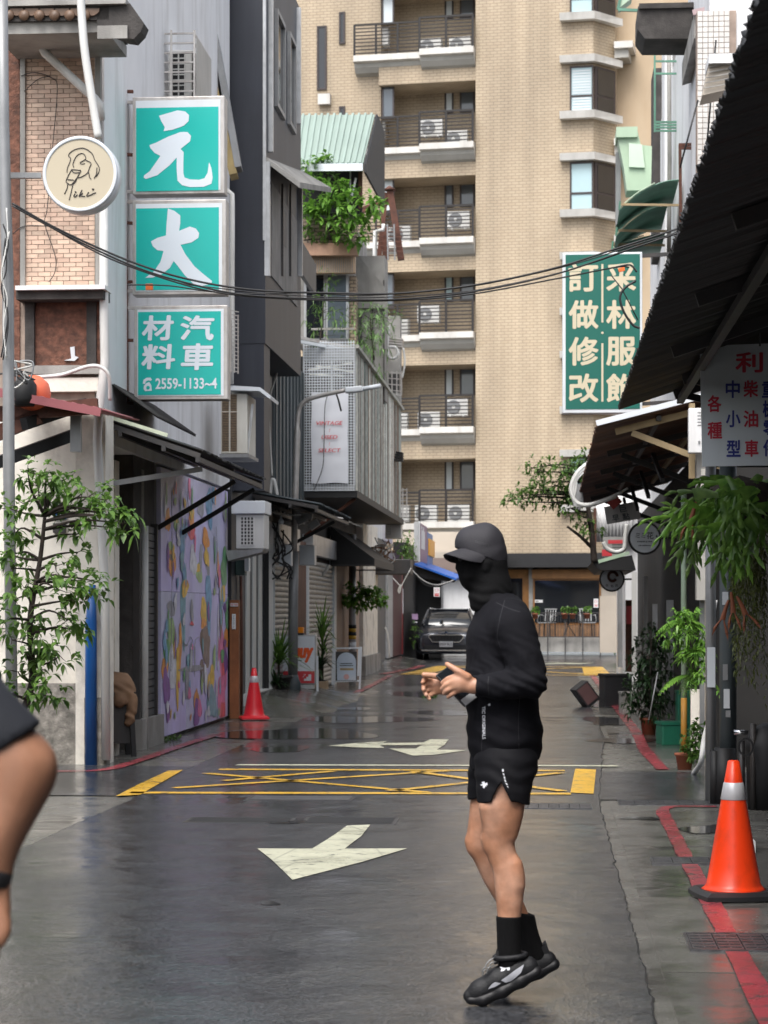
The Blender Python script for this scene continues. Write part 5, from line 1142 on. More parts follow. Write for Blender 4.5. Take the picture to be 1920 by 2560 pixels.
for k in range(6): MB().bar(Pv(1001,1225+k*13,44), Pv(1017,1224+k*13,44), 0.018).build('bar', M_alum, cg3)
for x in (1001,1007,1017): MB().bar(Pv(x,1220,44), Pv(x,1294,44), 0.022).build('bar', M_alum, cg3)

# plants of the balcony
rb = random.Random(4)
plant('balcony_shrub', 'leafy bright green shrub spilling over the curved balcony', 'shrub', Pv(830,600,VG-0.2), [Pv(825,600,VG-0.2), Pv(820,520,VG-0.2), Pv(818,430,VG-0.2), Pv(815,385,VG-0.2)], 0.03,
      [(Pv(x,y,VG-0.25-rb.random()*0.4), 0.22, 0.18) for x, y in ((812,400),(820,440),(850,470),(795,450),(765,505),(800,505),(840,510),(870,500),(880,535),(905,560),(850,545),(820,540),(770,545),(790,530),(895,595),(930,508),(945,515),(860,575),(835,480),(880,480))], 12, 0.17, 0.09, L_bright, 8)
plant('balcony_shrub', 'small pale green shrub growing at the left end of the green roof eave', 'shrub', Pv(765,440,VG-0.3), [Pv(768,450,VG-0.3), Pv(765,420,VG-0.3)], 0.015, [(Pv(763,412,VG-0.4),0.12,0.10),(Pv(775,420,VG-0.4),0.1,0.08)], 8, 0.12, 0.05, L_bright, 11)
plant('trailing_vine', 'dark trailing vine along the top of the curved balcony wall', 'vine', Pv(790,605,VG-0.2), [Pv(760,600,VG-0.15), Pv(800,598,VG-0.15), Pv(850,600,VG-0.15)], 0.015, [(Pv(x,y,VG-0.2),0.16,0.10) for x, y in ((775,590),(800,598),(830,592),(860,605),(770,560),(845,560))], 10, 0.09, 0.05, L_mid, 12)
plant('bamboo_clump', 'feathery light green bamboo hanging beside the planted house', 'bamboo', Pv(935,895,VG-0.9), [Pv(935,900,VG-0.9), Pv(930,850,VG-0.9), Pv(925,790,VG-0.9)], 0.02,
      [(Pv(x,y,VG-1.0+rb.uniform(-.3,.3)),0.20,0.22) for x, y in ((905,790),(930,775),(955,780),(975,800),(920,815),(945,820),(925,850),(940,870),(905,840),(960,840),(925,900),(940,930))], 13, 0.16, 0.022, L_bamb, 13, spread=0.7, droop=0.6)
plant('bamboo_clump', 'dark bamboo sprays in front of the planted house window', 'bamboo', Pv(810,850,VG-0.3), [Pv(800,858,VG-0.3), Pv(805,800,VG-0.3), Pv(815,700,VG-0.3)], 0.018,
      [(Pv(x,y,VG-0.3),0.18,0.28) for x, y in ((785,800),(800,740),(830,770),(850,800),(790,840),(870,770),(825,700),(860,840))], 9, 0.15, 0.022, L_mid, 14, spread=0.7, droop=0.6)
# ------------------------------------------------------------------ left side, street level
M_corg = mat('cone_orange', (0.85,0.05,0.006), 0.35, 0.05, 3, dirt=0.5, dirtc=(0.30,0.035,0.012), dscale=(9,9,5), dcut=0.56); M_cred = mat('cone_red', (0.62,0.02,0.03), 0.35, 0.05, 3, dirt=0.15, dirtc=(0.3,0.02,0.02), dscale=(6,6,3))
M_band = mat('reflective_band', (0.55,0.55,0.57), 0.35, 0.08, 8, metal=0.2); M_rubber = mat('black_rubber', (0.018,0.018,0.02), 0.45, 0.15, 6)
def cone(label, c, h, rot, body, tilt=0.0, basem=None):
    t = thing('traffic_cone', label, 'traffic cone', c, rot, 'traffic cones'); b = 0.38*h/0.66
    m = MB(); n = 8; vs = []
    for z, s in ((0,b/2),(0.022,b/2),(0.040,b/2-0.03)):
        for k in range(32):
            a = 2*math.pi*k/32; x, y = math.cos(a), math.sin(a); f = 1/max(abs(x),abs(y))**0.82; vs.append((x*s*f, y*s*f, z))
    m.add(vs, [(i*32+k, i*32+(k+1) % 32, (i+1)*32+(k+1) % 32, (i+1)*32+k) for i in range(2) for k in range(32)]+[tuple(range(64,96)), tuple(reversed(range(32)))]); m.build('base', basem or M_rubber, t, local=True)
    r0, r1 = 0.135*h/0.66, 0.028*h/0.66; rr = lambda f: r0+(r1-r0)*f
    MB().lathe((0,0,0.036), [(r0*1.2,0),(r0*1.06,0.012),(rr(0.04),0.03)]+[(rr(f),h*0.945*f) for f in (0.2,0.4,0.6,0.8,1.0)]+[(r1*0.7,h*0.95),(0.001,h*0.952)], 30).build('body', body, t, local=True)
    MB().lathe((0,0,0.036), [(rr(0.70)+0.0005,h*0.945*0.70),(rr(0.70)+0.003,h*0.945*0.705),(rr(0.835)+0.003,h*0.945*0.83),(rr(0.835)+0.0005,h*0.945*0.835)], 30).build('band', M_band, t, local=True)
    return t
q = G(635,1797,0.02); q.z = 0.02; cone('red traffic cone with white band standing by the mural end', q, 0.66, 0.2, M_cred, basem=M_cred)
q = G(1834,2248); q.z = 0.012; cone('orange traffic cone with silver band and black base near the camera', q, 0.67, 0.12, M_corg)

# rusty brown post with plates, meters above it
bp_ = thing('brown_post', 'rust-brown square post with white plates at the end of the mural', 'post', Pv(585,1793,28.3), -TH)
fr('shaft', 574, 597, 1500, 1797, 27.7, 0.12, mat('rust_brown_paint', (0.25,0.09,0.03), 0.6, 0.25, 5, dirt=0.4, dirtc=(0.08,0.03,0.015), dscale=(8,8,1)), bp_)
fr('name_plate', 576, 595, 1508, 1516, 27.7, 0.02, M_signw, bp_, 0.012); m = MB(); text(m, 'RE-7488', Pv(585.5,1512,27.7-0.012), ES, EZ, 0.085, 0.022, -EV, off=0.01); m.build('plate_text', M_nred, bp_)
fr('strip_plate', 580, 589, 1535, 1573, 27.7, 0.02, M_signw, bp_, 0.012)
m = MB()
for i, c_ in enumerate('4622777'[:6]): text(m, c_, Pv(584.5,1540+i*5.6,27.7-0.012), ES, EZ, 0.016, 0.022, -EV)
m.build('plate_text', M_line, bp_)
t = thing('meter_box', 'dark green meter box with white cap beside the brown post', 'meter', Pv(602,1440,28.2), -TH); fr('box', 588, 612, 1400, 1438, 28.2, 0.2, mat('meter_green', (0.05,0.09,0.09), 0.5, 0.1), t, 0, 0.01); fr('cap', 611, 622, 1396, 1428, 28.2, 0.15, M_signw, t, 0.02)
pipe('conduit', [Pv(581,1390,28.4), Pv(583,1480,28.35), Pv(583,1505,28.35)], 0.03, M_grey, 'grey conduit running into the top of the brown post'); pipe('conduit', [Pv(602,1440,28.5), Pv(604,1600,28.5), Pv(603,1790,28.5)], 0.02, M_rust, 'thin rusty conduit right beside the brown post')
# white folding door
wd_ = thing('white_door', 'pale grey panelled shutter door with white frame behind the red cone', 'door', S(UL,30.5,0), -TH)
M_wdoor = mat('door_white', (0.70,0.71,0.70), 0.45, 0.04, 2, dirt=0.25, dirtc=(0.42,0.42,0.4), dscale=(4,4,0.6)); M_gdoor = mat('door_grey', (0.52,0.54,0.53), 0.45, 0.05, 2, dirt=0.25, dirtc=(0.3,0.31,0.3), dscale=(4,4,0.6))
for k in range(6):
    a, b = 29.2+k*0.32, 29.2+(k+1)*0.32-0.02; MB().sbox(UL-0.02-(0.03 if k % 2 else 0), UL+0.02-(0.03 if k % 2 else 0), a, b, 0.0, 2.75).build('panel', M_gdoor, wd_)
MB().sbox(UL-0.04, UL+0.06, 31.15, 31.75, 0.0, 2.75).build('frame', M_wdoor, wd_); MB().sbox(UL-0.02, UL+0.07, 31.12, 31.15, 0.0, 2.75).build('gap', M_black, wd_)
MB().sbox(UL-0.1, UL+0.08, 29.0, 31.8, 0.0, 0.28).build('kick_plate', M_wdoor, wd_)
# roller shutters further along
def shutter(label, v0, v1, mt, z1=2.35, u=UL):
    t = thing('roller_shutter', label, 'shutter', S(u,(v0+v1)/2,0), -TH); src = None
    for k in range(int(z1/0.085)):
        if src is None:
            m = MB(); n = 5; vs = []
            for i in range(n+1): a = math.pi*i/n; vs += [S(u+0.02*math.sin(a), v, 0.02+0.08*i/n) for v in (v0, v1)]
            m.add(vs, [(2*i,2*i+1,2*i+3,2*i+2) for i in range(n)], 0, True); src = m.build('slat', mt, t)
        else: o = bpy.data.objects.new('slat', src.data); col.objects.link(o); o.parent = t; o.location = (0,0,0.085*k)
    for v in (v0-0.06, v1): MB().sbox(u-0.05, u+0.05, v, v+0.06, 0, z1+0.05).build('guide', M_signw, t)
    MB().sbox(u-0.1, u+0.12, v0-0.05, v1+0.05, z1+0.05, z1+0.4).build('box', M_galv, t)
    return t
shutter('pale roller shutter behind the grey lamp post', 32.0, 34.6, M_shut); shutter('pale roller shutter beside the brown wall panel, behind the spiky plant', 36.6, 40.9, M_shut); 
hc = thing('shop_row', 'row of low shop fronts under the caged balcony', 'building', S(-6,42,0), -TH)
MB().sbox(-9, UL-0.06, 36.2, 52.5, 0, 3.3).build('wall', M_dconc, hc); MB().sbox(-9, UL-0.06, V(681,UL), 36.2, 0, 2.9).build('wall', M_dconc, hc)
MB().sbox(-9, UL-0.2, 47.0, 59.5, 3.3, 5.0).build('upper_wall', M_wall, hc); MB().sbox(UL-0.1, UL+0.02, 34.75, 36.4, 0, 2.6).build('brown_panel', M_beam, hc)
MB().sbox(UL-0.1, UL+0.03, 41.1, 41.5, 0, 2.9).build('white_jamb', M_pvc, hc); MB().sbox(UL-0.1, UL+0.0, 41.5, 45.0, 0, 2.9).build('brown_door', mat('tan_brown', (0.20,0.11,0.07), 0.6, 0.1, 2), hc); MB().sbox(UL-0.1,UL+0.02,45.0,46.6,0,2.9).build('pink_jamb', mat('pinkish_wall', (0.42,0.29,0.22), 0.6, 0.1, 2), hc)
MB().sbox(UL-0.3, UL+0.10, 46.7, 50.6, 0.0, 3.4).build('old_pillar', M_plast, hc); MB().sbox(UL-0.3, UL+0.16, 46.6, 50.8, 0.0, 0.42).build('pillar_base', M_conc, hc)
MB().sbox(UL-0.4, UL-0.05, 51.0, 55.0, 0, 3.2).build('dark_shutter', M_shutd, hc)
for (a, b, mt, nm) in ((55.0,56.6,M_galv,'grey_jamb'),(56.6,60.0,mat('maroon_wall', (0.075,0.012,0.016), 0.5, 0.15, 3),'maroon_wall'),(60.0,60.6,mat('red_post', (0.30,0.02,0.025), 0.4, 0.1),'red_post')): MB().sbox(UL-0.3, UL+0.02, a, b, 0.2, 3.0).build(nm, mt, hc)
m = MB(); text(m, '|', S(UL+0.03,60.3,1.7), ES, EZ, 0.05, 0.7, -EV); m.build('white_slip', M_signw, hc)
# low grey awning, black fabric awning
aw2 = awning('grey_awning', 'low grey corrugated awning beside the lamp post', -3.24, 2.93, UL-0.1, 3.12, 29.9, 34.6, M_slate, braces=(33,))
a3 = thing('black_awning', 'black cloth awning sloping over the brown door', 'awning', S(-4,42,2.4), -TH)
m = MB(); m.add([S(UL,40.6,3.05),S(UL,45.6,3.05),S(-3.35,45.6,2.42),S(-3.35,40.6,2.42),S(-3.35,40.6,2.28),S(-3.35,45.6,2.28),S(UL,40.6,2.28)], [(0,3,2,1),(3,4,5,2),(0,6,4,3)]); m.build('cloth', M_black, a3)
for v in (40.6,45.6): MB().bar(S(UL,v,2.3), S(-3.36,v,2.3), 0.03).build('arm', M_dgrey, a3)
pipe('white_tube', catmull([Pv(822,1412,39),Pv(812,1430,39),Pv(790,1448,39),Pv(755,1456,39)],5), 0.03, M_pvc, 'curved white tube below the black cloth awning', 'tube')
# boxes, lamps and cameras under the grey awning
t = thing('utility_box', 'pair of white utility boxes behind the lamp post', 'box', Pv(740,1415,33.5), -TH); fr('box', 698, 728, 1362, 1415, 31.9, 0.2, M_signw, t, 0, 0.01); fr('box', 748, 786, 1363, 1413, 33.8, 0.3, M_signw, t, 0, 0.01)
for x in (707,713): fr('groove', x, x+1.5, 1363, 1414, 33.8, 0.02, M_dgrey, t, 0.006)
t = thing('floodlight_cluster', 'grey floodlights and cameras bundled at the top of the lamp post shaft', 'lights', Pv(765,1310,32.2), -TH)
for (x, y, a) in ((755,1300,0.4),(768,1290,-0.2),(785,1312,0.6),(748,1290,0.9)): MB().box(Pv(x,y,32.2), 0.16, 0.14, 0.10, axes(ES*math.cos(a)+EZ*math.sin(a))).build('lamp', M_grey, t)
t = thing('bare_bulb', 'white bare bulb hanging under the grey awning', 'lamp', Pv(703,1300,31), -TH); MB().lathe(Pv(703,1304,31), [(0.001,-0.045),(0.03,-0.03),(0.042,0.0),(0.03,0.03),(0.015,0.05),(0.015,0.09)], 14).build('bulb', M_signw, t); pipe('lamp_flex', sag(Pv(663,1275,31), Pv(752,1287,31), 0.03, 10), 0.008, M_pvc, 'white flex slung between the hooded air conditioner and the lamp post', 'wire')
for i in range(7):
    r_ = random.Random(i+90); pts = [(672+r_.uniform(0,40), 1330+r_.uniform(-30,20))]+[(672+r_.uniform(0,60), 1370+k*26) for k in range(4)]
    pipe('hanging_cable', catmull([Pv(x,y,31.6) for x,y in pts],5), 0.012, M_cable, 'black cable dangling before the pale roller shutter', 'cable', group='cables by the pale shutter')
# lamp post
lp = thing('street_lamp', 'grey street lamp post with curved arm and white lamp head', 'street lamp', S(UZ(731,1740,32.6)[0],32.6,0), -TH)
pl = [Pv(731,1742,32.6)]; bx = S(UZ(732,1740,32.6)[0],32.6,0.02)
m = MB(); m.lathe(bx, [(0.125,0),(0.125,0.30),(0.10,0.34),(0.08,0.42)], 14); m.build('base', M_slate, lp)
up = [bx+EZ*0.4, Pv(733,1500,32.6), Pv(735,1380,32.6)]; MB().tube(up, 0.075, 12).build('shaft', M_grey, lp)
arm = catmull([Pv(735,1380,32.6), Pv(738,1240,32.6), Pv(742,1100,32.6), Pv(746,1030,32.6), Pv(760,1005,32.6), Pv(790,992,32.6), Pv(864,975,32.6)], 5); MB().tube(arm, [0.05]*12+[0.035]*(len(arm)-12), 9).build('arm', M_alum, lp)
hd = MB(); hd.box(Pv(885,974,32.6), 0.27, 0.16, 0.09, axes(Pv(905,972,32.6)-Pv(866,976,32.6))); hd = hd.build('lamp_head', M_signw, lp, bevel=0.02); MB().tube([Pv(903,973,32.6), Pv(952,964,32.6)], 0.035, 8).build('lamp_tube', M_signw, hd)
pipe('loose_strap', [Pv(841,985,32.5), Pv(846,1000,32.5), Pv(853,1028,32.5)], 0.014, M_cable, 'black strap hanging from the street lamp arm', 'strap')

# sign box with script lettering, plants, easel board
VQ = 33.3
sg = thing('sign_box', 'white standing lightbox sign with orange script and red stair panel', 'sign', Pv(755,1720,VQ), -TH)
fr('case', 703, 790, 1587, 1712, VQ, 0.22, M_galv, sg, 0, 0.02); fr('face', 706, 786, 1591, 1678, VQ, 0.02, M_signw, sg, 0.01); fr('red_panel', 706, 786, 1678, 1708, VQ, 0.02, M_nred, sg, 0.012)
M_scr = mat('script_orange', (0.75,0.10,0.015), 0.4, 0.1); m = MB(); text(m, 'uuy', Pv(758,1638,VQ-0.012), ES, EZ, 48/FP*VQ, 34/FP*VQ, -EV, bold=0.05, shear=0.2, lift=0.006); m.build('lettering', M_scr, sg)
m = MB(); m.prism([Pv(x,y,VQ-0.013) for x, y in ((760,1702),(760,1697),(766,1697),(766,1692),(771,1692),(771,1686),(778,1686),(778,1702))], -EV*0.006); m.build('stair_icon', M_signw, sg)
m = MB(); m.bar(Pv(757,1693,VQ-0.018), Pv(764,1686,VQ-0.018), 0.02, 0.006); m.bar(Pv(764,1686,VQ-0.018), Pv(759,1686,VQ-0.018), 0.015, 0.006); m.build('arrow_icon', M_signw, sg)
m = MB(); m.box(Pv(748,1651,VQ-0.013), 14/FP*VQ, 0.004, 1.6/FP*VQ, (ES,EV,EZ)); m.build('small_print', M_dgrey, sg)
m = MB()
m.bar(Pv(793,1640,VQ), Pv(794,1752,VQ), 0.035); m.build('leg', M_signw, sg); fr('foot_rack', 720, 785, 1712, 1722, VQ, 0.15, M_galv, sg)
ob = thing('orange_beacon', 'small orange beacon box on top of the script sign', 'beacon', Pv(751,1587,VQ), -TH); fr('lens', 744, 758, 1568, 1583, VQ, 0.14, mat('beacon_orange', (0.85,0.26,0.01), 0.3, 0.05), ob, 0, 0.012); fr('foot', 744, 759, 1583, 1587, VQ, 0.15, M_dgrey, ob)
tb_ = thing('planter_box', 'long tan planter box behind the script sign', 'planter', Pv(780,1745,35.6), -TH); fr('box', 742, 816, 1703, 1746, 35.3, 0.35, mat('tan_planter', (0.38,0.27,0.17), 0.7, 0.12, 3), tb_, 0, 0.01); fr('soil', 744, 814, 1701, 1704, 35.33, 0.28, M_black, tb_)
spiky('spiky_plant', 'spiky dracaena on a tall stem standing in the tan planter', Pv(806,1703,35.5), 70, 0.55, 0.03, L_mid, 21, stem=0.95); spiky('spiky_plant', 'dark low spiky plant drooping over the tan planter', Pv(800,1703,35.4), 50, 0.5, 0.035, L_dark, 22, stem=0.35)
spiky('palm_plant', 'green palm fanned out to the left of the lamp post', Pv(697,1738,31.9), 90, 0.75, 0.028, L_mid, 23, stem=0.25, potr=0.2, poth=0.3, potm=M_dgrey); spiky('palm_plant', 'low dark palm leaves at the foot of the lamp post', Pv(690,1750,31.6), 40, 0.4, 0.03, L_dark, 24, stem=0.1, potr=0.15, poth=0.15, potm=M_dgrey)
plant('leafy_pot', 'small bright leafy plant under the script sign', 'plant', Pv(757,1748,34.6), [Pv(757,1748,34.6), Pv(757,1730,34.6)], 0.01, [(Pv(757,1733,34.5),0.06,0.08),(Pv(762,1738,34.5),0.05,0.06)], 7, 0.09, 0.04, L_bright, 25)
VE = 38.6
es = thing('easel_board', 'white frame easel board with arched pale blue poster', 'easel', Pv(868,1720,VE), -TH)
for (a, b) in (((833,1618),(831,1712)),((903,1617),(899,1723)),((838,1622),(838,1700)),((898,1622),(895,1690))): MB().bar(Pv(*a,VE), Pv(*b,VE), 0.035).build('leg', M_signw, es)
for (a, b) in (((834,1621),(903,1620)),((832,1704),(900,1702))): MB().bar(Pv(*a,VE), Pv(*b,VE), 0.03).build('rail', M_signw, es)
fr('board', 839, 892, 1629, 1702, VE, 0.02, M_dgrey, es, 0.02)
pts = [(843,1701)]+[(866-24*math.cos(math.pi*k/12), 1655-24*math.sin(math.pi*k/12)) for k in range(13)]+[(890,1701)]
m = MB(); m.prism([Pv(x,y,VE-0.022) for x,y in pts], -EV*0.004); m.build('arch_poster', mat('poster_blue', (0.48,0.56,0.66), 0.5, 0.1, 3, c2=(0.62,0.64,0.66)), es)
m = MB()
for (y, w) in ((1659,30),(1664,34)): m.box(Pv(866,y,VE-0.027), w/FP*VE, 0.003, 2.2/FP*VE, (ES,EV,EZ))
m.build('poster_text', M_slate, es); m = MB(); m.box(Pv(867,1673,VE-0.027), 34/FP*VE, 0.003, 5/FP*VE, (ES,EV,EZ)); m.build('poster_bar', M_yelw, es); m = MB(); m.lathe(Pv(866,1692,VE-0.027), [(0.05,0),(0.05,0.003)], 14, -EV); m.build('poster_picture', mat('poster_pink', (0.6,0.35,0.33), 0.5), es)
# striped pole and hanging basket
yp = thing('striped_pole', 'grey pole with yellow and black stripes and paper slips', 'pole', S(UZ(880,1700,43.5)[0],43.5,0), -TH); c0 = Pv(881,1690,43.5); c0.z = 0; MB().tube([c0, c0+EZ*3.0], 0.075, 12).build('shaft', M_galv, yp)
for k in range(4): z = ZV(1598-k*9, -4, 43.5); MB().tube([c0+EZ*z+ES*0.0, c0+EZ*(z+0.075)], 0.08, 12).build('stripe', M_yel if k % 2 == 0 else M_black, yp)
MB().tube([c0+EZ*ZV(1624,-4,43.5), c0+EZ*ZV(1605,-4,43.5)], 0.079, 12).build('paper_slip', M_signw, yp)
plant('hanging_basket', 'hanging basket of trailing green leaves before the cream pillar', 'plant', Pv(900,1500,43), [Pv(899,1425,43), Pv(899,1470,43)], 0.012, [(Pv(x,y,43+random.Random(x).uniform(-.2,.2)),0.20,0.12) for x, y in ((865,1482),(885,1475),(905,1480),(925,1478),(940,1485),(875,1497),(900,1495),(930,1500),(910,1510),(885,1508),(945,1500),(858,1495))], 16, 0.12, 0.07, L_bright, 26)
# air conditioner, brush and cabling under the caged balcony's far end
grid_ac('air_conditioner', 'white air conditioner under the far end of the plank balcony', 963, 1003, 1298, 1346, 47.5, 0.5, M_acw, 3, 6, 966, 978, 1302, 1338)
pipe('balcony_strut', [S(UC,36.3,3.35), S(UL,36.3,2.7)], 0.03, M_rust, 'thin rusty strut bracing the caged balcony floor', 'strut')
for i in range(9):
    r_ = random.Random(i+120); pts = [(935+r_.uniform(0,40), 1360+r_.uniform(-20,20))]+[(925+r_.uniform(0,65), 1385+r_.uniform(-25,30)) for k in range(4)]
    pipe('cable_nest', catmull([Pv(x,y,46) for x,y in pts],5), 0.012, M_wood if i % 3 else M_pvc, 'looped cable in the tangle above the cream pillar', 'cable', group='cable tangle above the pillar')
t = thing('black_box', 'large black box hung beside the cable tangle', 'box', Pv(1000,1430,50), -TH); fr('box', 936, 1026, 1398, 1436, 50, 0.9, M_dgrey, t, 0, 0.02); fr('sticker', 976, 984, 1413, 1425, 50, 0.02, M_signw, t, 0.004)
pipe('tied_rope', catmull([Pv(982,1445,50),Pv(998,1462,50),Pv(1003,1465,50),Pv(1014,1445,50),Pv(1028,1420,50)],5), 0.012, M_pvc, 'white rope tied in a loop in front of the maroon wall', 'rope'); pipe('tied_rope', catmull([Pv(1002,1462,49.9),Pv(996,1475,49.9),Pv(999,1482,49.9),Pv(1003,1462,49.9)],5), 0.018, M_pvc, 'knotted end of the white rope in front of the maroon wall', 'rope')
pipe('white_hose', catmull([Pv(962,1568,50),Pv(968,1580,50),Pv(972,1610,50),Pv(974,1643,50)],5), 0.02, M_pvc, 'thin white hose standing beside the cream pillar', 'hose')
# purple and blue signs, blue awning, garage
VP_ = 56.0
ps = thing('purple_sign', 'purple projecting sign with white edges above the blue awning', 'sign', Pv(1050,1400,VP_), -TH)
a, b = UZ(1035,1300,VP_), UZ(1048,1300,VP_); z0, z1 = ZV(1402,a[0],VP_), ZV(1305,a[0],VP_)
MB().sbox(a[0], b[0], VP_, VP_+0.05, z0, z1).build('end_panel', M_galv, ps); ua = b[0]; v1 = V(1068, ua)
MB().sbox(ua-0.03, ua, VP_+0.05, v1, z0, z1).build('face', mat('purple', (0.17,0.10,0.22), 0.4, 0.08, 3), ps); MB().sbox(ua-0.02, ua+0.01, VP_+0.0, VP_+0.25, z0-0.02, z1+0.02).build('edge', M_signw, ps)
m = MB(); 
for k in range(4): m.sbox(ua, ua+0.01, VP_+0.9+k*0.42, VP_+1.15+k*0.42, z0+0.35, z0+0.95-0.1*(k % 2))
m.build('lettering', M_signw, ps)
bs_ = thing('blue_sign', 'blue sign with orange cut-out behind the purple sign', 'sign', S(ua,v1+1,z0), -TH); v2 = V(1082,ua); MB().sbox(ua-0.03, ua, v1+0.05, v2, z0-0.12, z1-0.12).build('face', mat('sign_blue', (0.03,0.16,0.45), 0.4, 0.08, 3), bs_); MB().sbox(ua, ua+0.05, v1+0.4, v2+0.2, z0+0.25, z1-0.3).build('cutout', mat('sign_orange', (0.8,0.36,0.03), 0.4, 0.08, 3), bs_)
ba = thing('blue_awning', 'bright blue sheet awning over the dark garage', 'awning', Pv(1080,1420,59), -TH); m = MB(); q0, q1, q2, q3 = Pv(1036,1408,58), Pv(1062,1404,61), Pv(1158,1440,61), Pv(1140,1446,58); m.add([q0,q1,q2,q3]+[p-EZ*0.05 for p in (q0,q1,q2,q3)], [(0,3,2,1),(4,5,6,7),(0,4,7,3),(3,7,6,2),(1,5,4,0),(2,6,5,1)]); m.build('sheet', mat('awning_blue', (0.01,0.10,0.42), 0.4, 0.1, 3), ba)
m = MB(); m.prism([Pv(1030,1412,58.2), Pv(1142,1448,58.2), Pv(1135,1456,58.2), Pv(1060,1446,58.2), Pv(1030,1430,58.2)], EV*0.2); m.build('valance', M_black, ba)
for k in range(3): pipe('awning_wire', catmull([Pv(1030,1425,57.8),Pv(1060,1452+k*4,57.8),Pv(1095,1462+k*2,57.8),Pv(1135,1450,57.8)],5), 0.010, M_pvc if k == 0 else M_cable, ['white wire drooping under the blue awning','black wire drooping under the blue awning','lowest black wire under the blue awning'][k], 'wire')
ga = thing('garage', 'dark open garage with white inner wall behind the parked car', 'garage', Pv(1090,1600,66), -TH)
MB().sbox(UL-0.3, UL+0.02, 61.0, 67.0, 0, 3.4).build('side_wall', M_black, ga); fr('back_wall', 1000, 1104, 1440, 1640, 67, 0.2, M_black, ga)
wr = fr('white_wall', 1108, 1215, 1450, 1640, 66.5, 0.2, M_white, ga); fr('lintel', 1000, 1260, 1395, 1432, 66.0, 0.4, mat('garage_lintel', (0.20,0.15,0.13), 0.7, 0.1, 2), ga); fr('grey_post', 1103, 1108, 1448, 1640, 66.4, 0.1, M_grey, ga)
fr('roof', 990, 1260, 1380, 1395, 66.0, 4.0, M_beige, ga); fr('back_top', 990, 1190, 1330, 1382, 68.5, 0.3, M_beige, ga)
u_, z_ = UZ(1092,1480,66.2); t = thing('notice', 'white no-smoking notice with red ring inside the garage', 'notice', S(u_,66.2,z_), -TH); MB().box(S(u_,66.2,z_), 0.19, 0.02, 0.29, (ES,EV,EZ)).build('board', M_nos, t); m = MB()
for k in range(16): a_, b_ = 2*math.pi*k/16, 2*math.pi*(k+1)/16; o = S(u_,66.18,z_+0.06); m.bar(o+ES*0.05*math.cos(a_)+EZ*0.05*math.sin(a_), o+ES*0.05*math.cos(b_)+EZ*0.05*math.sin(b_), 0.012, 0.004)
m.box(S(u_,66.185,z_-0.05), 0.14, 0.004, 0.02, (ES,EV,EZ)); m.box(S(u_,66.185,z_-0.1), 0.14, 0.004, 0.05, (ES,EV,EZ)); m.build('print', M_nred, t)
t = thing('lilac_poster', 'small lilac poster beside the parked car', 'poster', Pv(1038,1541,61.5), -TH); fr('sheet', 1030, 1045, 1535, 1549, 61.2, 0.02, mat('lilac', (0.45,0.30,0.50), 0.5), t)
plant('shrub', 'green shrub growing behind the purple sign', 'shrub', Pv(1015,1395,55), [Pv(1015,1398,55), Pv(1015,1360,55)], 0.02, [(Pv(x,y,55),0.22,0.2) for x,y in ((1012,1345),(1022,1365),(1008,1372),(1025,1385),(1018,1390))], 14, 0.12, 0.05, L_mid, 27)
plant('shrub', 'small shrub and yellow flowers left of the parked car', 'shrub', Pv(1036,1620,61.2), [Pv(1036,1625,61.2), Pv(1036,1580,61.2)], 0.015, [(Pv(x,y,61),0.12,0.16) for x,y in ((1034,1565),(1040,1580),(1032,1600))], 9, 0.1, 0.05, L_mid, 28)

# ------------------------------------------------------------------ the parked car
M_car = mat('car_paint', (0.045,0.05,0.062), 0.25, 0.05, 2, metal=0.4, coat=0.8); M_chrome = mat('chrome', (0.65,0.65,0.66), 0.15, 0.03, 2, metal=1.0); M_lens = mat('lamp_lens', (0.25,0.27,0.3), 0.1, 0.05, 2, coat=1)
car = thing('parked_car', 'dark grey estate car parked nose-out below the blue awning', 'car', S(-2.98,61.2,0.0), -TH)
def loft(st, n_):
    m = MB(); vs = []; fs = []
    for (y, pr) in st:
        full = [(x, z) for x, z in pr]+[(-x, z) for x, z in reversed(pr)]; vs += [(x, y, z) for x, z in full]
    k = len(vs)//len(st)
    for i in range(len(st)-1):
        for j in range(k): fs.append((i*k+j, (i+1)*k+j, (i+1)*k+(j+1) % k, i*k+(j+1) % k))
    fs.append(tuple(range(k))); fs.append(tuple(reversed(range((len(st)-1)*k, len(st)*k)))); m.add(vs, fs, 0, True); return m
def sec(w, h, zb): return [(w*0.44,zb),(w*0.49,zb+0.12),(w*0.5,zb+(h-zb)*0.5),(w*0.485,zb+(h-zb)*0.8),(w*0.42,h-0.03),(w*0.25,h),(0.06,h+0.012)]
loft([(0.0,sec(1.35,0.72,0.24)),(0.06,sec(1.62,0.80,0.2)),(0.3,sec(1.80,0.88,0.18)),(0.8,sec(1.86,0.96,0.18)),(1.35,sec(1.86,1.02,0.18)),(2.6,sec(1.87,1.03,0.18)),(4.2,sec(1.84,1.02,0.18)),(4.65,sec(1.70,0.95,0.25))], 0).build('body', M_car, car, local=True)
def sec2(w, z0, z1): return [(w[0]*0.5,z0),(w[0]*0.47+w[1]*0.03,z0+(z1-z0)*0.5),(w[1]*0.5,z1-0.05),(w[1]*0.4,z1),(0.05,z1+0.012)]
gl = loft([(1.15,sec2((1.50,1.46),0.96,1.03)),(1.55,sec2((1.56,1.36),0.97,1.26)),(1.95,sec2((1.60,1.24),0.97,1.44)),(2.8,sec2((1.62,1.22),0.97,1.475)),(4.0,sec2((1.58,1.18),0.97,1.43)),(4.5,sec2((1.45,1.1),0.95,1.05))], 0).build('windscreen', M_glass, car, local=True)
MB().box((0,2.95,1.478),1.12,2.0,0.03).build('roof', M_car, car, local=True, bevel=0.01)
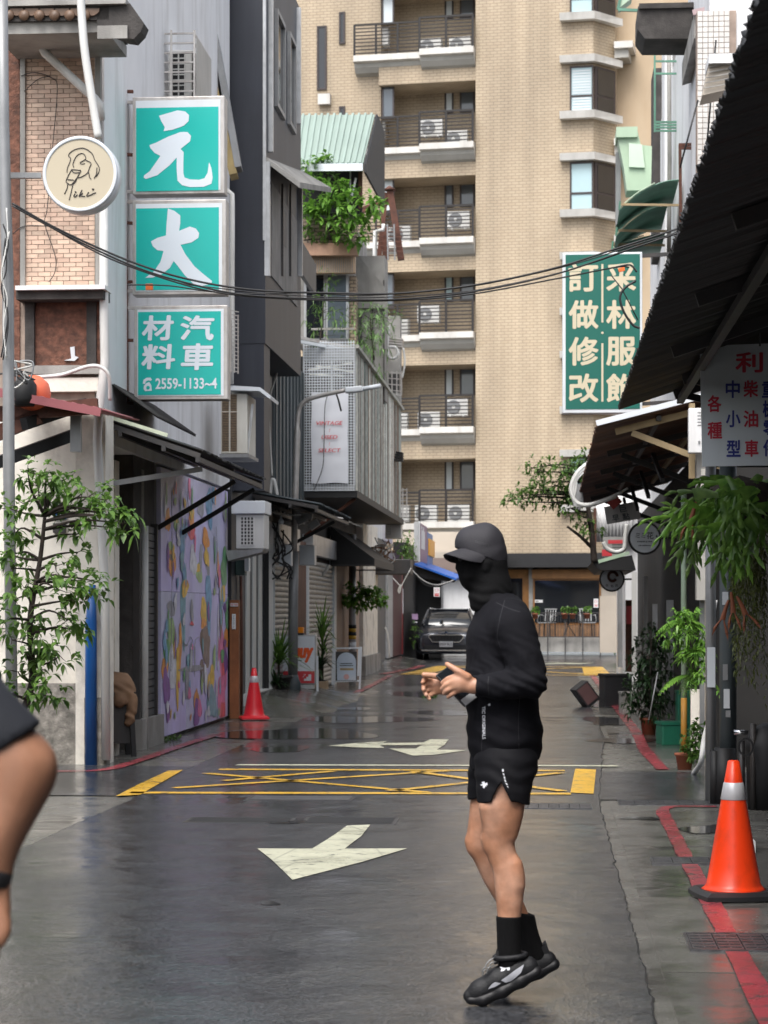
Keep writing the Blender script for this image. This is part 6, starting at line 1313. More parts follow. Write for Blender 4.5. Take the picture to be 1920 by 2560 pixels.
for s in (-1,1):
    MB().bar((s*0.745,1.15,1.04),(s*0.61,1.95,1.455),0.06).build('pillar', M_car, car, local=True)
    MB().bar((s*0.6,2.0,1.50),(s*0.58,4.0,1.48),0.03,0.04).build('roof_rail', M_chrome, car, local=True)
    mi = MB(); mi.box((s*1.0,1.55,1.05),0.2,0.1,0.13); mi.build('mirror', M_car, car, local=True, bevel=0.03)
    hl = MB(); hl.prism([(s*0.42,0.0,0.70),(s*0.80,0.16,0.735),(s*0.83,0.20,0.66),(s*0.60,0.05,0.63),(s*0.45,0.0,0.65)], (0,-0.03,0)); hl.build('headlight', M_lens, car, local=True)
    MB().prism([(s*0.5,-0.01,0.36),(s*0.78,0.08,0.38),(s*0.78,0.08,0.33),(s*0.52,-0.01,0.31)], (0,-0.03,0)).build('fog_light', M_black, car, local=True)
    for y in (0.85, 3.6):
        w_ = MB(); w_.lathe((s*0.80,y,0.32), [(0.20,-0.1),(0.31,-0.1),(0.325,-0.06),(0.325,0.06),(0.31,0.1),(0.20,0.1)], 24, Vector((1,0,0))); w_ = w_.build('wheel', M_rubber, car, local=True)
        MB().lathe((s*0.80,y,0.32), [(0.20,-0.105),(0.2,0.105)], 20, Vector((1,0,0))).build('rim', M_chrome, w_, local=True)
g = MB(); g.prism([(-0.44,-0.015,0.73),(0.44,-0.015,0.73),(0.50,-0.015,0.68),(0.38,-0.015,0.54),(-0.38,-0.015,0.54),(-0.50,-0.015,0.68)], (0,-0.02,0)); g = g.build('grille', M_black, car, local=True)
m = MB(); q = [(-0.44,-0.03,0.735),(0.44,-0.03,0.735),(0.51,-0.03,0.68),(0.39,-0.03,0.53),(-0.39,-0.03,0.53),(-0.51,-0.03,0.68)]
for i in range(6): m.bar(q[i], q[(i+1) % 6], 0.022)
m.build('grille_surround', M_chrome, g, local=True)
for k in range(9): MB().bar((-0.34+0.085*k,-0.036,0.55),(-0.38+0.095*k,-0.036,0.72),0.012).build('grille_slat', M_dgrey, g, local=True)
MB().prism([(-0.66,-0.005,0.44),(0.66,-0.005,0.44),(0.58,-0.005,0.30),(-0.58,-0.005,0.30)], (0,-0.03,0)).build('lower_intake', M_black, car, local=True)
MB().bar((-0.72,-0.045,0.29),(0.72,-0.045,0.29),0.03,0.035).build('lower_lip', M_chrome, car, local=True)
pl_ = MB().box((0.0,-0.055,0.47),0.38,0.015,0.16).build('number_plate', M_nos, car, local=True)
m = MB(); text(m, 'BNW·9615', (0.0,-0.064,0.468), Vector((1,0,0)), EZ, 0.34, 0.085, Vector((0,-1,0)), off=0.008); m.build('plate_text', M_line, pl_, local=True)
MB().lathe((0,-0.02,0.79), [(0.045,0),(0.04,0.02)], 14, Vector((0,-0.8,0.5))).build('badge', M_chrome, car, local=True)
# ------------------------------------------------------------------ right side of the street
M_sgn = mat('deep_green_face', (0.0,0.115,0.085), 0.35, 0.03, 1); M_sgnl = mat('cream_letter', (0.60,0.53,0.38), 0.45, 0.03, 1)
M_lred = mat('letter_red', (0.55,0.03,0.06), 0.5, 0.05); M_lblue = mat('letter_blue', (0.03,0.04,0.26), 0.5, 0.05)
M_gpoly = mat('green_sheet', (0.10,0.24,0.17), 0.35, 0.2, 2, dirt=0.4, dirtc=(0.03,0.07,0.05), dscale=(3,3,3)); M_lgreen = mat('pale_green_metal', (0.42,0.55,0.40), 0.5, 0.1, 1.5, dirt=0.4, dirtc=(0.3,0.38,0.28), dscale=(2,2,1))
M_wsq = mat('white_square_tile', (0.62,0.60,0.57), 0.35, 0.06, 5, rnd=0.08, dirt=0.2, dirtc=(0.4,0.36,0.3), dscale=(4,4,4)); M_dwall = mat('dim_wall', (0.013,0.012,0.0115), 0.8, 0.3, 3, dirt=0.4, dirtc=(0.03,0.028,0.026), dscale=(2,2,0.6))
M_timb = mat('pale_timber', (0.36,0.27,0.15), 0.65, 0.15, 5, dirt=0.3, dirtc=(0.18,0.12,0.06), dscale=(10,10,2))
M_rawn = mat('rusted_sheet', (0.10,0.06,0.045), 0.6, 0.4, 2.2, dirt=0.5, dirtc=(0.05,0.028,0.02), dscale=(1.6,1.6,1.6), c2=(0.16,0.075,0.045))

# ---- near block
nl = thing('shade_house', 'plain grey house added outside the picture to shade the near street', 'house', S(-7,8,0), -TH)  # unseen house, added to cut the light from behind on the left
MB().sbox(-12, -5.0, -12, 15.4, 0, 3.6).build('wall', M_conc, nl)
for k in range(5):
    for z in (1.9,):
        w = MB().sbox(-5.02, -4.96, -8+4.4*k, -6.4+4.4*k, z, z+1.5).build('window', M_alum, nl); MB().sbox(-4.97, -4.94, -7.92+4.4*k, -6.48+4.4*k, z+0.08, z+1.42).build('pane', M_glass, w)
for k in range(4): MB().sbox(-5.02, -4.95, -9+6*k, -4.6+6*k, 0.1, 1.7).build('shutter', M_shutd, nl)
nbk = thing('near_shop', 'dim near shop front under the big dark awning', 'building', S(3,10,0), -TH)
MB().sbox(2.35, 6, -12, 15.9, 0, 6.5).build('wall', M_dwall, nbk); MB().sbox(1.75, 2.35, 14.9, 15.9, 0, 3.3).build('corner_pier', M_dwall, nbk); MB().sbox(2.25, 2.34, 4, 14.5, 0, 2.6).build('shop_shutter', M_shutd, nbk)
ba_ = thing('big_awning', 'big dark corrugated awning sloping down from the near shop', 'awning', S(2.3,10,3), -TH)
o = S(2.36,-4,3.60); eb = S(0.53,-4,3.0)-o; m = MB(); m.sheet(o, EV, eb.normalized(), 20.6, eb.length, 0.013, 0.076, 0.008, edge=0.010, seed=4); m.build('sheet', M_awn, ba_)
def zaw(u): return 3.0+(u-0.53)*0.6/1.83
for v in (16.45, 15.4):
    MB().bar(S(2.35,v,zaw(2.35)-0.06), S(0.95,v,zaw(0.95)-0.06), 0.05, 0.07).build('rafter', M_dgrey, ba_); MB().bar(S(2.35,v,2.75), S(1.05,v,zaw(1.05)-0.10), 0.045, 0.05).build('brace', M_black, ba_); MB().bar(S(1.25,v,2.55), S(1.25,v,zaw(1.25)-0.08), 0.05).build('hanger', M_black, ba_); MB().bar(S(2.35,v,2.55), S(1.22,v,2.55), 0.05, 0.06).build('tie', M_black, ba_)
for u in (1.0, 1.6, 2.2): MB().bar(S(u,-4,zaw(u)-0.11), S(u,16.55,zaw(u)-0.11), 0.05, 0.05).build('purlin', M_dgrey, ba_)
MB().bar(S(1.25,14.7,2.62), S(1.25,16.5,2.62), 0.06, 0.10).build('girder', M_black, ba_)
for v in (13.2, 11.0, 8.8, 6.6, 4.4): MB().bar(S(2.35,v,zaw(2.35)-0.06), S(0.75,v,zaw(0.75)-0.06), 0.05, 0.07).build('rafter', M_dgrey, ba_)
for (a, b) in ((16.4,15.4),(15.4,14.8)): MB().bar(S(1.25,a,2.6), S(1.25,b,zaw(1.25)-0.1), 0.035).build('diagonal', M_black, ba_)
# hanging white sign with red and blue characters
VL = 14.3
wl = thing('white_sign', 'white hand-lettered sign with red and blue characters under the big awning', 'sign', Pv(1850,1165,VL), -TH)
pts = [Pv(1750,865,VL), Pv(2010,855,VL), Pv(2010,1162,VL), Pv(1756,1166,VL)]; MB().prism(pts, EV*0.02).build('board', M_signw, wl)
def lets(lst, mt, nm):
    for s_, x, y, w, h in lst:
        m = MB(); text(m, s_, Pv(x,y,VL), ES, EZ, w/FP*VL, h/FP*VL, -EV, bold=0.028, lift=0.003); m.build(nm, mt, wl)
lets([('利',1873,906,64,48),('各',1786,1009,32,40),('種',1787,1076,34,40),('柴',1877,972,34,40),('油',1877,1047,34,40),('車',1879,1121,32,40)], M_lred, 'red_character')
lets([('中',1832,973,33,42),('小',1833,1047,34,40),('型',1834,1121,33,40),('重',1923,973,34,40),('機',1925,1022,34,40),('零',1926,1072,34,40),('件',1926,1120,34,40)], M_lblue, 'blue_character')
for x in (1790, 1900): MB().bar(Pv(x,865,VL), Pv(x,845,VL-0.1)+EZ*0.25, 0.012).build('hanger', M_black, wl)
# posts at the corner
kp = thing('black_post', 'thick dark post wrapped at its foot at the near alley corner', 'post', S(1.26,15.75,0), -TH); MB().tube([S(1.30,15.75,0), S(1.30,15.75,2.9)], 0.062, 14).build('shaft', M_slate, kp); MB().tube([S(1.27,15.72,0), S(1.275,15.72,0.42)], [0.085,0.078], 14).build('wrap', M_black, kp); MB().tube([S(1.20,15.70,0), S(1.20,15.70,0.40)], 0.035, 10).build('stub', M_black, kp)
for k, (y0, y1) in enumerate(((1660,1700),(1722,1770),(1775,1792),(1480,1512))): MB().box(S(1.275+0.01*(k % 3),15.685,(ZV(y1,1.3,15.75)+ZV(y0,1.3,15.75))/2), 0.035+0.008*(k % 2), 0.008, abs(ZV(y0,1.3,15.75)-ZV(y1,1.3,15.75)), (ES,EV,EZ)).build('paper_slip', M_signw if k % 2 else M_grey, kp)
pst = thing('grey_post', 'grey round post beside the black post carrying pale stickers', 'post', S(1.22,16.0,0), -TH); MB().tube([S(1.20,16.1,0), S(1.20,16.1,3.0)], 0.04, 12).build('shaft', M_grey, pst); MB().box(S(1.20,16.05,1.0), 0.06, 0.012, 0.30, (ES,EV,EZ)).build('sticker', M_signw, pst)
vs_ = thing('valve_stand', 'dark pipe stand with round valve behind the orange cone', 'valve', S(1.4,15.3,0), -TH)
for u in (1.36, 1.44): MB().tube([S(u,15.3,0), S(u,15.3,0.62 if u > 1.4 else 0.5)], 0.022, 8).build('pipe', M_dgrey, vs_)
m = MB(); 
for k in range(18): a_, b_ = 2*math.pi*k/18, 2*math.pi*(k+1)/18; o = S(1.38,15.2,0.46); m.bar(o+ES*0.05*math.cos(a_)+EZ*0.06*math.sin(a_), o+ES*0.05*math.cos(b_)+EZ*0.06*math.sin(b_), 0.014)
m.build('valve_wheel', M_black, vs_); MB().tube([S(1.30,15.25,0.56), S(1.40,15.25,0.56)], 0.018, 8).build('tap', M_chrome, vs_)
tp = thing('covered_bin', 'bin under a black plastic cover against the near pier', 'bin', S(1.55,15.4,0), 0.1); m = MB(); m.lathe((0,0,0), [(0.14,0),(0.15,0.3),(0.17,0.45),(0.12,0.58),(0.03,0.62),(0.001,0.62)], 14); m.build('cover', M_black, tp, local=True)
cr = thing('grey_crate', 'pale grey plastic crate on the ground behind the orange cone', 'crate', S(1.70,16.6,0), -TH); m = MB(); m.sbox(1.62,1.90,16.5,16.9,0.02,0.42); m.build('body', M_grey, cr, bevel=0.01); MB().sbox(1.60,1.92,16.48,16.92,0.42,0.46).build('lid', M_galv, cr); MB().sbox(1.61,1.91,16.49,16.5,0.2,0.22).build('rib', M_galv, cr)
tag(MB().tube([S(1.62,14.5,0), S(1.62,14.5,3.0)], 0.03, 8).build('edge_post', M_rust), 'thin rusty post at the right picture edge under the awning', 'post')
tag(MB().sbox(1.05,1.2,12.6,12.95,0.004,0.07).build('white_slab', M_white), 'white broken slab on the paving at the picture edge', 'slab')

# ---- far block
fb = thing('far_shop_row', 'row of dim narrow shops beyond the right alley', 'building', S(3,30,0), -TH)
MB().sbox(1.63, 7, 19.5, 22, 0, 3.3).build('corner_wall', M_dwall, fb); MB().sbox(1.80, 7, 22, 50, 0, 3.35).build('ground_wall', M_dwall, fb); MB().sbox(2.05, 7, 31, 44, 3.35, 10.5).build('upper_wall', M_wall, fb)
MB().sbox(2.0, 7, 27.0, 31, 3.0, 10.5).build('upper_wall', M_wall, fb)
# tiled pier facing the camera
u0, z1 = UZ(1742, 30, 27); u1, z0 = UZ(1840, 760, 27); MB().sbox(u0, u1, 26.96, 27.2, z0, z1).build('tile_bed', M_grout, fb)
src = None; g_ = 13.2/FP*27; nn = 0
for r_ in range(38):
    for c_ in range(6):
        p = S(u0+g_*(c_+0.55), 26.955, z1-g_*(r_+0.5)); nn += 1
        if src is None: src = MB().box((0,0,0), g_-0.008, 0.012, g_-0.008, (ES,EV,EZ)).build('tile', M_wsq, fb, local=True); src.matrix_local = wmat(fb).inverted() @ Matrix.Translation(p)
        else: piece(src, 'tile', fb, Matrix.Translation(p))
# vertical sheets, pipes and stains left of the tiles
for (x0, x1, y0, y1, v, mt, nm) in ((1634,1664,170,640,40,M_dconc,'stained_strip'),(1662,1690,90,700,37,M_wall,'wall_strip'),(1690,1722,90,700,36,M_conc,'wall_strip'),(1800,1990,-80,300,28.5,M_wall,'wall_strip')): fr(nm, x0, x1, y0, y1, v, 1.0, mt, fb)
for i, (x, r) in enumerate(((1672,0.05),(1700,0.045),(1716,0.06),(1733,0.04))): pipe('wall_pipe', [Pv(x,90,35.3), Pv(x+2,400,35.3), Pv(x,720,35.3)], r*0.7, [M_conc,M_grey,M_pvc,M_conc][i], ['pale stained pipe left of the white square tiles, leftmost of four','grey wall pipe, second of four left of the white tiles','thick pale wall pipe, third of four left of the white tiles','thin grey wall pipe touching the white square tiles'][i])
gs = thing('green_ladder', 'green painted rail ladder on the stained wall', 'ladder', Pv(1670,240,34.9), -TH)
for x in (1637,1704): MB().bar(Pv(x,128,34.9), Pv(x,330,34.9), 0.03).build('rail', M_gpoly, gs)
for y in (130,153,184,305,312,319,327): MB().bar(Pv(1637,y,34.9), Pv(1704,y,34.9), 0.03).build('rung', M_gpoly, gs)
# black eave and pink canopy at the top
be = thing('black_eave', 'black weathered concrete eave at the top right', 'eave', Pv(1660,96,30), -TH); MB().prism([Pv(x,y,30) for x,y in ((1595,16),(1735,8),(1725,96),(1612,96),(1594,72))], EV*0.9).build('slab', M_dconc, be); fr('coping', 1598, 1735, 8, 18, 30, 0.9, M_dconc, be, 0.05)
pc = thing('pink_canopy', 'faded pink edged canopy beside the black eave', 'canopy', Pv(1800,90,28), -TH); MB().prism([Pv(x,y,28) for x,y in ((1735,36),(1905,-8),(1905,40),(1735,96))], EV*2.5).build('soffit', M_conc, pc); MB().bar(Pv(1732,32,27.95), Pv(1880,-2,27.95), 0.05, 0.07).build('edge', mat('faded_pink', (0.45,0.33,0.34), 0.6, 0.1, 4), pc); MB().bar(Pv(1760,75,27.8), Pv(1870,130,27.8), 0.05).build('brace', M_black, pc)
rh = thing('rain_hood', 'white topped slatted rain hood below the pink canopy', 'hood', Pv(1800,236,25), -TH); MB().prism([Pv(x,y,25) for x,y in ((1775,150),(1868,132),(1855,215),(1756,238))], EV*0.5).build('slope', M_beige, rh); fr('top', 1772, 1866, 134, 156, 24.9, 0.6, M_white, rh)
for k in range(5): MB().bar(Pv(1772-3*k,168+13*k,24.97), Pv(1860-2*k,152+13*k,24.97), 0.012).build('slat', M_conc, rh)
gb = thing('green_bracket', 'green steel bracket at the top edge beside the black eave', 'bracket', Pv(1570,20,31), -TH); MB().bar(Pv(1545,24,31), Pv(1600,26,31), 0.04).build('arm', M_gpoly, gb); MB().bar(Pv(1545,24,31), Pv(1555,-30,31), 0.04).build('arm', M_gpoly, gb); MB().prism([Pv(1547,20,31),Pv(1580,-5,31),Pv(1575,-30,31),Pv(1553,-30,31)], EV*0.3).build('sheet', M_lgreen, gb)
dc = thing('pale_green_chute', 'pale green metal duct bending down above the green awnings', 'duct', Pv(1590,470,35), -TH)
MB().prism([Pv(x,y,35) for x,y in ((1541,320),(1592,318),(1602,362),(1630,365),(1628,455),(1625,475),(1567,476),(1560,420),(1545,345))], EV*0.6).build('body', M_lgreen, dc); fr('cap', 1541, 1594, 317, 342, 34.95, 0.7, M_lgreen, dc, 0.02); MB().prism([Pv(x,y,34.98) for x,y in ((1572,358),(1605,362),(1612,420),(1572,418))], -EV*0.03).build('panel', mat('mint_panel', (0.56,0.68,0.55), 0.5, 0.08, 2), dc); fr('side_post', 1540, 1552, 380, 560, 35.5, 0.3, M_grey, dc)
# curved green awnings
for i, (x0, x1, y0, y1, v) in enumerate(((1548,1697,448,525,33.0),(1540,1668,515,590,34.0),(1530,1662,585,625,35.0))):
    t = thing('green_awning', ['uppermost curved green sheet awning above the green sign','middle curved green sheet awning above the green sign','lowest curved green sheet awning just above the green sign'][i], 'awning', Pv((x0+x1)/2,y1,v), -TH, 'curved green awnings'); m = MB(); n = 10; vs = []
    for k in range(n+1):
        f = k/n; x = x0+(x1-x0)*f; y = y1-(y1-y0)*(1-(1-f)**2.0)
        for j in range(2): vs.append(Pv(x, y, v)+EV*(1.7*j)-EZ*(0.05*j))
    k2 = len(vs); vs += [p-EZ*0.02 for p in vs]; m.add(vs, [(2*k,2*k+2,2*k+3,2*k+1) for k in range(n)]+[(k2+2*k,k2+2*k+1,k2+2*k+3,k2+2*k+2) for k in range(n)]+[(2*k,k2+2*k,k2+2*k+2,2*k+2) for k in range(n)], 0, True); m.build('sheet', M_gpoly, t)
    MB().bar(Pv(x0+6,y1-14,v-0.02), Pv(x1,y1-12,v-0.02), 0.035).build('arm', M_timb, t); MB().bar(Pv(x0,y1,v), Pv(x0+2,y1-22,v), 0.03).build('end_bar', M_gpoly, t)
    for f in (0.3,0.6): MB().tube(catmull([Pv(x0+(x1-x0)*f*q_, y1-(y1-y0)*(1-(1-f*q_)**2)-3, v-0.01) for q_ in (0.1,0.5,1)],4), 0.01, 5).build('rib', M_lgreen, t)
tr_ = thing('brown_bracket', 'rusty bracket frame beside the curved green awnings', 'bracket', Pv(1710,400,31), -TH)
for (a, b) in (((1697,362),(1760,360)),((1697,370),(1760,370)),((1700,362),(1702,560))): MB().bar(Pv(*a,30.5), Pv(*b,30.5), 0.04).build('bar', M_rust, tr_)
for i,(a,b) in enumerate((((1790,100),(1765,390)),((1810,245),(1770,420)),((1700,420),(1745,250)))): o = MB().tube([Pv(*a,26.5), Pv(*b,26.5)], 0.012, 6).build('wall_cable', M_cable); tag(o, ['dark cable running straight down the white tiles','dark cable slanting across the white tiles','dark cable rising over the stained wall to the tiles'][i], 'cable')

# green sign
VK = 30.0
sk = thing('green_sign', 'tall dark green sign with cream characters in two columns', 'sign', Pv(1507,1030,VK), -TH)
fr('case', 1406, 1606, 632, 1032, VK, 0.25, M_signw, sk, 0, 0.012); fr('face', 1414, 1600, 637, 1022, VK, 0.02, M_sgn, sk, 0.006)
for s_, x, y in (('訂',1458,693),('做',1459,786),('修',1459,878),('改',1459,970),('采',1553,693),('林',1553,786),('服',1553,878),('飾',1553,970)):
    m = MB(); text(m, s_, Pv(x,y,VK), ES, EZ, 70/FP*VK, 68/FP*VK, -EV, bold=0.03, lift=0.008); m.build('character', M_sgnl, sk)
for (y0, y1) in ((660,806),(858,1004)): fr('divider', 1503.5, 1508.5, y0, y1, VK, 0.01, M_sgnl, sk, 0.009)
MB().lathe(Pv(1506,832,VK-0.008), [(0.017,0),(0.017,0.003)], 14, -EV).build('dot', M_sgnl, sk)
for y in (640, 1010): MB().bar(Pv(1600,y,VK+0.1), Pv(1720,y-8,VK+0.1), 0.05).build('bracket', M_dgrey, sk)

# second awning
a2 = thing('rusty_awning', 'rust-stained corrugated awning with white top edge below the green sign', 'awning', S(1.2,25,3.1), -TH)
o = S(1.85,19.5,3.46); eb = S(0.42,19.5,3.10)-o; m = MB(); m.sheet(o, EV, eb.normalized(), 14.3, eb.length, 0.016, 0.12, 0.008, edge=0.015, seed=9); m.build('sheet', M_rawn, a2)
MB().bar(o+EZ*0.03-EV*0.02, S(0.42,19.48,3.13), 0.03, 0.05).build('white_edge', M_signw, a2)
for v in (19.7,22.5,25.5,28.5,31.5): MB().bar(S(1.85,v,3.38), S(0.6,v,3.07), 0.05, 0.06).build('rafter', M_dgrey if v > 20 else M_timb, a2); MB().bar(S(1.80,v,2.65), S(0.75,v,3.06), 0.045, 0.055).build('brace', M_black if v > 20 else M_timb, a2)
for f in (0.25,0.6): MB().bar(S(1.85-1.43*f,19.6,3.40-0.36*f), S(1.85-1.43*f,33.5,3.40-0.36*f), 0.045).build('purlin', M_timb if f < 0.5 else M_dgrey, a2)
MB().bar(S(1.28,19.45,2.62), S(1.28,19.45,3.3), 0.05).build('timber_post', M_timb, a2)
for v in (21,24,27,30): MB().bar(S(1.1,v,2.7), S(1.1,v+2.0,3.1), 0.04).build('diagonal', M_black, a2)
ab = thing('wall_box', 'white electrical box on the post behind the white sign', 'box', Pv(1735,1130,19.2), -TH); fr('box', 1722, 1760, 1020, 1132, 19.2, 0.12, M_white, ab, 0, 0.008); MB().lathe(Pv(1748,1105,19.19), [(0.012,0),(0.012,0.004)], 12, -EV).build('knob', M_grey, ab)
for k in range(5): fr('vent_slot', 1744, 1758, 1030+k*8, 1032+k*8, 19.2, 0.01, M_grey, ab, 0.004)
pr = thing('brick_post', 'pale brick corner post with stickers right of the timber brace', 'post', Pv(1757,1500,19.4), -TH); fr('core', 1742, 1765, 1132, 1500, 19.4, 0.2, M_conc, pr)
for k in range(10): fr('brick', 1753, 1767, 1172+k*19, 1188+k*19, 19.4, 0.06, M_plast, pr, 0.012)
fr('sticker', 1765, 1783, 1190, 1245, 19.4, 0.02, M_signw, pr, 0.014)
for i in range(3): pipe('white_loop', catmull([Pv(1482,1150+i*6,26),Pv(1445,1180+i*8,26),Pv(1428+i*6,1220,26),Pv(1440,1255+i*5,26),Pv(1475+i*20,1262-i*6,26),Pv(1540+i*15,1240-i*10,26)],6), 0.028-i*0.007, M_pvc, ['thickest white hose looping off the rusty awning eave','middle white hose looping off the rusty awning eave','thin white hose looping furthest under the rusty awning'][i], 'hose')
eb_ = thing('eave_box', 'pale grey box at the far end of the rusty awning', 'box', Pv(1450,1260,30), -TH); MB().prism([Pv(x,y,30) for x,y in ((1436,1208),(1455,1212),(1460,1262),(1447,1275),(1440,1250))], EV*0.3).build('case', M_grey, eb_)
# things hanging in the gloom under it
hb_ = thing('breakfast_sign', 'tilted grey sign with dark characters under the rusty awning', 'sign', Pv(1555,1310,29), -TH); ax_ = axes(ES*0.985+EZ*0.17); c_ = Pv(1556,1282,29); MB().box(c_, 0.46, 0.03, 0.24, ax_).build('board', M_shut, hb_)
for s_, dx, dz in (('巨',0.02,0.055),('早',-0.10,-0.055),('點',0.04,-0.055)):
    m = MB(); text(m, s_, c_+ax_[0]*dx+ax_[2]*dz, ax_[0], ax_[2], 0.09, 0.09, -EV, bold=0.02, lift=0.02); m.build('character', M_slate, hb_)
rd = MB(); c_ = Pv(1535,1253,28.6); rd.box(c_, 0.16, 0.01, 0.16, axes(ES*0.75+EZ*0.66)); tag(rd.build('red_diamond', mat('festive_red', (0.35,0.04,0.03), 0.5, 0.1)), 'red paper diamond above the tilted grey sign', 'decoration')
def disc(label, px, py, r_px, v, words, dark=True):
    t = thing('round_sign', label, 'sign', Pv(px,py,v), -TH); c = Pv(px,py,v); r = r_px/FP*v
    MB().lathe(c, [(r,0),(r*1.02,-0.03),(r,-0.10)], 40, -EV).build('rim', M_black, t); MB().lathe(c, [(r*0.88,0),(r*0.88,0.006)], 40, -EV).build('face', M_signw, t); 
    for s_, dx, dy, w, h in words: m = MB(); text(m, s_, c+ES*dx*r+EZ*dy*r, ES, EZ, w*r, h*r, -EV, bold=0.02, lift=0.009); m.build('character', M_slate, t)
    MB().bar(c+ES*r, c+ES*(r+0.18), 0.03).build('arm', M_black, t); return t, c, r
disc('round white sign with three characters and a dark rim', 1612, 1345, 41, 27, [('ミ',-0.42,0.15,0.26,0.3),('ミ',-0.08,0.15,0.26,0.3),('花',0.32,0.15,0.4,0.42),('♦',0.72,0.1,0.12,0.18),('COFFEE & TEA',0.0,-0.22,0.9,0.07),('cafe and flowers',0.0,-0.45,0.75,0.07)])
t, c, r = disc('smaller round sign with a swirl emblem lower down the street', 1530, 1448, 31, 38, [('花',-0.4,-0.5,0.2,0.2),('如',0.0,-0.55,0.2,0.2),('氏',0.38,-0.5,0.2,0.2)])
m = MB()
for k in range(2): m.tube([c+ES*(0.05*r+math.cos(a_)*r*(0.42-0.1*k)*(1-a_*0.03))+EZ*(0.22*r+math.sin(a_)*r*(0.42-0.1*k))-EV*0.012 for a_ in [i*0.3 for i in range(20)]], r*0.07, 5)
m.build('emblem', M_rust, t)
# white corrugated wall, condenser, gloom clutter
wc = thing('white_corrugated_wall', 'white corrugated wall glimpsed under the rusty awning', 'wall', Pv(1525,1350,44), -TH); m = MB(); p_ = Pv(1490,1355,44); m.sheet(p_, ES, EZ, 0.75, 0.95, 0.012, 0.07); m.build('sheet', M_white, wc); fr('dark_frame', 1484, 1491, 1270, 1390, 43.9, 0.1, M_rust, wc); MB().sbox(1.55, 5, 44.2, 50, 0, 4).build('shed', M_wall, wc)
kc = thing('condenser', 'old condenser with red bands and white pipes under the awning', 'air conditioner', Pv(1535,1390,40), -TH); fr('case', 1508, 1560, 1342, 1392, 40, 0.4, M_shut, kc); fr('band', 1520, 1558, 1350, 1359, 40, 0.02, M_nred, kc, 0.006); fr('band', 1505, 1530, 1374, 1390, 40, 0.02, M_nred, kc, 0.006)
for k in range(4): fr('slat', 1530, 1556, 1361+k*6, 1363+k*6, 40, 0.01, M_dgrey, kc, 0.004)
pipe('white_duct', catmull([Pv(1508,1355,39.6),Pv(1518,1372,39.6),Pv(1540,1380,39.6),Pv(1560,1372,39.6),Pv(1563,1340,39.6),Pv(1567,1310,39.6)],5), 0.04, M_pvc, 'thick white duct curving below the round sign', 'duct'); o = MB().bar(Pv(1496,1404,37), Pv(1573,1382,37), 0.03, 0.06).build('green_strip', M_lgreen); tag(o, 'pale green strip light below the condenser', 'strip')
a4 = thing('low_awning', 'low black awning beneath the condenser', 'awning', Pv(1540,1420,37), -TH); MB().prism([Pv(x,y,37) for x,y in ((1480,1405),(1580,1388),(1590,1425),(1500,1425))], EV*5).build('slab', M_black, a4)
fr_ = thing('beige_pier', 'beige wall pier at the end of the right shops', 'pier', Pv(1545,1640,50), -TH); fr('shaft', 1545, 1563, 1440, 1668, 46, 0.4, M_grey, fr_); fr('wall', 1500, 1545, 1490, 1632, 56, 0.4, M_beige, fr_)
for (x0,x1,y0,y1,v,mt,lb) in ((1564,1580,1500,1680,40,M_rust,'maroon post beside the white standpipe'),(1580,1592,1430,1690,36,M_pvc,'tall white standpipe between maroon post and dark plant'),(1566,1580,1515,1560,39.8,M_nred,'red enamel plate on the maroon post'),(1610,1620,1440,1640,33,M_shut,'pale riveted strip beside the dark potted tree'),(1632,1644,1510,1600,30,M_galv,'pale narrow jamb above the dark potted tree'),(1667,1684,1500,1785,25,M_grey,'grey-blue drainpipe left of the bright fern'),(1640,1662,1600,1760,29.5,M_shut,'pale shutter edge behind the dark potted tree'),(1590,1604,1592,1660,35,M_shut,'small pale poster on the wall behind the dark tree')):
    o = fr('shop_post', x0, x1, y0, y1, v, 0.08, mt, None); tag(o, lb, 'post'); 
pp = thing('striped_post', 'pale green post with orange foot beside the fern', 'post', Pv(1710,1850,21.5), -TH); c_ = S(UZ(1710,1800,21.5)[0],21.5,0); MB().tube([c_+EZ*0.55, c_+EZ*2.6], 0.03, 10).build('shaft', M_lgreen, pp); MB().tube([c_, c_+EZ*0.55], 0.031, 10).build('foot', mat('ochre', (0.42,0.20,0.03), 0.6, 0.15), pp)
wp = thing('concrete_stub', 'short mossy white concrete pillar by the alley corner', 'pillar', Pv(1740,1880,20), -TH); fr('shaft', 1728, 1750, 1724, 1880, 20.0, 0.1, M_plast, wp); 
for (x0,x1,mt,lb) in ((1750,1762,M_grey,'grey steel pole behind the white concrete stub'),(1762,1780,M_beige,'beige flat post beside the corner wall')): o = fr('shop_post', x0, x1, 1400, 1930, 19.6, 0.06, mt, None); tag(o, lb, 'post')
pipe('bent_pipe', catmull([Pv(1788,1500,18.2),Pv(1780,1560,18.2),Pv(1782,1640,18.2),Pv(1780,1720,18.2),Pv(1772,1800,18.2),Pv(1760,1850,18.2),Pv(1752,1905,18.2),G(1734,1937)+EZ*0.01],6), 0.022, M_pvc, 'white pipe bending down to the ground at the alley corner')
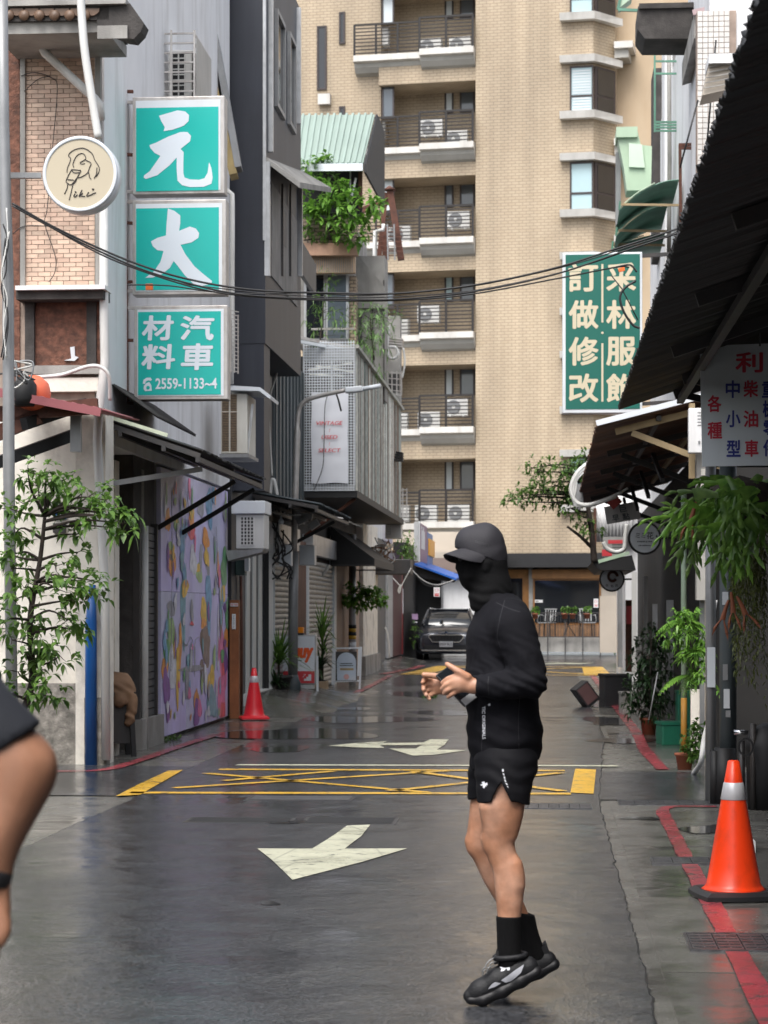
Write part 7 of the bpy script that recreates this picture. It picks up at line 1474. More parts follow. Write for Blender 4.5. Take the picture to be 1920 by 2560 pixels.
# bins and clutter further along
def crate(name, label, c, w, d, h, rot, mt, lidm=None, cat='bin', tilt=0.0):
    t = thing(name, label, cat, c, rot, rot=(tilt, 0, rot)); MB().box((0,0,h/2), w, d, h).build('body', mt, t, local=True, bevel=0.012); MB().box((0,0,h+0.012), w*1.06, d*1.06, 0.03).build('rim', lidm or mt, t, local=True); return t
q = S(0.98,32.2,0.0); crate('black_bin', 'black bin standing by the white standpipe', q, 0.42, 0.42, 0.45, 0.1, M_rubber); t = thing('tilted_box', 'black open box lying tilted against the bin', 'box', S(0.62,31.6,0.05), 0, rot=(0.0,-0.65,0.2)); MB().box((0,0,0.18),0.24,0.28,0.34).build('body', M_rubber, t, local=True, bevel=0.01); MB().box((0,-0.142,0.19),0.19,0.006,0.27).build('lining', mat('pinkish_dark', (0.10,0.05,0.05), 0.6), t, local=True)
crate('concrete_block', 'small grey concrete block beside the bins', S(1.12,29.5,0), 0.3, 0.5, 0.28, 0.0, M_conc, cat='block'); crate('green_box', 'green plastic box lying by the terracotta pot', G(1680,1862), 0.28, 0.3, 0.22, 0.1, mat('box_green', (0.01,0.12,0.07), 0.45, 0.1), cat='box'); crate('green_box', 'taller dark green box behind the green plastic box', S(1.52,24.2,0), 0.2, 0.2, 0.5, 0.0, mat('box_green', (0.01,0.12,0.07)), cat='box')

# ---- plants on the right
t = plant('potted_tree', 'dark bushy potted tree in a terracotta pot on the right kerb', 'plant', G(1622,1838), [G(1622,1838)+EZ*0.2, Pv(1625,1760,24.4), Pv(1628,1600,24.4)], 0.02, [(Pv(x,y,24.4+random.Random(x*y).uniform(-.2,.2)),0.16,0.16) for x,y in ((1640,1585),(1620,1605),(1655,1610),(1605,1640),(1635,1645),(1660,1655),(1598,1680),(1625,1690),(1652,1695),(1590,1715),(1610,1735),(1640,1735),(1600,1765),(1628,1772),(1655,1760),(1580,1740))], 26, 0.075, 0.032, L_dark, 31, droop=0.5); pot(t, G(1622,1838), 0.10, 0.20)
pipe('plant_stake', [Pv(1622,1800,24), Pv(1645,1680,24)], 0.008, M_galv, 'thin stake in the dark potted tree', 'stake')
def fern(name, label, c, n, L_, seed, lm, spread=1.0, cat='fern', up=0.5):
    """fronds arching from one crown, each frond a mesh of small leaflets"""
    r = random.Random(seed); t = thing(name, label, cat, c, 0); c = Vector(c)
    for k in range(n):
        a = r.uniform(0, 6.28); e = r.uniform(0.1, 1.0)*up*2; l = L_*r.uniform(0.6,1.1); d = Vector((math.cos(a)*math.cos(e)*spread, math.sin(a)*math.cos(e)*0.6*spread, math.sin(e))); mb = MB(); pts = [c+d*(l*f)-EZ*(l*0.75*f*f) for f in [i/12 for i in range(13)]]; mb.tube(pts, 0.003, 4)
        for i in range(1, 13):
            tt = (pts[min(12,i+1)]-pts[i-1]).normalized(); sdv = tt.cross(EZ).normalized(); w = l*0.24*math.sin(math.pi*(0.12+0.86*i/13))
            for sg_ in (-1,1): leaf(mb, pts[i], (sdv*sg_+tt*0.45), EZ, w, w*0.34, droop=0.3)
        mb.build('frond', lm, t)
    return t
fern('bright_fern', 'bright green fern, upper of the two by the grey drainpipe', Pv(1712,1560,18.9), 30, 0.27, 33, L_bright); fern('bright_fern', 'bright green fern hanging lower beside the dark post', Pv(1742,1630,18.8), 30, 0.24, 34, L_bright); fern('long_fern', 'long yellow-green fern fronds arching down to the green boxes', Pv(1735,1690,18.9), 9, 0.36, 35, L_bright, up=0.2)
plant('leafy_fern', 'bushy lime green fern mass hanging by the alley corner posts', 'fern', Pv(1730,1690,18.8), [Pv(1735,1690,18.8), Pv(1728,1620,18.8), Pv(1712,1545,18.8)], 0.012,
      [(Pv(x,y,18.8+random.Random(x+y).uniform(-.1,.1)),0.085,0.075) for x,y in ((1700,1540),(1720,1530),(1740,1545),(1685,1565),(1710,1570),(1675,1595),(1700,1600),(1735,1600),(1755,1590),(1720,1630),(1745,1640),(1762,1625),(1735,1665),(1755,1670),(1745,1690))], 14, 0.058, 0.022, L_bright, 38, limbs=False, droop=0.7)
t = plant('small_potted_plant', 'small light green potted plant at the foot of the bent white pipe', 'plant', S(1.20,19.2,0), [S(1.20,19.2,0.1), Pv(1735,1850,19.1)], 0.012, [(Pv(x,y,19.1),0.07,0.07) for x,y in ((1740,1820),(1730,1845),(1750,1850),(1725,1870),(1745,1875),(1755,1830),(1735,1895))], 14, 0.055, 0.035, L_mid, 36); pot(t, S(1.20,19.2,0), 0.085, 0.15)
plant('weed', 'green weeds by the far cafe corner', 'plant', Pv(1530,1625,60), [Pv(1530,1628,60), Pv(1530,1600,60)], 0.02, [(Pv(1528,1600,60),0.25,0.25),(Pv(1536,1612,60),0.2,0.2)], 14, 0.16, 0.07, L_mid, 37)
# staghorn fern: big forked fronds, each its own piece
sf_ = thing('staghorn_fern', 'huge staghorn fern with forked hanging fronds under the big awning', 'fern', Pv(1830,1300,13.6), 0); rS = random.Random(44)
def forked(mb, p, d, l, w, depth, r):
    """a strap that splits into narrowing antlers"""
    n = 5; d = d.normalized(); pts = [p]; 
    for i in range(n): d = (d-EZ*0.10+rdir(r)*0.06).normalized(); pts.append(pts[-1]+d*(l/n))
    s = d.cross(Vector((0,1,0.2))).normalized(); vs = []
    for i, q in enumerate(pts): ww = w*(0.55+0.65*i/n); vs += [q+s*ww/2+Vector((0,0.02,0))*0, q-Vector((0,0.012,0)), q-s*ww/2]
    mb.add(vs, [(3*i,3*i+3,3*i+4,3*i+1) for i in range(n)]+[(3*i+1,3*i+4,3*i+5,3*i+2) for i in range(n)], 0, True)
    if depth > 0:
        for sg_ in (-1,1): forked(mb, pts[-1]+s*sg_*w*0.28, (d+s*sg_*r.uniform(0.35,0.7)).normalized(), l*r.uniform(0.5,0.7), w*0.55, depth-1, r)
    else:
        q = pts[-1]; mb.add([q+s*w*0.6, q-s*w*0.6, q+d*w*2.2-EZ*0.01], [(0,1,2)], 0, True)
for k in range(60):
    a = rS.uniform(0, 6.28); x = rS.uniform(1745,1905); y = rS.uniform(1185,1330); p = Pv(x, y, 13.6+rS.uniform(-0.4,0.5)); mb = MB()
    lean = -1 if rS.random() < 0.7 else 0.6
    forked(mb, p, Vector((lean*rS.uniform(0.2,0.9), rS.uniform(-0.4,0.3), rS.uniform(-0.8,0.25))), rS.uniform(0.11,0.2), rS.uniform(0.055,0.09), 2, rS); mb.build('frond', [L_mid,L_bright,L_mid,L_tree][k % 4], sf_)
M_dead = mat('dead_frond', (0.17,0.05,0.02), 0.7, 0.2, 8)
for (x, y, dx, dz) in ((1740,1255,-0.2,-0.9),(1828,1480,0.1,-0.9),(1842,1490,0.5,-0.8),(1822,1500,-0.3,-0.8)): mb = MB(); forked(mb, Pv(x,y,13.4), Vector((dx,0,dz)), 0.13, 0.03, 1, rS); mb.build('dead_frond', M_dead, sf_)
MB().lathe(Pv(1850,1250,13.9), [(0.001,0.16),(0.2,0.1),(0.26,0.0),(0.2,-0.12),(0.001,-0.2)], 14).build('root_ball', M_bark, sf_)
# hanging moss curtain
mo = MB(); rM = random.Random(50)
for k in range(170):
    x = rM.uniform(1828,1915); y = 1330+rM.uniform(-60,60); p = Pv(x,y,14.6+rM.uniform(-.3,.3)); l = rM.uniform(0.35,1.05)
    pts = [p-EZ*(l*i/7)+rdir(rM)*0.012 for i in range(8)]
    for i in range(7):
        for j in range(3): leaf(mo, pts[i].lerp(pts[i+1], j/3), (rdir(rM)-EZ*0.6).normalized(), EZ, 0.045, 0.010, droop=0.2)
t = thing('moss_curtain', 'curtain of olive hanging moss strands by the dim near pier', 'plant', Pv(1870,1700,14.6), 0); mo.build('strands', leafmat('moss', (0.055,0.075,0.015), (0.12,0.14,0.03)), t)
# tree leaning over the street in front of the tower
plant('street_tree', 'slender tree leaning left in front of the tan tower', 'tree', Pv(1483,1405,37), [Pv(1486,1405,37), Pv(1481,1350,37), Pv(1472,1280,37), Pv(1465,1220,37), Pv(1468,1150,37)], 0.06,
      [(Pv(x,y,37+random.Random(x).uniform(-.4,.4)),0.24,0.16) for x,y in ((1280,1250),(1305,1238),(1330,1222),(1355,1205),(1345,1180),(1375,1165),(1400,1185),(1385,1215),(1425,1200),(1440,1160),(1465,1140),(1470,1180),(1410,1235),(1440,1240),(1450,1290),(1462,1310),(1370,1245),(1395,1258),(1425,1270),(1330,1170),(1480,1330),(1455,1215),(1320,1255),(1360,1230),(1340,1240),(1415,1165),(1450,1185))], 20, 0.09, 0.045, L_mid, 61)
pipe('bare_branch', [Pv(1481,1370,37), Pv(1450,1340,37), Pv(1418,1316,37)], [0.035,0.028,0.02], M_bark, 'bare cut branch of the slender tree reaching left', 'branch')

# ------------------------------------------------------------------ cables over the street
paths = [[(30,508),(150,575),(330,655),(480,700),(640,725),(850,733),(1000,733),(1190,712),(1380,672),(1530,625),(1700,570)],
         [(30,514),(160,585),(330,664),(470,708),(620,738),(850,748),(1000,748),(1190,728),(1390,685),(1560,628),(1720,575)],
         [(45,520),(220,620),(340,672),(500,722),(640,742),(860,752),(1050,748),(1200,732),(1400,695),(1540,668),(1572,668)],
         [(318,712),(420,714),(520,728),(620,734),(760,732),(900,738),(1040,730),(1200,712),(1420,664),(1600,608),(1700,580)],
         [(110,560),(260,632),(420,700),(560,722),(700,736),(880,744),(1060,738),(1210,722),(1420,676),(1600,615),(1710,572)]]
cl = ['highest black cable slung across the street','second black cable in the bundle slung across the street','lowest black cable ending at the orange tag before the green sign','black cable starting at the orange tag by the middle teal sign','thin black cable twisted through the street bundle']
for i, ph in enumerate(paths):
    n_ = len(ph); pts = [P(x, y, 17.0+0.9*(x/1700)+0.05*i) for x, y in ph]; pipe('street_cable', catmull(pts, 8), [0.009,0.008,0.007,0.006,0.005][i], M_cable, cl[i], 'cable', 6, group='cables across the street')
pipe('street_cable', catmull([P(x,y,17.75) for x,y in ((1540,668),(1575,662),(1592,680))],5), 0.008, M_cable, 'short black cable end curling right of the orange tag', 'cable', group='cables across the street'); pipe('street_cable', catmull([P(x,y,17.7) for x,y in ((1590,702),(1562,720),(1550,745),(1560,780),(1582,812),(1600,820))],5), 0.010, M_cable, 'black cable looping down in front of the green sign', 'cable', group='cables across the street'); pipe('street_cable', [P(1528,688,17.7), P(1555,722,17.7), P(1595,800,17.7)], 0.005, M_cable, 'thin straight black cable crossing the green sign', 'cable', group='cables across the street')
o = MB().box(P(1554,674,17.7), 0.05, 0.03, 0.03, axes(Vector((1,0,0.25)))).build('orange_tape', MATS['orange_tape']); tag(o, 'orange tag on the cable in front of the green sign', 'tag')

# ------------------------------------------------------------------ the little tree on the left corner, weeds
plant('corner_tree', 'small leafy tree in front of the cream corner wall', 'tree', S(-4.55,16.7,0), [S(-4.62,16.7,0), Pv(70,1750,16.7), Pv(75,1550,16.7), Pv(100,1400,16.7), Pv(112,1290,16.7)], 0.035,
      [(Pv(x,y,16.6+random.Random(x+y).uniform(-.25,.25)),0.13,0.10) for x,y in ((120,1180),(95,1215),(150,1220),(170,1245),(205,1235),(240,1230),(265,1250),(225,1275),(190,1290),(255,1290),(300,1290),(320,1310),(285,1320),(190,1335),(60,1260),(40,1330),(30,1420),(60,1470),(195,1380),(140,1415),(185,1445),(210,1450),(245,1455),(150,1475),(175,1500),(235,1480),(120,1545),(170,1550),(185,1575),(95,1590),(130,1610),(150,1640),(100,1660),(115,1700),(60,1560),(30,1600),(45,1680),(130,1740),(80,1730),(35,1500),(20,1270),(70,1180),(15,1380),(50,1380),(20,1550),(75,1640),(25,1740),(270,1275),(310,1300),(160,1200),(110,1250))], 9, 0.082, 0.046, L_mid, 71, droop=0.6)
gz = MB(); rG = random.Random(77)
for k in range(260):
    x = rG.gauss(-4.45,0.16); y_ = rG.uniform(15.9,17.2); p = S(x, y_, 0); a = rG.uniform(0,6.28); d = Vector((math.cos(a)*0.5, math.sin(a)*0.5, 1)).normalized(); leaf(gz, p, d, Vector((math.sin(a),math.cos(a),0)), rG.uniform(0.12,0.4), 0.014, droop=0.35)
tag(gz.build('grass_tuft', L_mid), 'green grass tuft at the foot of the small corner tree', 'grass', kind='stuff')
for i, (x, y) in enumerate(((575,1795),(420,1852),(1075,1745))):
    rW = random.Random(i); w_ = MB(); p = G(x, y)
    for k in range(40): sprig(w_, rW, p+Vector((rW.uniform(-.12,.12),rW.uniform(-.3,.3),0.01)), rdir(rW,1.2), 3, 0.06, 0.035)
    tag(w_.build('weed_tuft', L_tree, kind='stuff'), ['green weeds at the brown post foot','green weeds at the near lower corner of the mural','green weeds further along the left edge'][i], 'weeds')
# flower pots on the terrace railing
for i, (x, lb) in enumerate(((1338,'small potted plant at the left end of the terrace railing'),(1412,'larger pair of terracotta flower pots over the terrace table'),(1468,'terracotta flower pot right of the terrace table'),(1525,'small flower pot at the railing end by the beige wall'))):
    s = Ts(x, D); c = TW(s, D, zt_r:=Tz(1543, s, D)); t = thing('flower_pot', lb, 'flower pot', c, 0, 'pots on the terrace railing'); pot(t, c-EZ*0.05, 0.11, 0.17); lf = MB(); r_ = random.Random(i+200)
    if i == 1: pot(t, c-EZ*0.05+te*0.25, 0.10, 0.16)
    for k in range(50 if i != 1 else 110): sprig(lf, r_, c+EZ*(0.14+r_.uniform(0,0.16))+te*r_.uniform(-0.13,0.13 if i != 1 else 0.4), rdir(r_,0.8), 3, 0.09, 0.045)
    lf.build('leaves', L_bright if i % 2 == 0 else L_mid, t)
# ------------------------------------------------------------------ people: smooth bodies grown from joints
from mathutils.bvhtree import BVHTree
class Sdf:
    def __init__(s, lo, hi, h):
        s.lo = np.array(lo, np.float32); s.h = h; s.n = np.ceil((np.array(hi)-np.array(lo))/h).astype(int)+1
        s.f = np.full(s.n, 0.08, np.float32)
    def win(s, lo, hi):
        a = np.maximum(0, np.floor((np.array(lo)-s.lo)/s.h).astype(int)); b = np.minimum(s.n, np.ceil((np.array(hi)-s.lo)/s.h).astype(int)+1)
        if (b <= a).any(): return None
        g = [s.lo[i]+s.h*np.arange(a[i], b[i], dtype=np.float32) for i in range(3)]
        return tuple(slice(a[i], b[i]) for i in range(3)), np.meshgrid(*g, indexing='ij')
    def cone(s, a, b, ra, rb=None, sy=1.0, k=0.02, sub=False, sx=1.0):
        rb = ra if rb is None else rb; a, b = np.array(a), np.array(b); m = max(ra, rb)*max(1, sy, sx)+(0.09 if k > 0.001 else 0.045)
        w = s.win(np.minimum(a, b)-m, np.maximum(a, b)+m)
        if w is None: return s
        sl, (X, Y, Z) = w; sc = np.array([1/sx, 1/sy, 1]); A, B = a*sc, b*sc; d = B-A; L2 = float(d @ d)+1e-12
        px, py, pz = X/sx-A[0], Y/sy-A[1], Z-A[2]
        t = np.clip((px*d[0]+py*d[1]+pz*d[2])/L2, 0, 1)
        q = np.sqrt((px-t*d[0])**2+(py-t*d[1])**2+(pz-t*d[2])**2)-(ra+(rb-ra)*t)
        if sub: s.f[sl] = np.maximum(s.f[sl], -q); return s
        f = s.f[sl]; hh = np.clip(0.5+0.5*(f-q)/k, 0, 1); s.f[sl] = f*(1-hh)+q*hh-k*hh*(1-hh); return s
    def chain(s, pts, rs, sy=1.0, k=0.02):
        # one limb: its pieces are joined hard on a smooth curve, then the limb is blended in
        P3 = [Vector((*p,)) for p in pts]; n = 5; cp = catmull(P3, n); rr = [Vector((r,0,0)) for r in rs]; cr = [q.x for q in catmull(rr, n)]
        A = np.array([tuple(q) for q in cp]); mg = max(cr)+0.05; w = s.win(A.min(0)-mg, A.max(0)+mg)
        if w is None: return s
        sl = w[0]; t = s.f[sl]; sub = Sdf.__new__(Sdf); sub.h = s.h; sub.n = np.array(t.shape); sub.lo = (s.lo+s.h*np.array([a.start for a in sl])).astype(np.float32); sub.f = np.full(t.shape, 0.08, np.float32)
        for i in range(len(cp)-1): sub.cone(cp[i], cp[i+1], cr[i], cr[i+1], sy, 1e-4)
        q = sub.f; hh = np.clip(0.5+0.5*(t-q)/k, 0, 1); s.f[sl] = np.where((q < 0.079), t*(1-hh)+q*hh-k*hh*(1-hh), t)
        return s
    def grids(s):
        return np.meshgrid(*[s.lo[i]+s.h*np.arange(s.n[i], dtype=np.float32) for i in range(3)], indexing='ij')
    def cut(s, g): s.f = np.maximum(s.f, g.astype(np.float32)); return s
    def wrinkle(s, amp, fn):
        X, Y, Z = s.grids(); s.f += amp*fn(X, Y, Z).astype(np.float32); return s
    def mesh(s):
        """surface nets"""
        f = s.f.copy()
        for ax in range(3):
            for e in (0, -1):
                i = [slice(None)]*3; i[ax] = e; f[tuple(i)] = np.maximum(f[tuple(i)], 0.01)
        ins = f < 0; c = np.zeros(tuple(s.n-1), np.int8)
        offs = [(i,j,k) for i in (0,1) for j in (0,1) for k in (0,1)]; N = s.n-1
        for (i,j,k) in offs: c += ins[i:i+N[0], j:j+N[1], k:k+N[2]]
        act = (c > 0) & (c < 8); idx = -np.ones(tuple(N), np.int64); cells = np.argwhere(act); idx[act] = np.arange(len(cells))
        acc = np.zeros((len(cells),3)); cnt = np.zeros(len(cells))
        for a in range(8):
            for b in range(a+1, 8):
                oa, ob = np.array(offs[a]), np.array(offs[b])
                if abs(oa-ob).sum() != 1: continue
                fa = f[tuple((cells+oa).T)]; fb = f[tuple((cells+ob).T)]; x = (fa < 0) != (fb < 0)
                t = np.where(x, fa/np.where(x, fa-fb, 1), 0)[:,None]; acc += np.where(x[:,None], oa+t*(ob-oa), 0); cnt += x
        vs = s.lo+(cells+acc/cnt[:,None])*s.h
        fs = []
        for ax in range(3):
            u, v = (ax+1) % 3, (ax+2) % 3; sa = [slice(None)]*3; sb = [slice(None)]*3; sa[ax] = slice(0,-1); sb[ax] = slice(1,None)
            e = np.argwhere(ins[tuple(sa)] != ins[tuple(sb)]); e = e[(e[:,u] > 0) & (e[:,v] > 0) & (e[:,u] < N[u]) & (e[:,v] < N[v])]
            flip = ins[tuple(sa)][tuple(e.T)]; q = []
            for (du, dv) in ((1,1),(0,1),(0,0),(1,0)):
                p = e.copy(); p[:,u] -= du; p[:,v] -= dv; q.append(idx[tuple(p.T)])
            q = np.stack(q, 1); q[~flip] = q[~flip][:, ::-1]; fs.append(q)
        return vs, np.concatenate(fs)
    def build(s, name, mt, parent):
        vs, fs = s.mesh(); M = np.array(wmat(parent).inverted()); vl = vs @ M[:3,:3].T+M[:3,3]
        me = bpy.data.meshes.new(name); me.from_pydata(vl.tolist(), [], fs.tolist()); me.materials.append(mt)
        me.polygons.foreach_set('use_smooth', [True]*len(me.polygons)); me.update()
        o = bpy.data.objects.new(name, me); col.objects.link(o); o.parent = parent; WM[o] = wmat(parent)
        o['_bvh'] = 0; del o['_bvh']; BV[o] = BVHTree.FromPolygons(vs.tolist(), fs.tolist()); return o
BV = {}
def stick(name, outlines, tgt, mt, parent, Y, lift=0.0015, fine=5.0):
    """flat print laid on a curved surface: outline pixels are taken back to the surface they sit on"""
    from mathutils.geometry import tessellate_polygon
    import bmesh
    bm = bmesh.new()
    for ol in outlines:
        pts = [Vector((x, y, 0)) for x, y in ol]; vv = [bm.verts.new(p) for p in pts]
        for t in tessellate_polygon([pts]):
            try: bm.faces.new([vv[i] for i in t])
            except ValueError: pass
    for _ in range(3):
        es = [e for e in bm.edges if e.calc_length() > fine]
        if not es: break
        bmesh.ops.subdivide_edges(bm, edges=es, cuts=1, use_grid_fill=False)
    bmesh.ops.triangulate(bm, faces=bm.faces[:])
    vs = []; cam_p = Vector((0,0,CH)); bm.verts.index_update(); last = Y
    for v in bm.verts:
        d = (P(v.co.x, v.co.y, 1.0)-cam_p).normalized(); hit = BV[tgt].ray_cast(cam_p, d)
        if hit[0] is not None and abs(hit[0].y-Y) < 0.4: p = hit[0]; last = p.y
        else: p = P(v.co.x, v.co.y, last)
        vs.append(p-d*lift)
    mb = MB(); mb.add(vs, [tuple(v.index for v in f.verts) for f in bm.faces], 0, True); bm.free()
    return mb.build(name, mt, parent)

M_skin = mat('skin', (0.42,0.20,0.115), 0.46, 0.15, 26, 0.15, 300, sss=0.05, c2=(0.52,0.285,0.19)); M_skinh = mat('skin_hand', (0.56,0.29,0.20), 0.5, 0.06, 40, 0.06, 200, sss=0.08)
M_jkt = mat('black_jersey', (0.0075,0.0075,0.010), 0.85, 0.15, 3, 0.2, 350, spec=0.15); M_sho = mat('black_shorts', (0.006,0.006,0.008), 0.75, 0.15, 4, 0.15, 300, spec=0.2); M_cap = mat('black_cap', (0.020,0.019,0.024), 0.75, 0.15, 6, 0.15, 250); M_bala = mat('black_knit', (0.003,0.003,0.0035), 0.85, 0.15, 8, 0.2, 200, spec=0.2)
M_sock = mat('black_sock', (0.004,0.004,0.0045), 0.9, 0.15, 20, 0.3, 250, spec=0.2); M_shoe = mat('black_mesh_shoe', (0.006,0.0063,0.008), 0.6, 0.2, 40, 0.3, 220); M_sole = mat('black_sole', (0.006,0.006,0.0075), 0.55, 0.15, 6); M_logo = mat('print_white', (0.68,0.69,0.74), 0.45, 0.03); M_silv = mat('print_silver', (0.42,0.43,0.47), 0.4, 0.15, 20)
YB = 7.72
def Q(px, py, dy=0.0): p = P(px, py, YB+dy); return (p.x, p.y, p.z)
base = G(1200, 2519); run = thing('person', 'person in black cap, mask, long top and shorts jogging left with a phone', 'person', base, 0)
# body: one continuous skin
B = Sdf(P(1030,2470,7.2)-Vector((0,0,0.05)), (0.66,8.10,1.80), 0.0042)
lo = np.array(Q(1035,2460,-0.42)); hi = np.array(Q(1400,1300,0.36)); B = Sdf(lo, (hi[0], YB+0.36, hi[2]), 0.0042); 
# legs, near one planted on its toes, far one bent behind
B.chain([Q(1262,1890,-.09), Q(1260,1950,-.095), Q(1256,2000,-.10), Q(1254,2040,-.10), Q(1250,2075,-.10), Q(1247,2105,-.10), Q(1256,2140,-.10), Q(1268,2172,-.10), Q(1273,2198,-.10), Q(1274,2245,-.10), Q(1273,2295,-.10), Q(1274,2400,-.10)], [.094,.089,.082,.074,.063,.0565,.0515,.0535,.0545,.0495,.0415,.036], .95, .03)
B.cone(Q(1219,2098,-.106), Q(1223,2112,-.106), .016, .014, 1.3, .035); B.cone(Q(1232,2122,-.11), Q(1240,2150,-.11), .012, .008, 1, .03)
B.cone(Q(1286,2165,-.12), Q(1291,2210,-.12), .024, .022, 1, .03); B.cone(Q(1224,2020,-.14), Q(1228,2070,-.135), .030, .016, 1, .04); B.cone(Q(1286,2030,-.13), Q(1280,2085,-.12), .02, .012, 1, .03)
B.chain([Q(1246,1890,.09), Q(1233,1970,.095), Q(1219,2040,.10), Q(1208,2085,.10), Q(1206,2112,.10), Q(1219,2145,.105), Q(1242,2190,.11), Q(1268,2240,.113), Q(1303,2305,.118), Q(1322,2350,.12), Q(1336,2390,.12)], [.09,.080,.068,.059,.054,.050,.052,.046,.036,.034,.034], .95, .03); B.cone(Q(1177,2104,.10), Q(1181,2120,.10), .014,.012,1.2,.035)
# trunk, neck, head
B.cone(Q(1264,1880), Q(1262,1780), .105, .092, 1.35, .05); B.cone(Q(1262,1780), Q(1255,1620), .092, .10, 1.4, .05); B.cone(Q(1262,1570,-.1), Q(1252,1570,.12), .06, .06, 1.0, .05)
B.cone(Q(1248,1540), Q(1226,1440), .055, .052, 1.0, .03); B.cone(Q(1206,1385), Q(1202,1398), .078, .078, .86, .02); B.cone(Q(1188,1425), Q(1177,1452), .050, .026, .85, .03); B.cone(Q(1163,1408,-.03), Q(1160,1420,-.03), .008, .010, 1.0, .012)

# arms
for (sh_, el, wr, d0, d1, d2) in (((1282,1575),(1325,1700),(1186,1714),-.17,-.22,-.20), ((1246,1580),(1285,1705),(1150,1722),.18,.20,.07)):
    B.chain([Q(*sh_,d0), Q((sh_[0]+el[0])/2,(sh_[1]+el[1])/2,(d0+d1)/2), Q(*el,d1)], [.058,.050,.042], 1, .03); B.chain([Q(*el,d1), Q(el[0]*.6+wr[0]*.4,el[1]*.6+wr[1]*.4+7,d1*.6+d2*.4), Q(*wr,d2)], [.036,.034,.028], 1, .012)
def hand(palm, fingers, thumb, k=0.008):
    (a, ra), (b, rb) = palm; B.cone(Q(*a), Q(*b), ra, rb, .62, .012)
    for fg, r in fingers: B.chain([Q(*p) for p in fg], [r, r*.93, r*.82][:len(fg)], 1, k)
    B.chain([Q(*p) for p in thumb], [.0135,.0115,.0095][:len(thumb)], 1, .012)
hand((((1182,1714,-.20), .027), ((1150,1707,-.205), .034)), [([(1142,1690,-.205),(1121,1696,-.195),(1106,1707,-.175)],.0096), ([(1139,1702,-.21),(1117,1711,-.20),(1105,1722,-.18)],.0098), ([(1141,1715,-.21),(1120,1725,-.20),(1110,1734,-.18)],.0093), ([(1146,1727,-.205),(1130,1736,-.20),(1120,1743,-.185)],.0083)], [(1170,1692,-.215),(1143,1676,-.215),(1118,1661,-.205)])
hand((((1146,1721,.05), .027), ((1100,1714,-.02), .033)), [([(1084,1702,-.02),(1064,1697,-.045),(1057,1706,-.07)],.0095), ([(1082,1712,-.02),(1061,1713,-.05),(1059,1724,-.075)],.0098), ([(1083,1723,-.02),(1063,1728,-.05),(1066,1738,-.075)],.0093), ([(1088,1733,-.02),(1071,1741,-.045),(1074,1748,-.065)],.0083)], [(1122,1703,-.04),(1092,1691,-.06),(1060,1687,-.07)])
body = B.build('body', M_skin, run)
# jacket
J = Sdf((lo[0], YB-0.42, Q(0,1960)[2]), (hi[0]+.02, YB+0.38, Q(0,1470)[2]), 0.005)
J.cone(Q(1246,1600), Q(1252,1720), .118, .122, 1.40, .05); J.cone(Q(1252,1720), Q(1262,1830), .122, .131, 1.36, .05); J.cone(Q(1262,1830), Q(1265,1935), .131, .126, 1.36, .03)
J.cone(Q(1276,1548,-.10), Q(1262,1548,.12), .075, .075, 1, .06); J.cone(Q(1252,1540), Q(1231,1496), .088, .066, 1.15, .04)
J.chain([Q(1284,1572,-.17), Q(1308,1640,-.20), Q(1325,1703,-.22)], [.078,.068,.058], 1, .03); J.chain([Q(1325,1703,-.22), Q(1270,1712,-.215), Q(1216,1715,-.205), Q(1189,1715,-.20)], [.057,.052,.043,.037], 1, .02)
J.cone(Q(1218,1715,-.205), Q(1190,1715,-.20), .040, .038, 1, .004)
J.chain([Q(1246,1578,.18), Q(1285,1705,.20)], [.07,.055], 1, .03); J.chain([Q(1285,1705,.20), Q(1158,1722,.075)], [.055,.036], 1, .02)
X, Y, Z = J.grids(); zh = Q(0,1893)[2]; xh0, xh1 = Q(1178,0)[0], Q(1352,0)[0]; J.cut((zh-0.045*np.clip((xh1-X)/(xh1-xh0),0,1))-Z)
J.cut(X-Q(1356,0)[0]-0.10*np.clip((Z-Q(0,1775)[2])/0.03,0,1)); J.cut(Q(1183,0)[0]-X-0.2*np.clip((Q(0,1742)[2]-Z)/0.02,0,1)-0.2*np.clip((Z-Q(0,1690)[2])/0.02,0,1))
def folds(X, Y, Z):
    ex, ez = X-Q(1325,0)[0], Z-Q(0,1703)[2]; r = np.sqrt(ex**2+ez**2+(Y-YB+.22)**2)
    arm = np.exp(-(r/0.16)**2)*np.sin((ex*0.55+ez*0.83)*150+2.0*np.sin(ez*40)+Y*20)
    low = np.exp(-((Z-Q(0,1860)[2])/0.10)**2)*np.sin(Z*95+X*30+2*np.sin(X*22+Y*9)); mid = 0.6*np.exp(-((Z-Q(0,1740)[2])/0.13)**2)*np.sin(Z*70-X*45+Y*12)
    sl = 0.8*np.exp(-((Y-YB+.2)/0.1)**2)*np.exp(-((Z-Q(0,1640)[2])/0.08)**2)*np.sin((X*0.8+Z*0.6)*120+Y*15)
    return arm+0.8*low+mid+sl
J.wrinkle(0.0030, folds); J.wrinkle(0.0009, lambda X,Y,Z: np.sin(X*210+Z*120+3*np.sin(Z*60+Y*40))*np.exp(-((Z-Q(0,1700)[2])/0.16)**2)); jk_ = J.build('jacket', M_jkt, run)
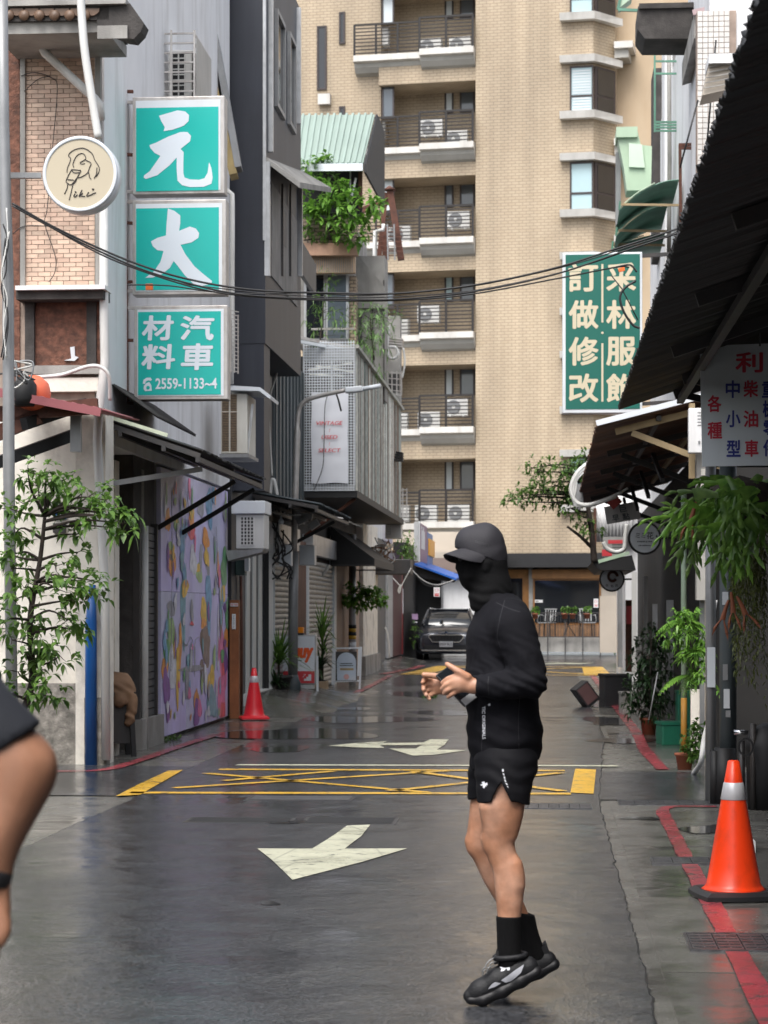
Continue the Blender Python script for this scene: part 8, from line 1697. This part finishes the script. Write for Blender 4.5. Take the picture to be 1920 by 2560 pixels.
# zip line lettering, reading down the front
vs_t, fs_t = textmesh('TIC ORIGINALS', 0.02); x0 = min(v.x for v in vs_t); x1 = max(v.x for v in vs_t); y0 = min(v.y for v in vs_t); y1 = max(v.y for v in vs_t)
vs = []; cam_p = Vector((0,0,CH))
for v in vs_t:
    px, py = 1213-(1-(v.y-y0)/(y1-y0))*8+ (v.x-x0)/(x1-x0)*1.0, 1766+(v.x-x0)/(x1-x0)*82; d = (P(px,py,1)-cam_p).normalized(); h = BV[jk_].ray_cast(cam_p, d); vs.append((h[0] if h[0] else P(px,py,YB-.15))-d*0.002)
MB().add(vs, fs_t).build('lettering', M_logo, run); stick('zip_mark', [[(1219,1762),(1225,1758),(1226,1764),(1222,1765)]], jk_, M_logo, run, YB)
M_seam = mat('seam', (0.022,0.022,0.026), 0.7, 0.1)
def seam(pts, w=1.1):
    ol = []
    c2_ = catmull([Vector((x,y,0)) for x, y in pts], 6)
    for a, b in zip(c2_[:-1], c2_[1:]):
        d = (b-a).normalized(); q = Vector((-d.y,d.x,0))*w/2; ol.append([tuple((a+q)[:2]), tuple((b+q)[:2]), tuple((b-q)[:2]), tuple((a-q)[:2])])
    stick('seam', ol, jk_, M_seam, run, YB, fine=40)
for pts in ([(1222,1690),(1220,1715),(1223,1738)], [(1262,1500),(1250,1545),(1243,1590),(1252,1620)], [(1216,1760),(1208,1800),(1204,1870),(1206,1915)], [(1300,1740),(1296,1800),(1298,1885)], [(1240,1506),(1270,1520),(1300,1530)]): seam(pts)
# shorts with a side slit
H = Sdf((Q(1150,0)[0], YB-0.36, Q(0,2025)[2]), (Q(1390,0)[0], YB+0.36, Q(0,1850)[2]), 0.005)
H.cone(Q(1264,1860), Q(1264,1900), .118, .116, 1.30, .03); H.chain([Q(1265,1910,-.085), Q(1260,1960,-.10), Q(1257,2020,-.105)], [.112,.101,.094], 1, .03); H.chain([Q(1244,1910,.085), Q(1230,1960,.09), Q(1226,2025,.095)], [.105,.090,.082], 1, .03)
X, Y, Z = H.grids(); cxs, czs = Q(1246,0)[0], Q(0,1952,-.2)[2]
H.cut((Q(0,1999)[2]+0.012*np.cos((X-cxs)*22))-Z)
wed = np.maximum(np.abs(X-cxs)-0.50*np.clip(czs-Z,0,None)*0.9, np.maximum(Y-(YB-0.12), Z-czs)); H.cut(-wed); 
H.wrinkle(0.0024, lambda X,Y,Z: np.sin(Z*110+X*25+2.2*np.sin(X*30))*np.exp(-((Z-Q(0,1930)[2])/0.06)**2)+0.8*np.sin(X*90+Z*30)*np.exp(-((Z-Q(0,1985)[2])/0.05)**2)); sh_ = H.build('shorts', M_sho, run)
def z6(pts): return [(1050+x*0.3436, 1800+y*0.3436) for x, y in pts]
stick('logo', [z6([(447,452),(470,446),(472,462),(488,455),(492,472),(478,478),(488,486),(475,482),(468,497),(455,490),(460,478),(442,478),(440,468),(456,468)])], sh_, M_logo, run, YB)
stick('stripe_print', [z6(p) for p in ([(596,357),(608,357),(610,378),(598,376)],[(600,385),(612,389),(616,404),(606,402)],[(607,410),(618,412),(622,428),(613,428)],[(613,434),(622,434),(628,452),(620,452)],[(620,458),(632,460),(640,474),(630,472)],[(630,480),(638,482),(646,494),(638,490)])], sh_, M_logo, run, YB)
# mask, cap
K = Sdf((Q(1125,0)[0], YB-0.18, Q(0,1530)[2]), (Q(1300,0)[0], YB+0.18, Q(0,1300)[2]), 0.0035)
K.cone(Q(1205,1385), Q(1203,1400), .0845, .084, .86, .02); K.cone(Q(1188,1426), Q(1175,1454), .054, .029, .86, .03); K.cone(Q(1155,1404,-.03), Q(1148,1418,-.035), .009, .012, 1, .018); K.cone(Q(1160,1388,-.06), Q(1158,1388,.02), .016, .016, 1, .02); K.cone(Q(1171,1392,-.02), Q(1172,1436,-.02), .040, .036, 1.2, .025); K.cone(Q(1172,1458,-.02), Q(1174,1458,0), .020, .020, 1, .02); K.cone(Q(1245,1520), Q(1224,1420), .068, .062, 1.05, .03); K.cone(Q(1215,1500,-.01), Q(1226,1470), .062, .066, 1.05, .03)
X, Y, Z = K.grids(); K.cut(Z-(Q(0,1380)[2]+0.0)); K.wrinkle(0.0022, lambda X,Y,Z: np.sin(Z*160+X*60+2*np.sin(X*50+Y*30))*np.exp(-((Z-Q(0,1495)[2])/0.045)**2))
K.cone(Q(1217,1408,-.070), Q(1215,1420,-.070), .015, .011, .6, .012)
K.build('face_mask', M_bala, run)
for dy in (-.062, -.012): c_ = Vector(Q(1152+ (dy+.06)*-60,1396,dy)); MB().lathe(c_, [(0.001,0.011),(0.008,0.008),(0.011,0),(0.008,-0.008),(0.001,-0.011)], 12, Vector((-0.88,-0.47,0))).build('eye', M_black, run)
C = Sdf((Q(1120,0)[0], YB-0.18, Q(0,1415)[2]), (Q(1300,0)[0], YB+0.18, Q(0,1290)[2]), 0.0035)
C.cone(Q(1204,1382), Q(1202,1374), .0905, .0895, .88, .02); C.cone(Q(1172,1352), Q(1215,1346), .045, .052, 1.2, .03); C.cone(Q(1215,1396), Q(1220,1405), .066, .06, .95, .03)
X, Y, Z = C.grids(); xa, xb = Q(1145,0)[0], Q(1262,0)[0]; zc = Q(0,1372)[2]-(X-xa)/(xb-xa)*(Q(0,1372)[2]-Q(0,1412)[2]); C.cut(zc-Z); C.wrinkle(0.0008, lambda X,Y,Z: np.sin(X*70+Y*40)*np.cos(Z*60)); cp = C.build('cap', M_cap, run)
fd = Vector((-0.84,-0.54,0)).normalized(); rd_ = Vector((0.54,-0.84,0)); cc = Vector(Q(1203,1374)); m = MB(); nth, ne = 20, 6; vs = []
for side in (0, 1):
    for i in range(nth+1):
        th_ = R(-72+144*i/nth)
        for j in range(ne+1):
            e = j/ne; ext = 0.070*max(0.0, math.cos(th_*1.15))**0.55*e; r_ = 0.087
            p = cc+fd*(r_*math.cos(th_)+ext)+rd_*(r_*0.88*math.sin(th_))*(1-0.06*e)
            vs.append(p+EZ*(0.004-0.30*ext-0.030*math.sin(th_)**2*(1+0.6*e)-side*0.004))
k_ = (nth+1)*(ne+1); fs = []
for i in range(nth):
    for j in range(ne): q = i*(ne+1)+j; fs.append((q,q+ne+1,q+ne+2,q+1)); fs.append((k_+q,k_+q+1,k_+q+ne+2,k_+q+ne+1))
    q = i*(ne+1)+ne; fs.append((q,q+ne+1,k_+q+ne+1,k_+q))
m.add(vs, fs, 0, True); br_ = m.build('cap_peak', M_cap, run)
vs_t, fs_t = textmesh('DESCENTE', 0.0); x0 = min(v.x for v in vs_t); x1 = max(v.x for v in vs_t); y0 = min(v.y for v in vs_t); y1 = max(v.y for v in vs_t); vs = []
for v in vs_t:
    f_ = (v.x-x0)/(x1-x0); px, py = 1189+f_*34, 1357+f_*9-(v.y-y0)/(y1-y0)*6; d = (P(px,py,1)-cam_p).normalized(); h = BV[cp].ray_cast(cam_p, d); vs.append((h[0] if h[0] else P(px,py,YB-.1))-d*0.001)
MB().add(vs, fs_t).build('cap_lettering', mat('print_dark', (0.05,0.05,0.055), 0.5, 0.05), run)
# socks and shoes
for nm_, pts, rr_ in (('near', [Q(1272,2292,-.10), Q(1272,2340,-.10), Q(1274,2400,-.10)], [.0455,.043,.044]), ('far', [Q(1307,2283,.117), Q(1320,2335,.12), Q(1337,2390,.12)], [.042,.039,.042])):
    D_ = Sdf(np.min(pts,0)-.07, np.max(pts,0)+.07, 0.004); D_.chain(pts, rr_, 1, .01); X, Y, Z = D_.grids(); D_.cut(Z-(pts[0][2]+0.003-(X-pts[0][0])*(0.25 if nm_ == 'far' else 0.0))); D_.build('sock', M_sock, run)
def shoe(up, sole, yc, logo=None):
    al = np.array([Q(*p[0]) for p in up]+[Q(*p[0]) for p in sole]); U = Sdf(al.min(0)-.1, al.max(0)+.1, 0.0038)
    for i in range(len(up)-1):
        if up[i][1]: U.cone(Q(*up[i][0]), Q(*up[i+1][0]), up[i][1], up[i+1][1] or up[i][1], 0.92, .02)
    L_ = Sdf(al.min(0)-.1, al.max(0)+.1, 0.0038)
    for i in range(len(sole)-1): L_.cone(Q(*sole[i][0]), Q(*sole[i+1][0]), sole[i][1], sole[i+1][1], 1.55, .02)
    u = U.build('shoe', M_shoe, run); l = L_.build('sole', M_sole, u); return u, l
nu_, nl_ = shoe([((1318,2418,-.10),.040),((1290,2425,-.10),.046),((1245,2450,-.10),.042),((1200,2476,-.10),.036),((1176,2490,-.10),.026)], [((1338,2428,-.10),.024),((1300,2448,-.10),.027),((1255,2474,-.10),.026),((1208,2496,-.10),.023),((1176,2498,-.10),.019)], -.1)
U = Sdf(np.array(Q(1230,2460,-.2)), np.array(Q(1350,2360,.0)), 0.0038); 
C2 = MB(); ring = [Vector(Q(1273+36*math.cos(a)+ (6 if math.cos(a)>0 else 0), 2390-4*math.cos(a), -.10))+Vector((0,0.045*math.sin(a),0)) for a in [i*math.pi/10 for i in range(21)]]; C2.tube(ring, 0.010, 8); C2.build('collar', M_shoe, nu_)
MB().prism([Q(1243,2378,-.12), Q(1262,2384,-.12), Q(1252,2408,-.12), Q(1236,2412,-.12)], (0,0.05,0)).build('tongue', M_shoe, nu_)
for (a, b) in (((1240,2405),(1222,2424)),((1235,2395),(1208,2432)),((1222,2424),(1206,2440)),((1236,2415),(1216,2436)),((1228,2420),(1204,2430))): MB().tube(catmull([Q(*a,-.125), Q((a[0]+b[0])/2-4,(a[1]+b[1])/2-6,-.135), Q(*b,-.13)],4), 0.0022, 5).build('lace', M_grey, nu_)
stick('shoe_logo', [z6([(572,1770),(600,1765),(612,1762),(640,1762),(655,1768),(652,1790),(655,1818),(640,1825),(628,1808),(612,1825),(588,1830),(592,1808),(578,1800),(592,1790)]), z6([(600,1758),(630,1732),(634,1738),(612,1764)])], nu_, M_logo, nu_, YB-.1, fine=6)
stick('shoe_flash', [z6([(590,1895),(640,1860),(700,1815),(758,1778),(735,1840),(690,1880),(660,1902),(625,1912)]), z6([(495,1960),(520,1925),(545,1908),(590,1915),(555,1938)]), ], nu_, M_silv, nu_, YB-.1, fine=8)
fu_, fl_ = shoe([((1366,2402,.12),.038),((1338,2412,.12),.044),((1295,2436,.12),.040),((1255,2456,.12),.032),((1235,2466,.12),.024)], [((1384,2410,.12),.023),((1345,2428,.12),.025),((1300,2452,.12),.024),((1255,2470,.12),.021),((1232,2474,.12),.016)], .12)
MB().prism([Q(1340,2385,.09), Q(1366,2356,.10), Q(1382,2405,.10), Q(1350,2415,.09)], (0,0.06,0)).build('heel_tab', M_shoe, fu_)
# the phone in the hands
ph = thing('phone', 'dark phone with painted pale screen reflection held between both hands', 'phone', Q(1142,1716,-.13), 0); ax1 = (Vector(Q(1180,1756,-.15))-Vector(Q(1106,1676,-.12))).normalized(); ax3 = Vector((0.42,-0.80,0.42)); ax3 = (ax3-ax1*ax1.dot(ax3)).normalized(); ax2 = ax3.cross(ax1); c_ = Vector(Q(1142,1716,-.135)); MB().box(c_, 0.155, 0.074, 0.009, (ax1,ax2,ax3)).build('case', M_rubber, ph, bevel=0.003); MB().box(c_+ax3*0.005, 0.148, 0.068, 0.001, (ax1,ax2,ax3)).build('screen', M_glass, ph); MB().box(c_+ax1*0.062+ax3*0.0057, 0.026, 0.066, 0.001, (ax1,ax2,ax3)).build('screen_reflection', M_galv, ph)  # the pale plate at the lower end is a painted screen reflection

# the jacket over the stool in the corner recess
jw = S(-4.25,20.6,0); jk = thing('brown_jacket', 'brown jacket draped over the stool behind the corner pillar', 'jacket', jw, 0)
Kj = Sdf((jw.x-.35,jw.y-.35,.2),(jw.x+.35,jw.y+.35,.95),.009)
def jq(x,y,z): return (jw.x+x,jw.y+y,z)
Kj.cone(jq(-.10,0,.70), jq(.06,0,.71), .12, .115, 1.2, .05); Kj.cone(jq(-.10,-.10,.66), jq(-.13,-.14,.48), .10, .10, .7, .05); Kj.cone(jq(.05,-.1,.66), jq(.07,-.14,.55), .09, .07, .7, .05); Kj.chain([jq(.10,-.02,.72), jq(.16,-.08,.60), jq(.17,-.1,.46), jq(.15,-.11,.34)], [.07,.06,.052,.046], 1, .03)
Kj.wrinkle(.007, lambda X,Y,Z: np.sin((X-jw.x)*38+Z*30+2*np.sin(Z*24+Y*15))); Kj.build('jacket_body', M_jack, jk)

# ------------------------------------------------------------------ second person at the picture edge, only an arm in view
def E2(px, py, Y): p = P(px, py, Y); return (p.x, p.y, p.z)
M_skin2 = mat('skin_backlit', (0.30,0.145,0.085), 0.5, 0.10, 30, 0.06, 200, sss=0.06, c2=(0.36,0.18,0.11))  # tan skin with the arm's backlit shade put into its colour
p2 = thing('person', 'person in dark T-shirt at the left edge, bent arm with black wristband in view', 'person', (-0.80,3.1,0), 0)
T = Sdf((-1.15,2.75,0.0), (-0.38,3.5,1.82), 0.009); cx, cy = -0.80, 3.12
T.cone((cx,cy,1.05), (cx,cy,1.38), .125, .14, 1.25, .05); T.cone((cx,cy,1.05), (cx,cy,0.92), .125, .135, 1.25, .05); T.cone((cx,cy,1.45), (cx,cy,1.56), .055, .05, 1, .03); T.cone((cx-.01,cy,1.66), (cx-.01,cy,1.64), .092, .088, 1.05, .02); T.cone((cx-.06,cy,1.58), (cx-.04,cy,1.60), .045, .05, .9, .03); T.cone((cx-.105,cy,1.63), (cx-.1,cy,1.62), .012, .014, 1, .01)
el_, wr_ = E2(48,1922,3.0), E2(-32,2190,2.98)
T.chain([E2(-185,1650,3.02), E2(-60,1800,3.0), el_], [.066,.056,.047], 1, .03); T.chain([el_, E2(22,2000,2.99), E2(-12,2090,2.985), wr_], [.047,.0465,.040,.030], 1, .03)
T.cone(wr_, E2(-36,2262,2.98), .031, .036, .7, .015)
for k in range(4): a = E2(-62+16*k,2290,2.975); b = E2(-70+18*k,2370,2.97); cpt = E2(-80+18*k,2430,2.98); T.chain([a,b,cpt], [.011,.010,.009], 1, .008)
T.chain([E2(-10,2260,2.97), E2(8,2310,2.965), E2(6,2350,2.96)], [.014,.012,.010], 1, .01)
T.chain([(cx-.02,cy+.22,1.40),(cx-.10,cy+.26,1.15),(cx-.26,cy+.22,1.12)], [.06,.045,.03], 1, .03); T.cone((cx-.28,cy+.21,1.12),(cx-.31,cy+.2,1.12),.03,.028,1,.02)
for k in range(4): T.chain([(cx-.315,cy+.185+.0,1.142-.016*k),(cx-.345,cy+.165,1.14-.017*k),(cx-.332,cy+.145,1.135-.017*k)], [.011,.010,.009], 1, .008)
T.chain([(cx-.28,cy+.17,1.14),(cx-.31,cy+.14,1.155),(cx-.33,cy+.135,1.16)], [.012,.011,.009], 1, .01)
for s_ in (-1, 1): T.cone((cx+.005,cy+s_*.094,1.655),(cx+.0,cy+s_*.092,1.625),.018,.012,.6,.012)
T.cone((cx-.098,cy-.02,1.588),(cx-.098,cy+.02,1.588),.010,.010,1,.012); T.cone((cx-.085,cy-.04,1.668),(cx-.085,cy+.04,1.668),.014,.014,1,.02)
for s_, kx, ax_ in ((-1,.06,.03),(1,-.10,.16)): T.chain([(cx,cy+s_*.1,.92),(cx-kx,cy+s_*.1,.52),(cx+ax_,cy+s_*.1,.10)], [.09,.058,.04], 1, .03)
T.build('body', M_skin2, p2)
W = Sdf((-1.15,2.75,0.8), (-0.38,3.5,1.62), 0.008); W.cone((cx,cy,0.92), (cx,cy,1.38), .150, .155, 1.25, .05); W.chain([E2(-185,1650,3.02), E2(-60,1800,3.0), E2(32,1890,3.0)], [.080,.066,.060], 1, .03); W.chain([(cx-.02,cy+.22,1.40),(cx-.08,cy+.25,1.2)], [.078,.066], 1, .03); W.cone((cx,cy,1.42),(cx,cy,1.48),.085,.066,1.2,.04)
X, Y, Z = W.grids(); a_, b_ = np.array(E2(92,1816,3.0)), np.array(E2(0,1884,3.0)); d_ = b_-a_; nrm = np.array([-d_[2],0,d_[0]]); nrm /= np.linalg.norm(nrm); nrm = nrm if nrm[2] < 0 else -nrm
W.cut(np.where(X > -0.66, (X-a_[0])*nrm[0]+(Z-a_[2])*nrm[2], -1)); W.wrinkle(0.004, lambda X,Y,Z: np.sin(X*26+Z*31+2.4*np.sin(Z*17+Y*21)+1.7*np.sin(X*19-Y*13))*(0.4+0.6*np.sin(Z*9+Y*7)**2)); W.build('t_shirt', mat('navy_black_shirt', (0.012,0.014,0.02), 0.8, 0.15, 5, 0.15, 250), p2)
for s_, kx in ((-1,.06),(1,-.10)): 
    Hh = Sdf((-1.1,2.8,.45),(-.45,3.5,1.05),.009); Hh.chain([(cx,cy+s_*.09,.95),(cx-kx*.8,cy+s_*.1,.6)], [.13,.10], 1, .03); X, Y, Z = Hh.grids(); Hh.cut(.58-Z); Hh.build('shorts', M_sho, p2)
    fx = cx+(.03 if s_ < 0 else .16); zz = .0; Ss = Sdf((fx-.35,cy+s_*.1-.12,-.02),(fx+.2,cy+s_*.1+.12,.2),.008); Ss.cone((fx+.03,cy+s_*.1,.05),(fx-.16,cy+s_*.1,.04),.048,.036,1,.02); X, Y, Z = Ss.grids(); Ss.cut(.004-Z); Ss.build('shoe', M_shoe, p2)
d_ = np.array(wr_)-np.array(E2(-2,2090,2.985)); d_ /= np.linalg.norm(d_); MB().lathe(Vector(wr_), [(.0315,-.013),(.0345,-.011),(.0345,.009),(.0315,.011)], 28, Vector(d_)).build('wristband', M_rubber, p2)
Hr = Sdf((cx-.2,cy-.16,1.5),(cx+.16,cy+.16,1.82),.006); Hr.cone((cx+.0,cy,1.675),(cx+.015,cy,1.66),.102,.098,1.05,.02); X, Y, Z = Hr.grids(); Hr.cut(np.where(X < cx-.035, 1.70, 1.612+np.clip(cx+.02-X,0,.05)*0.9)-Z); Hr.wrinkle(0.004, lambda X,Y,Z: np.sin(X*210+2*np.sin(Z*90))*np.sin(Y*190+Z*60)); Hr.build('hair', mat('black_hair', (0.006,0.005,0.005), 0.6, 0.3, 60, 0.6, 300), p2)
for s_ in (-1, 1): MB().lathe((cx-.091,cy+s_*.032,1.65), [(0.001,.008),(.007,.005),(.010,0),(.001,-.008)], 12, Vector((-1,0,0))).build('eye', M_black, p2)
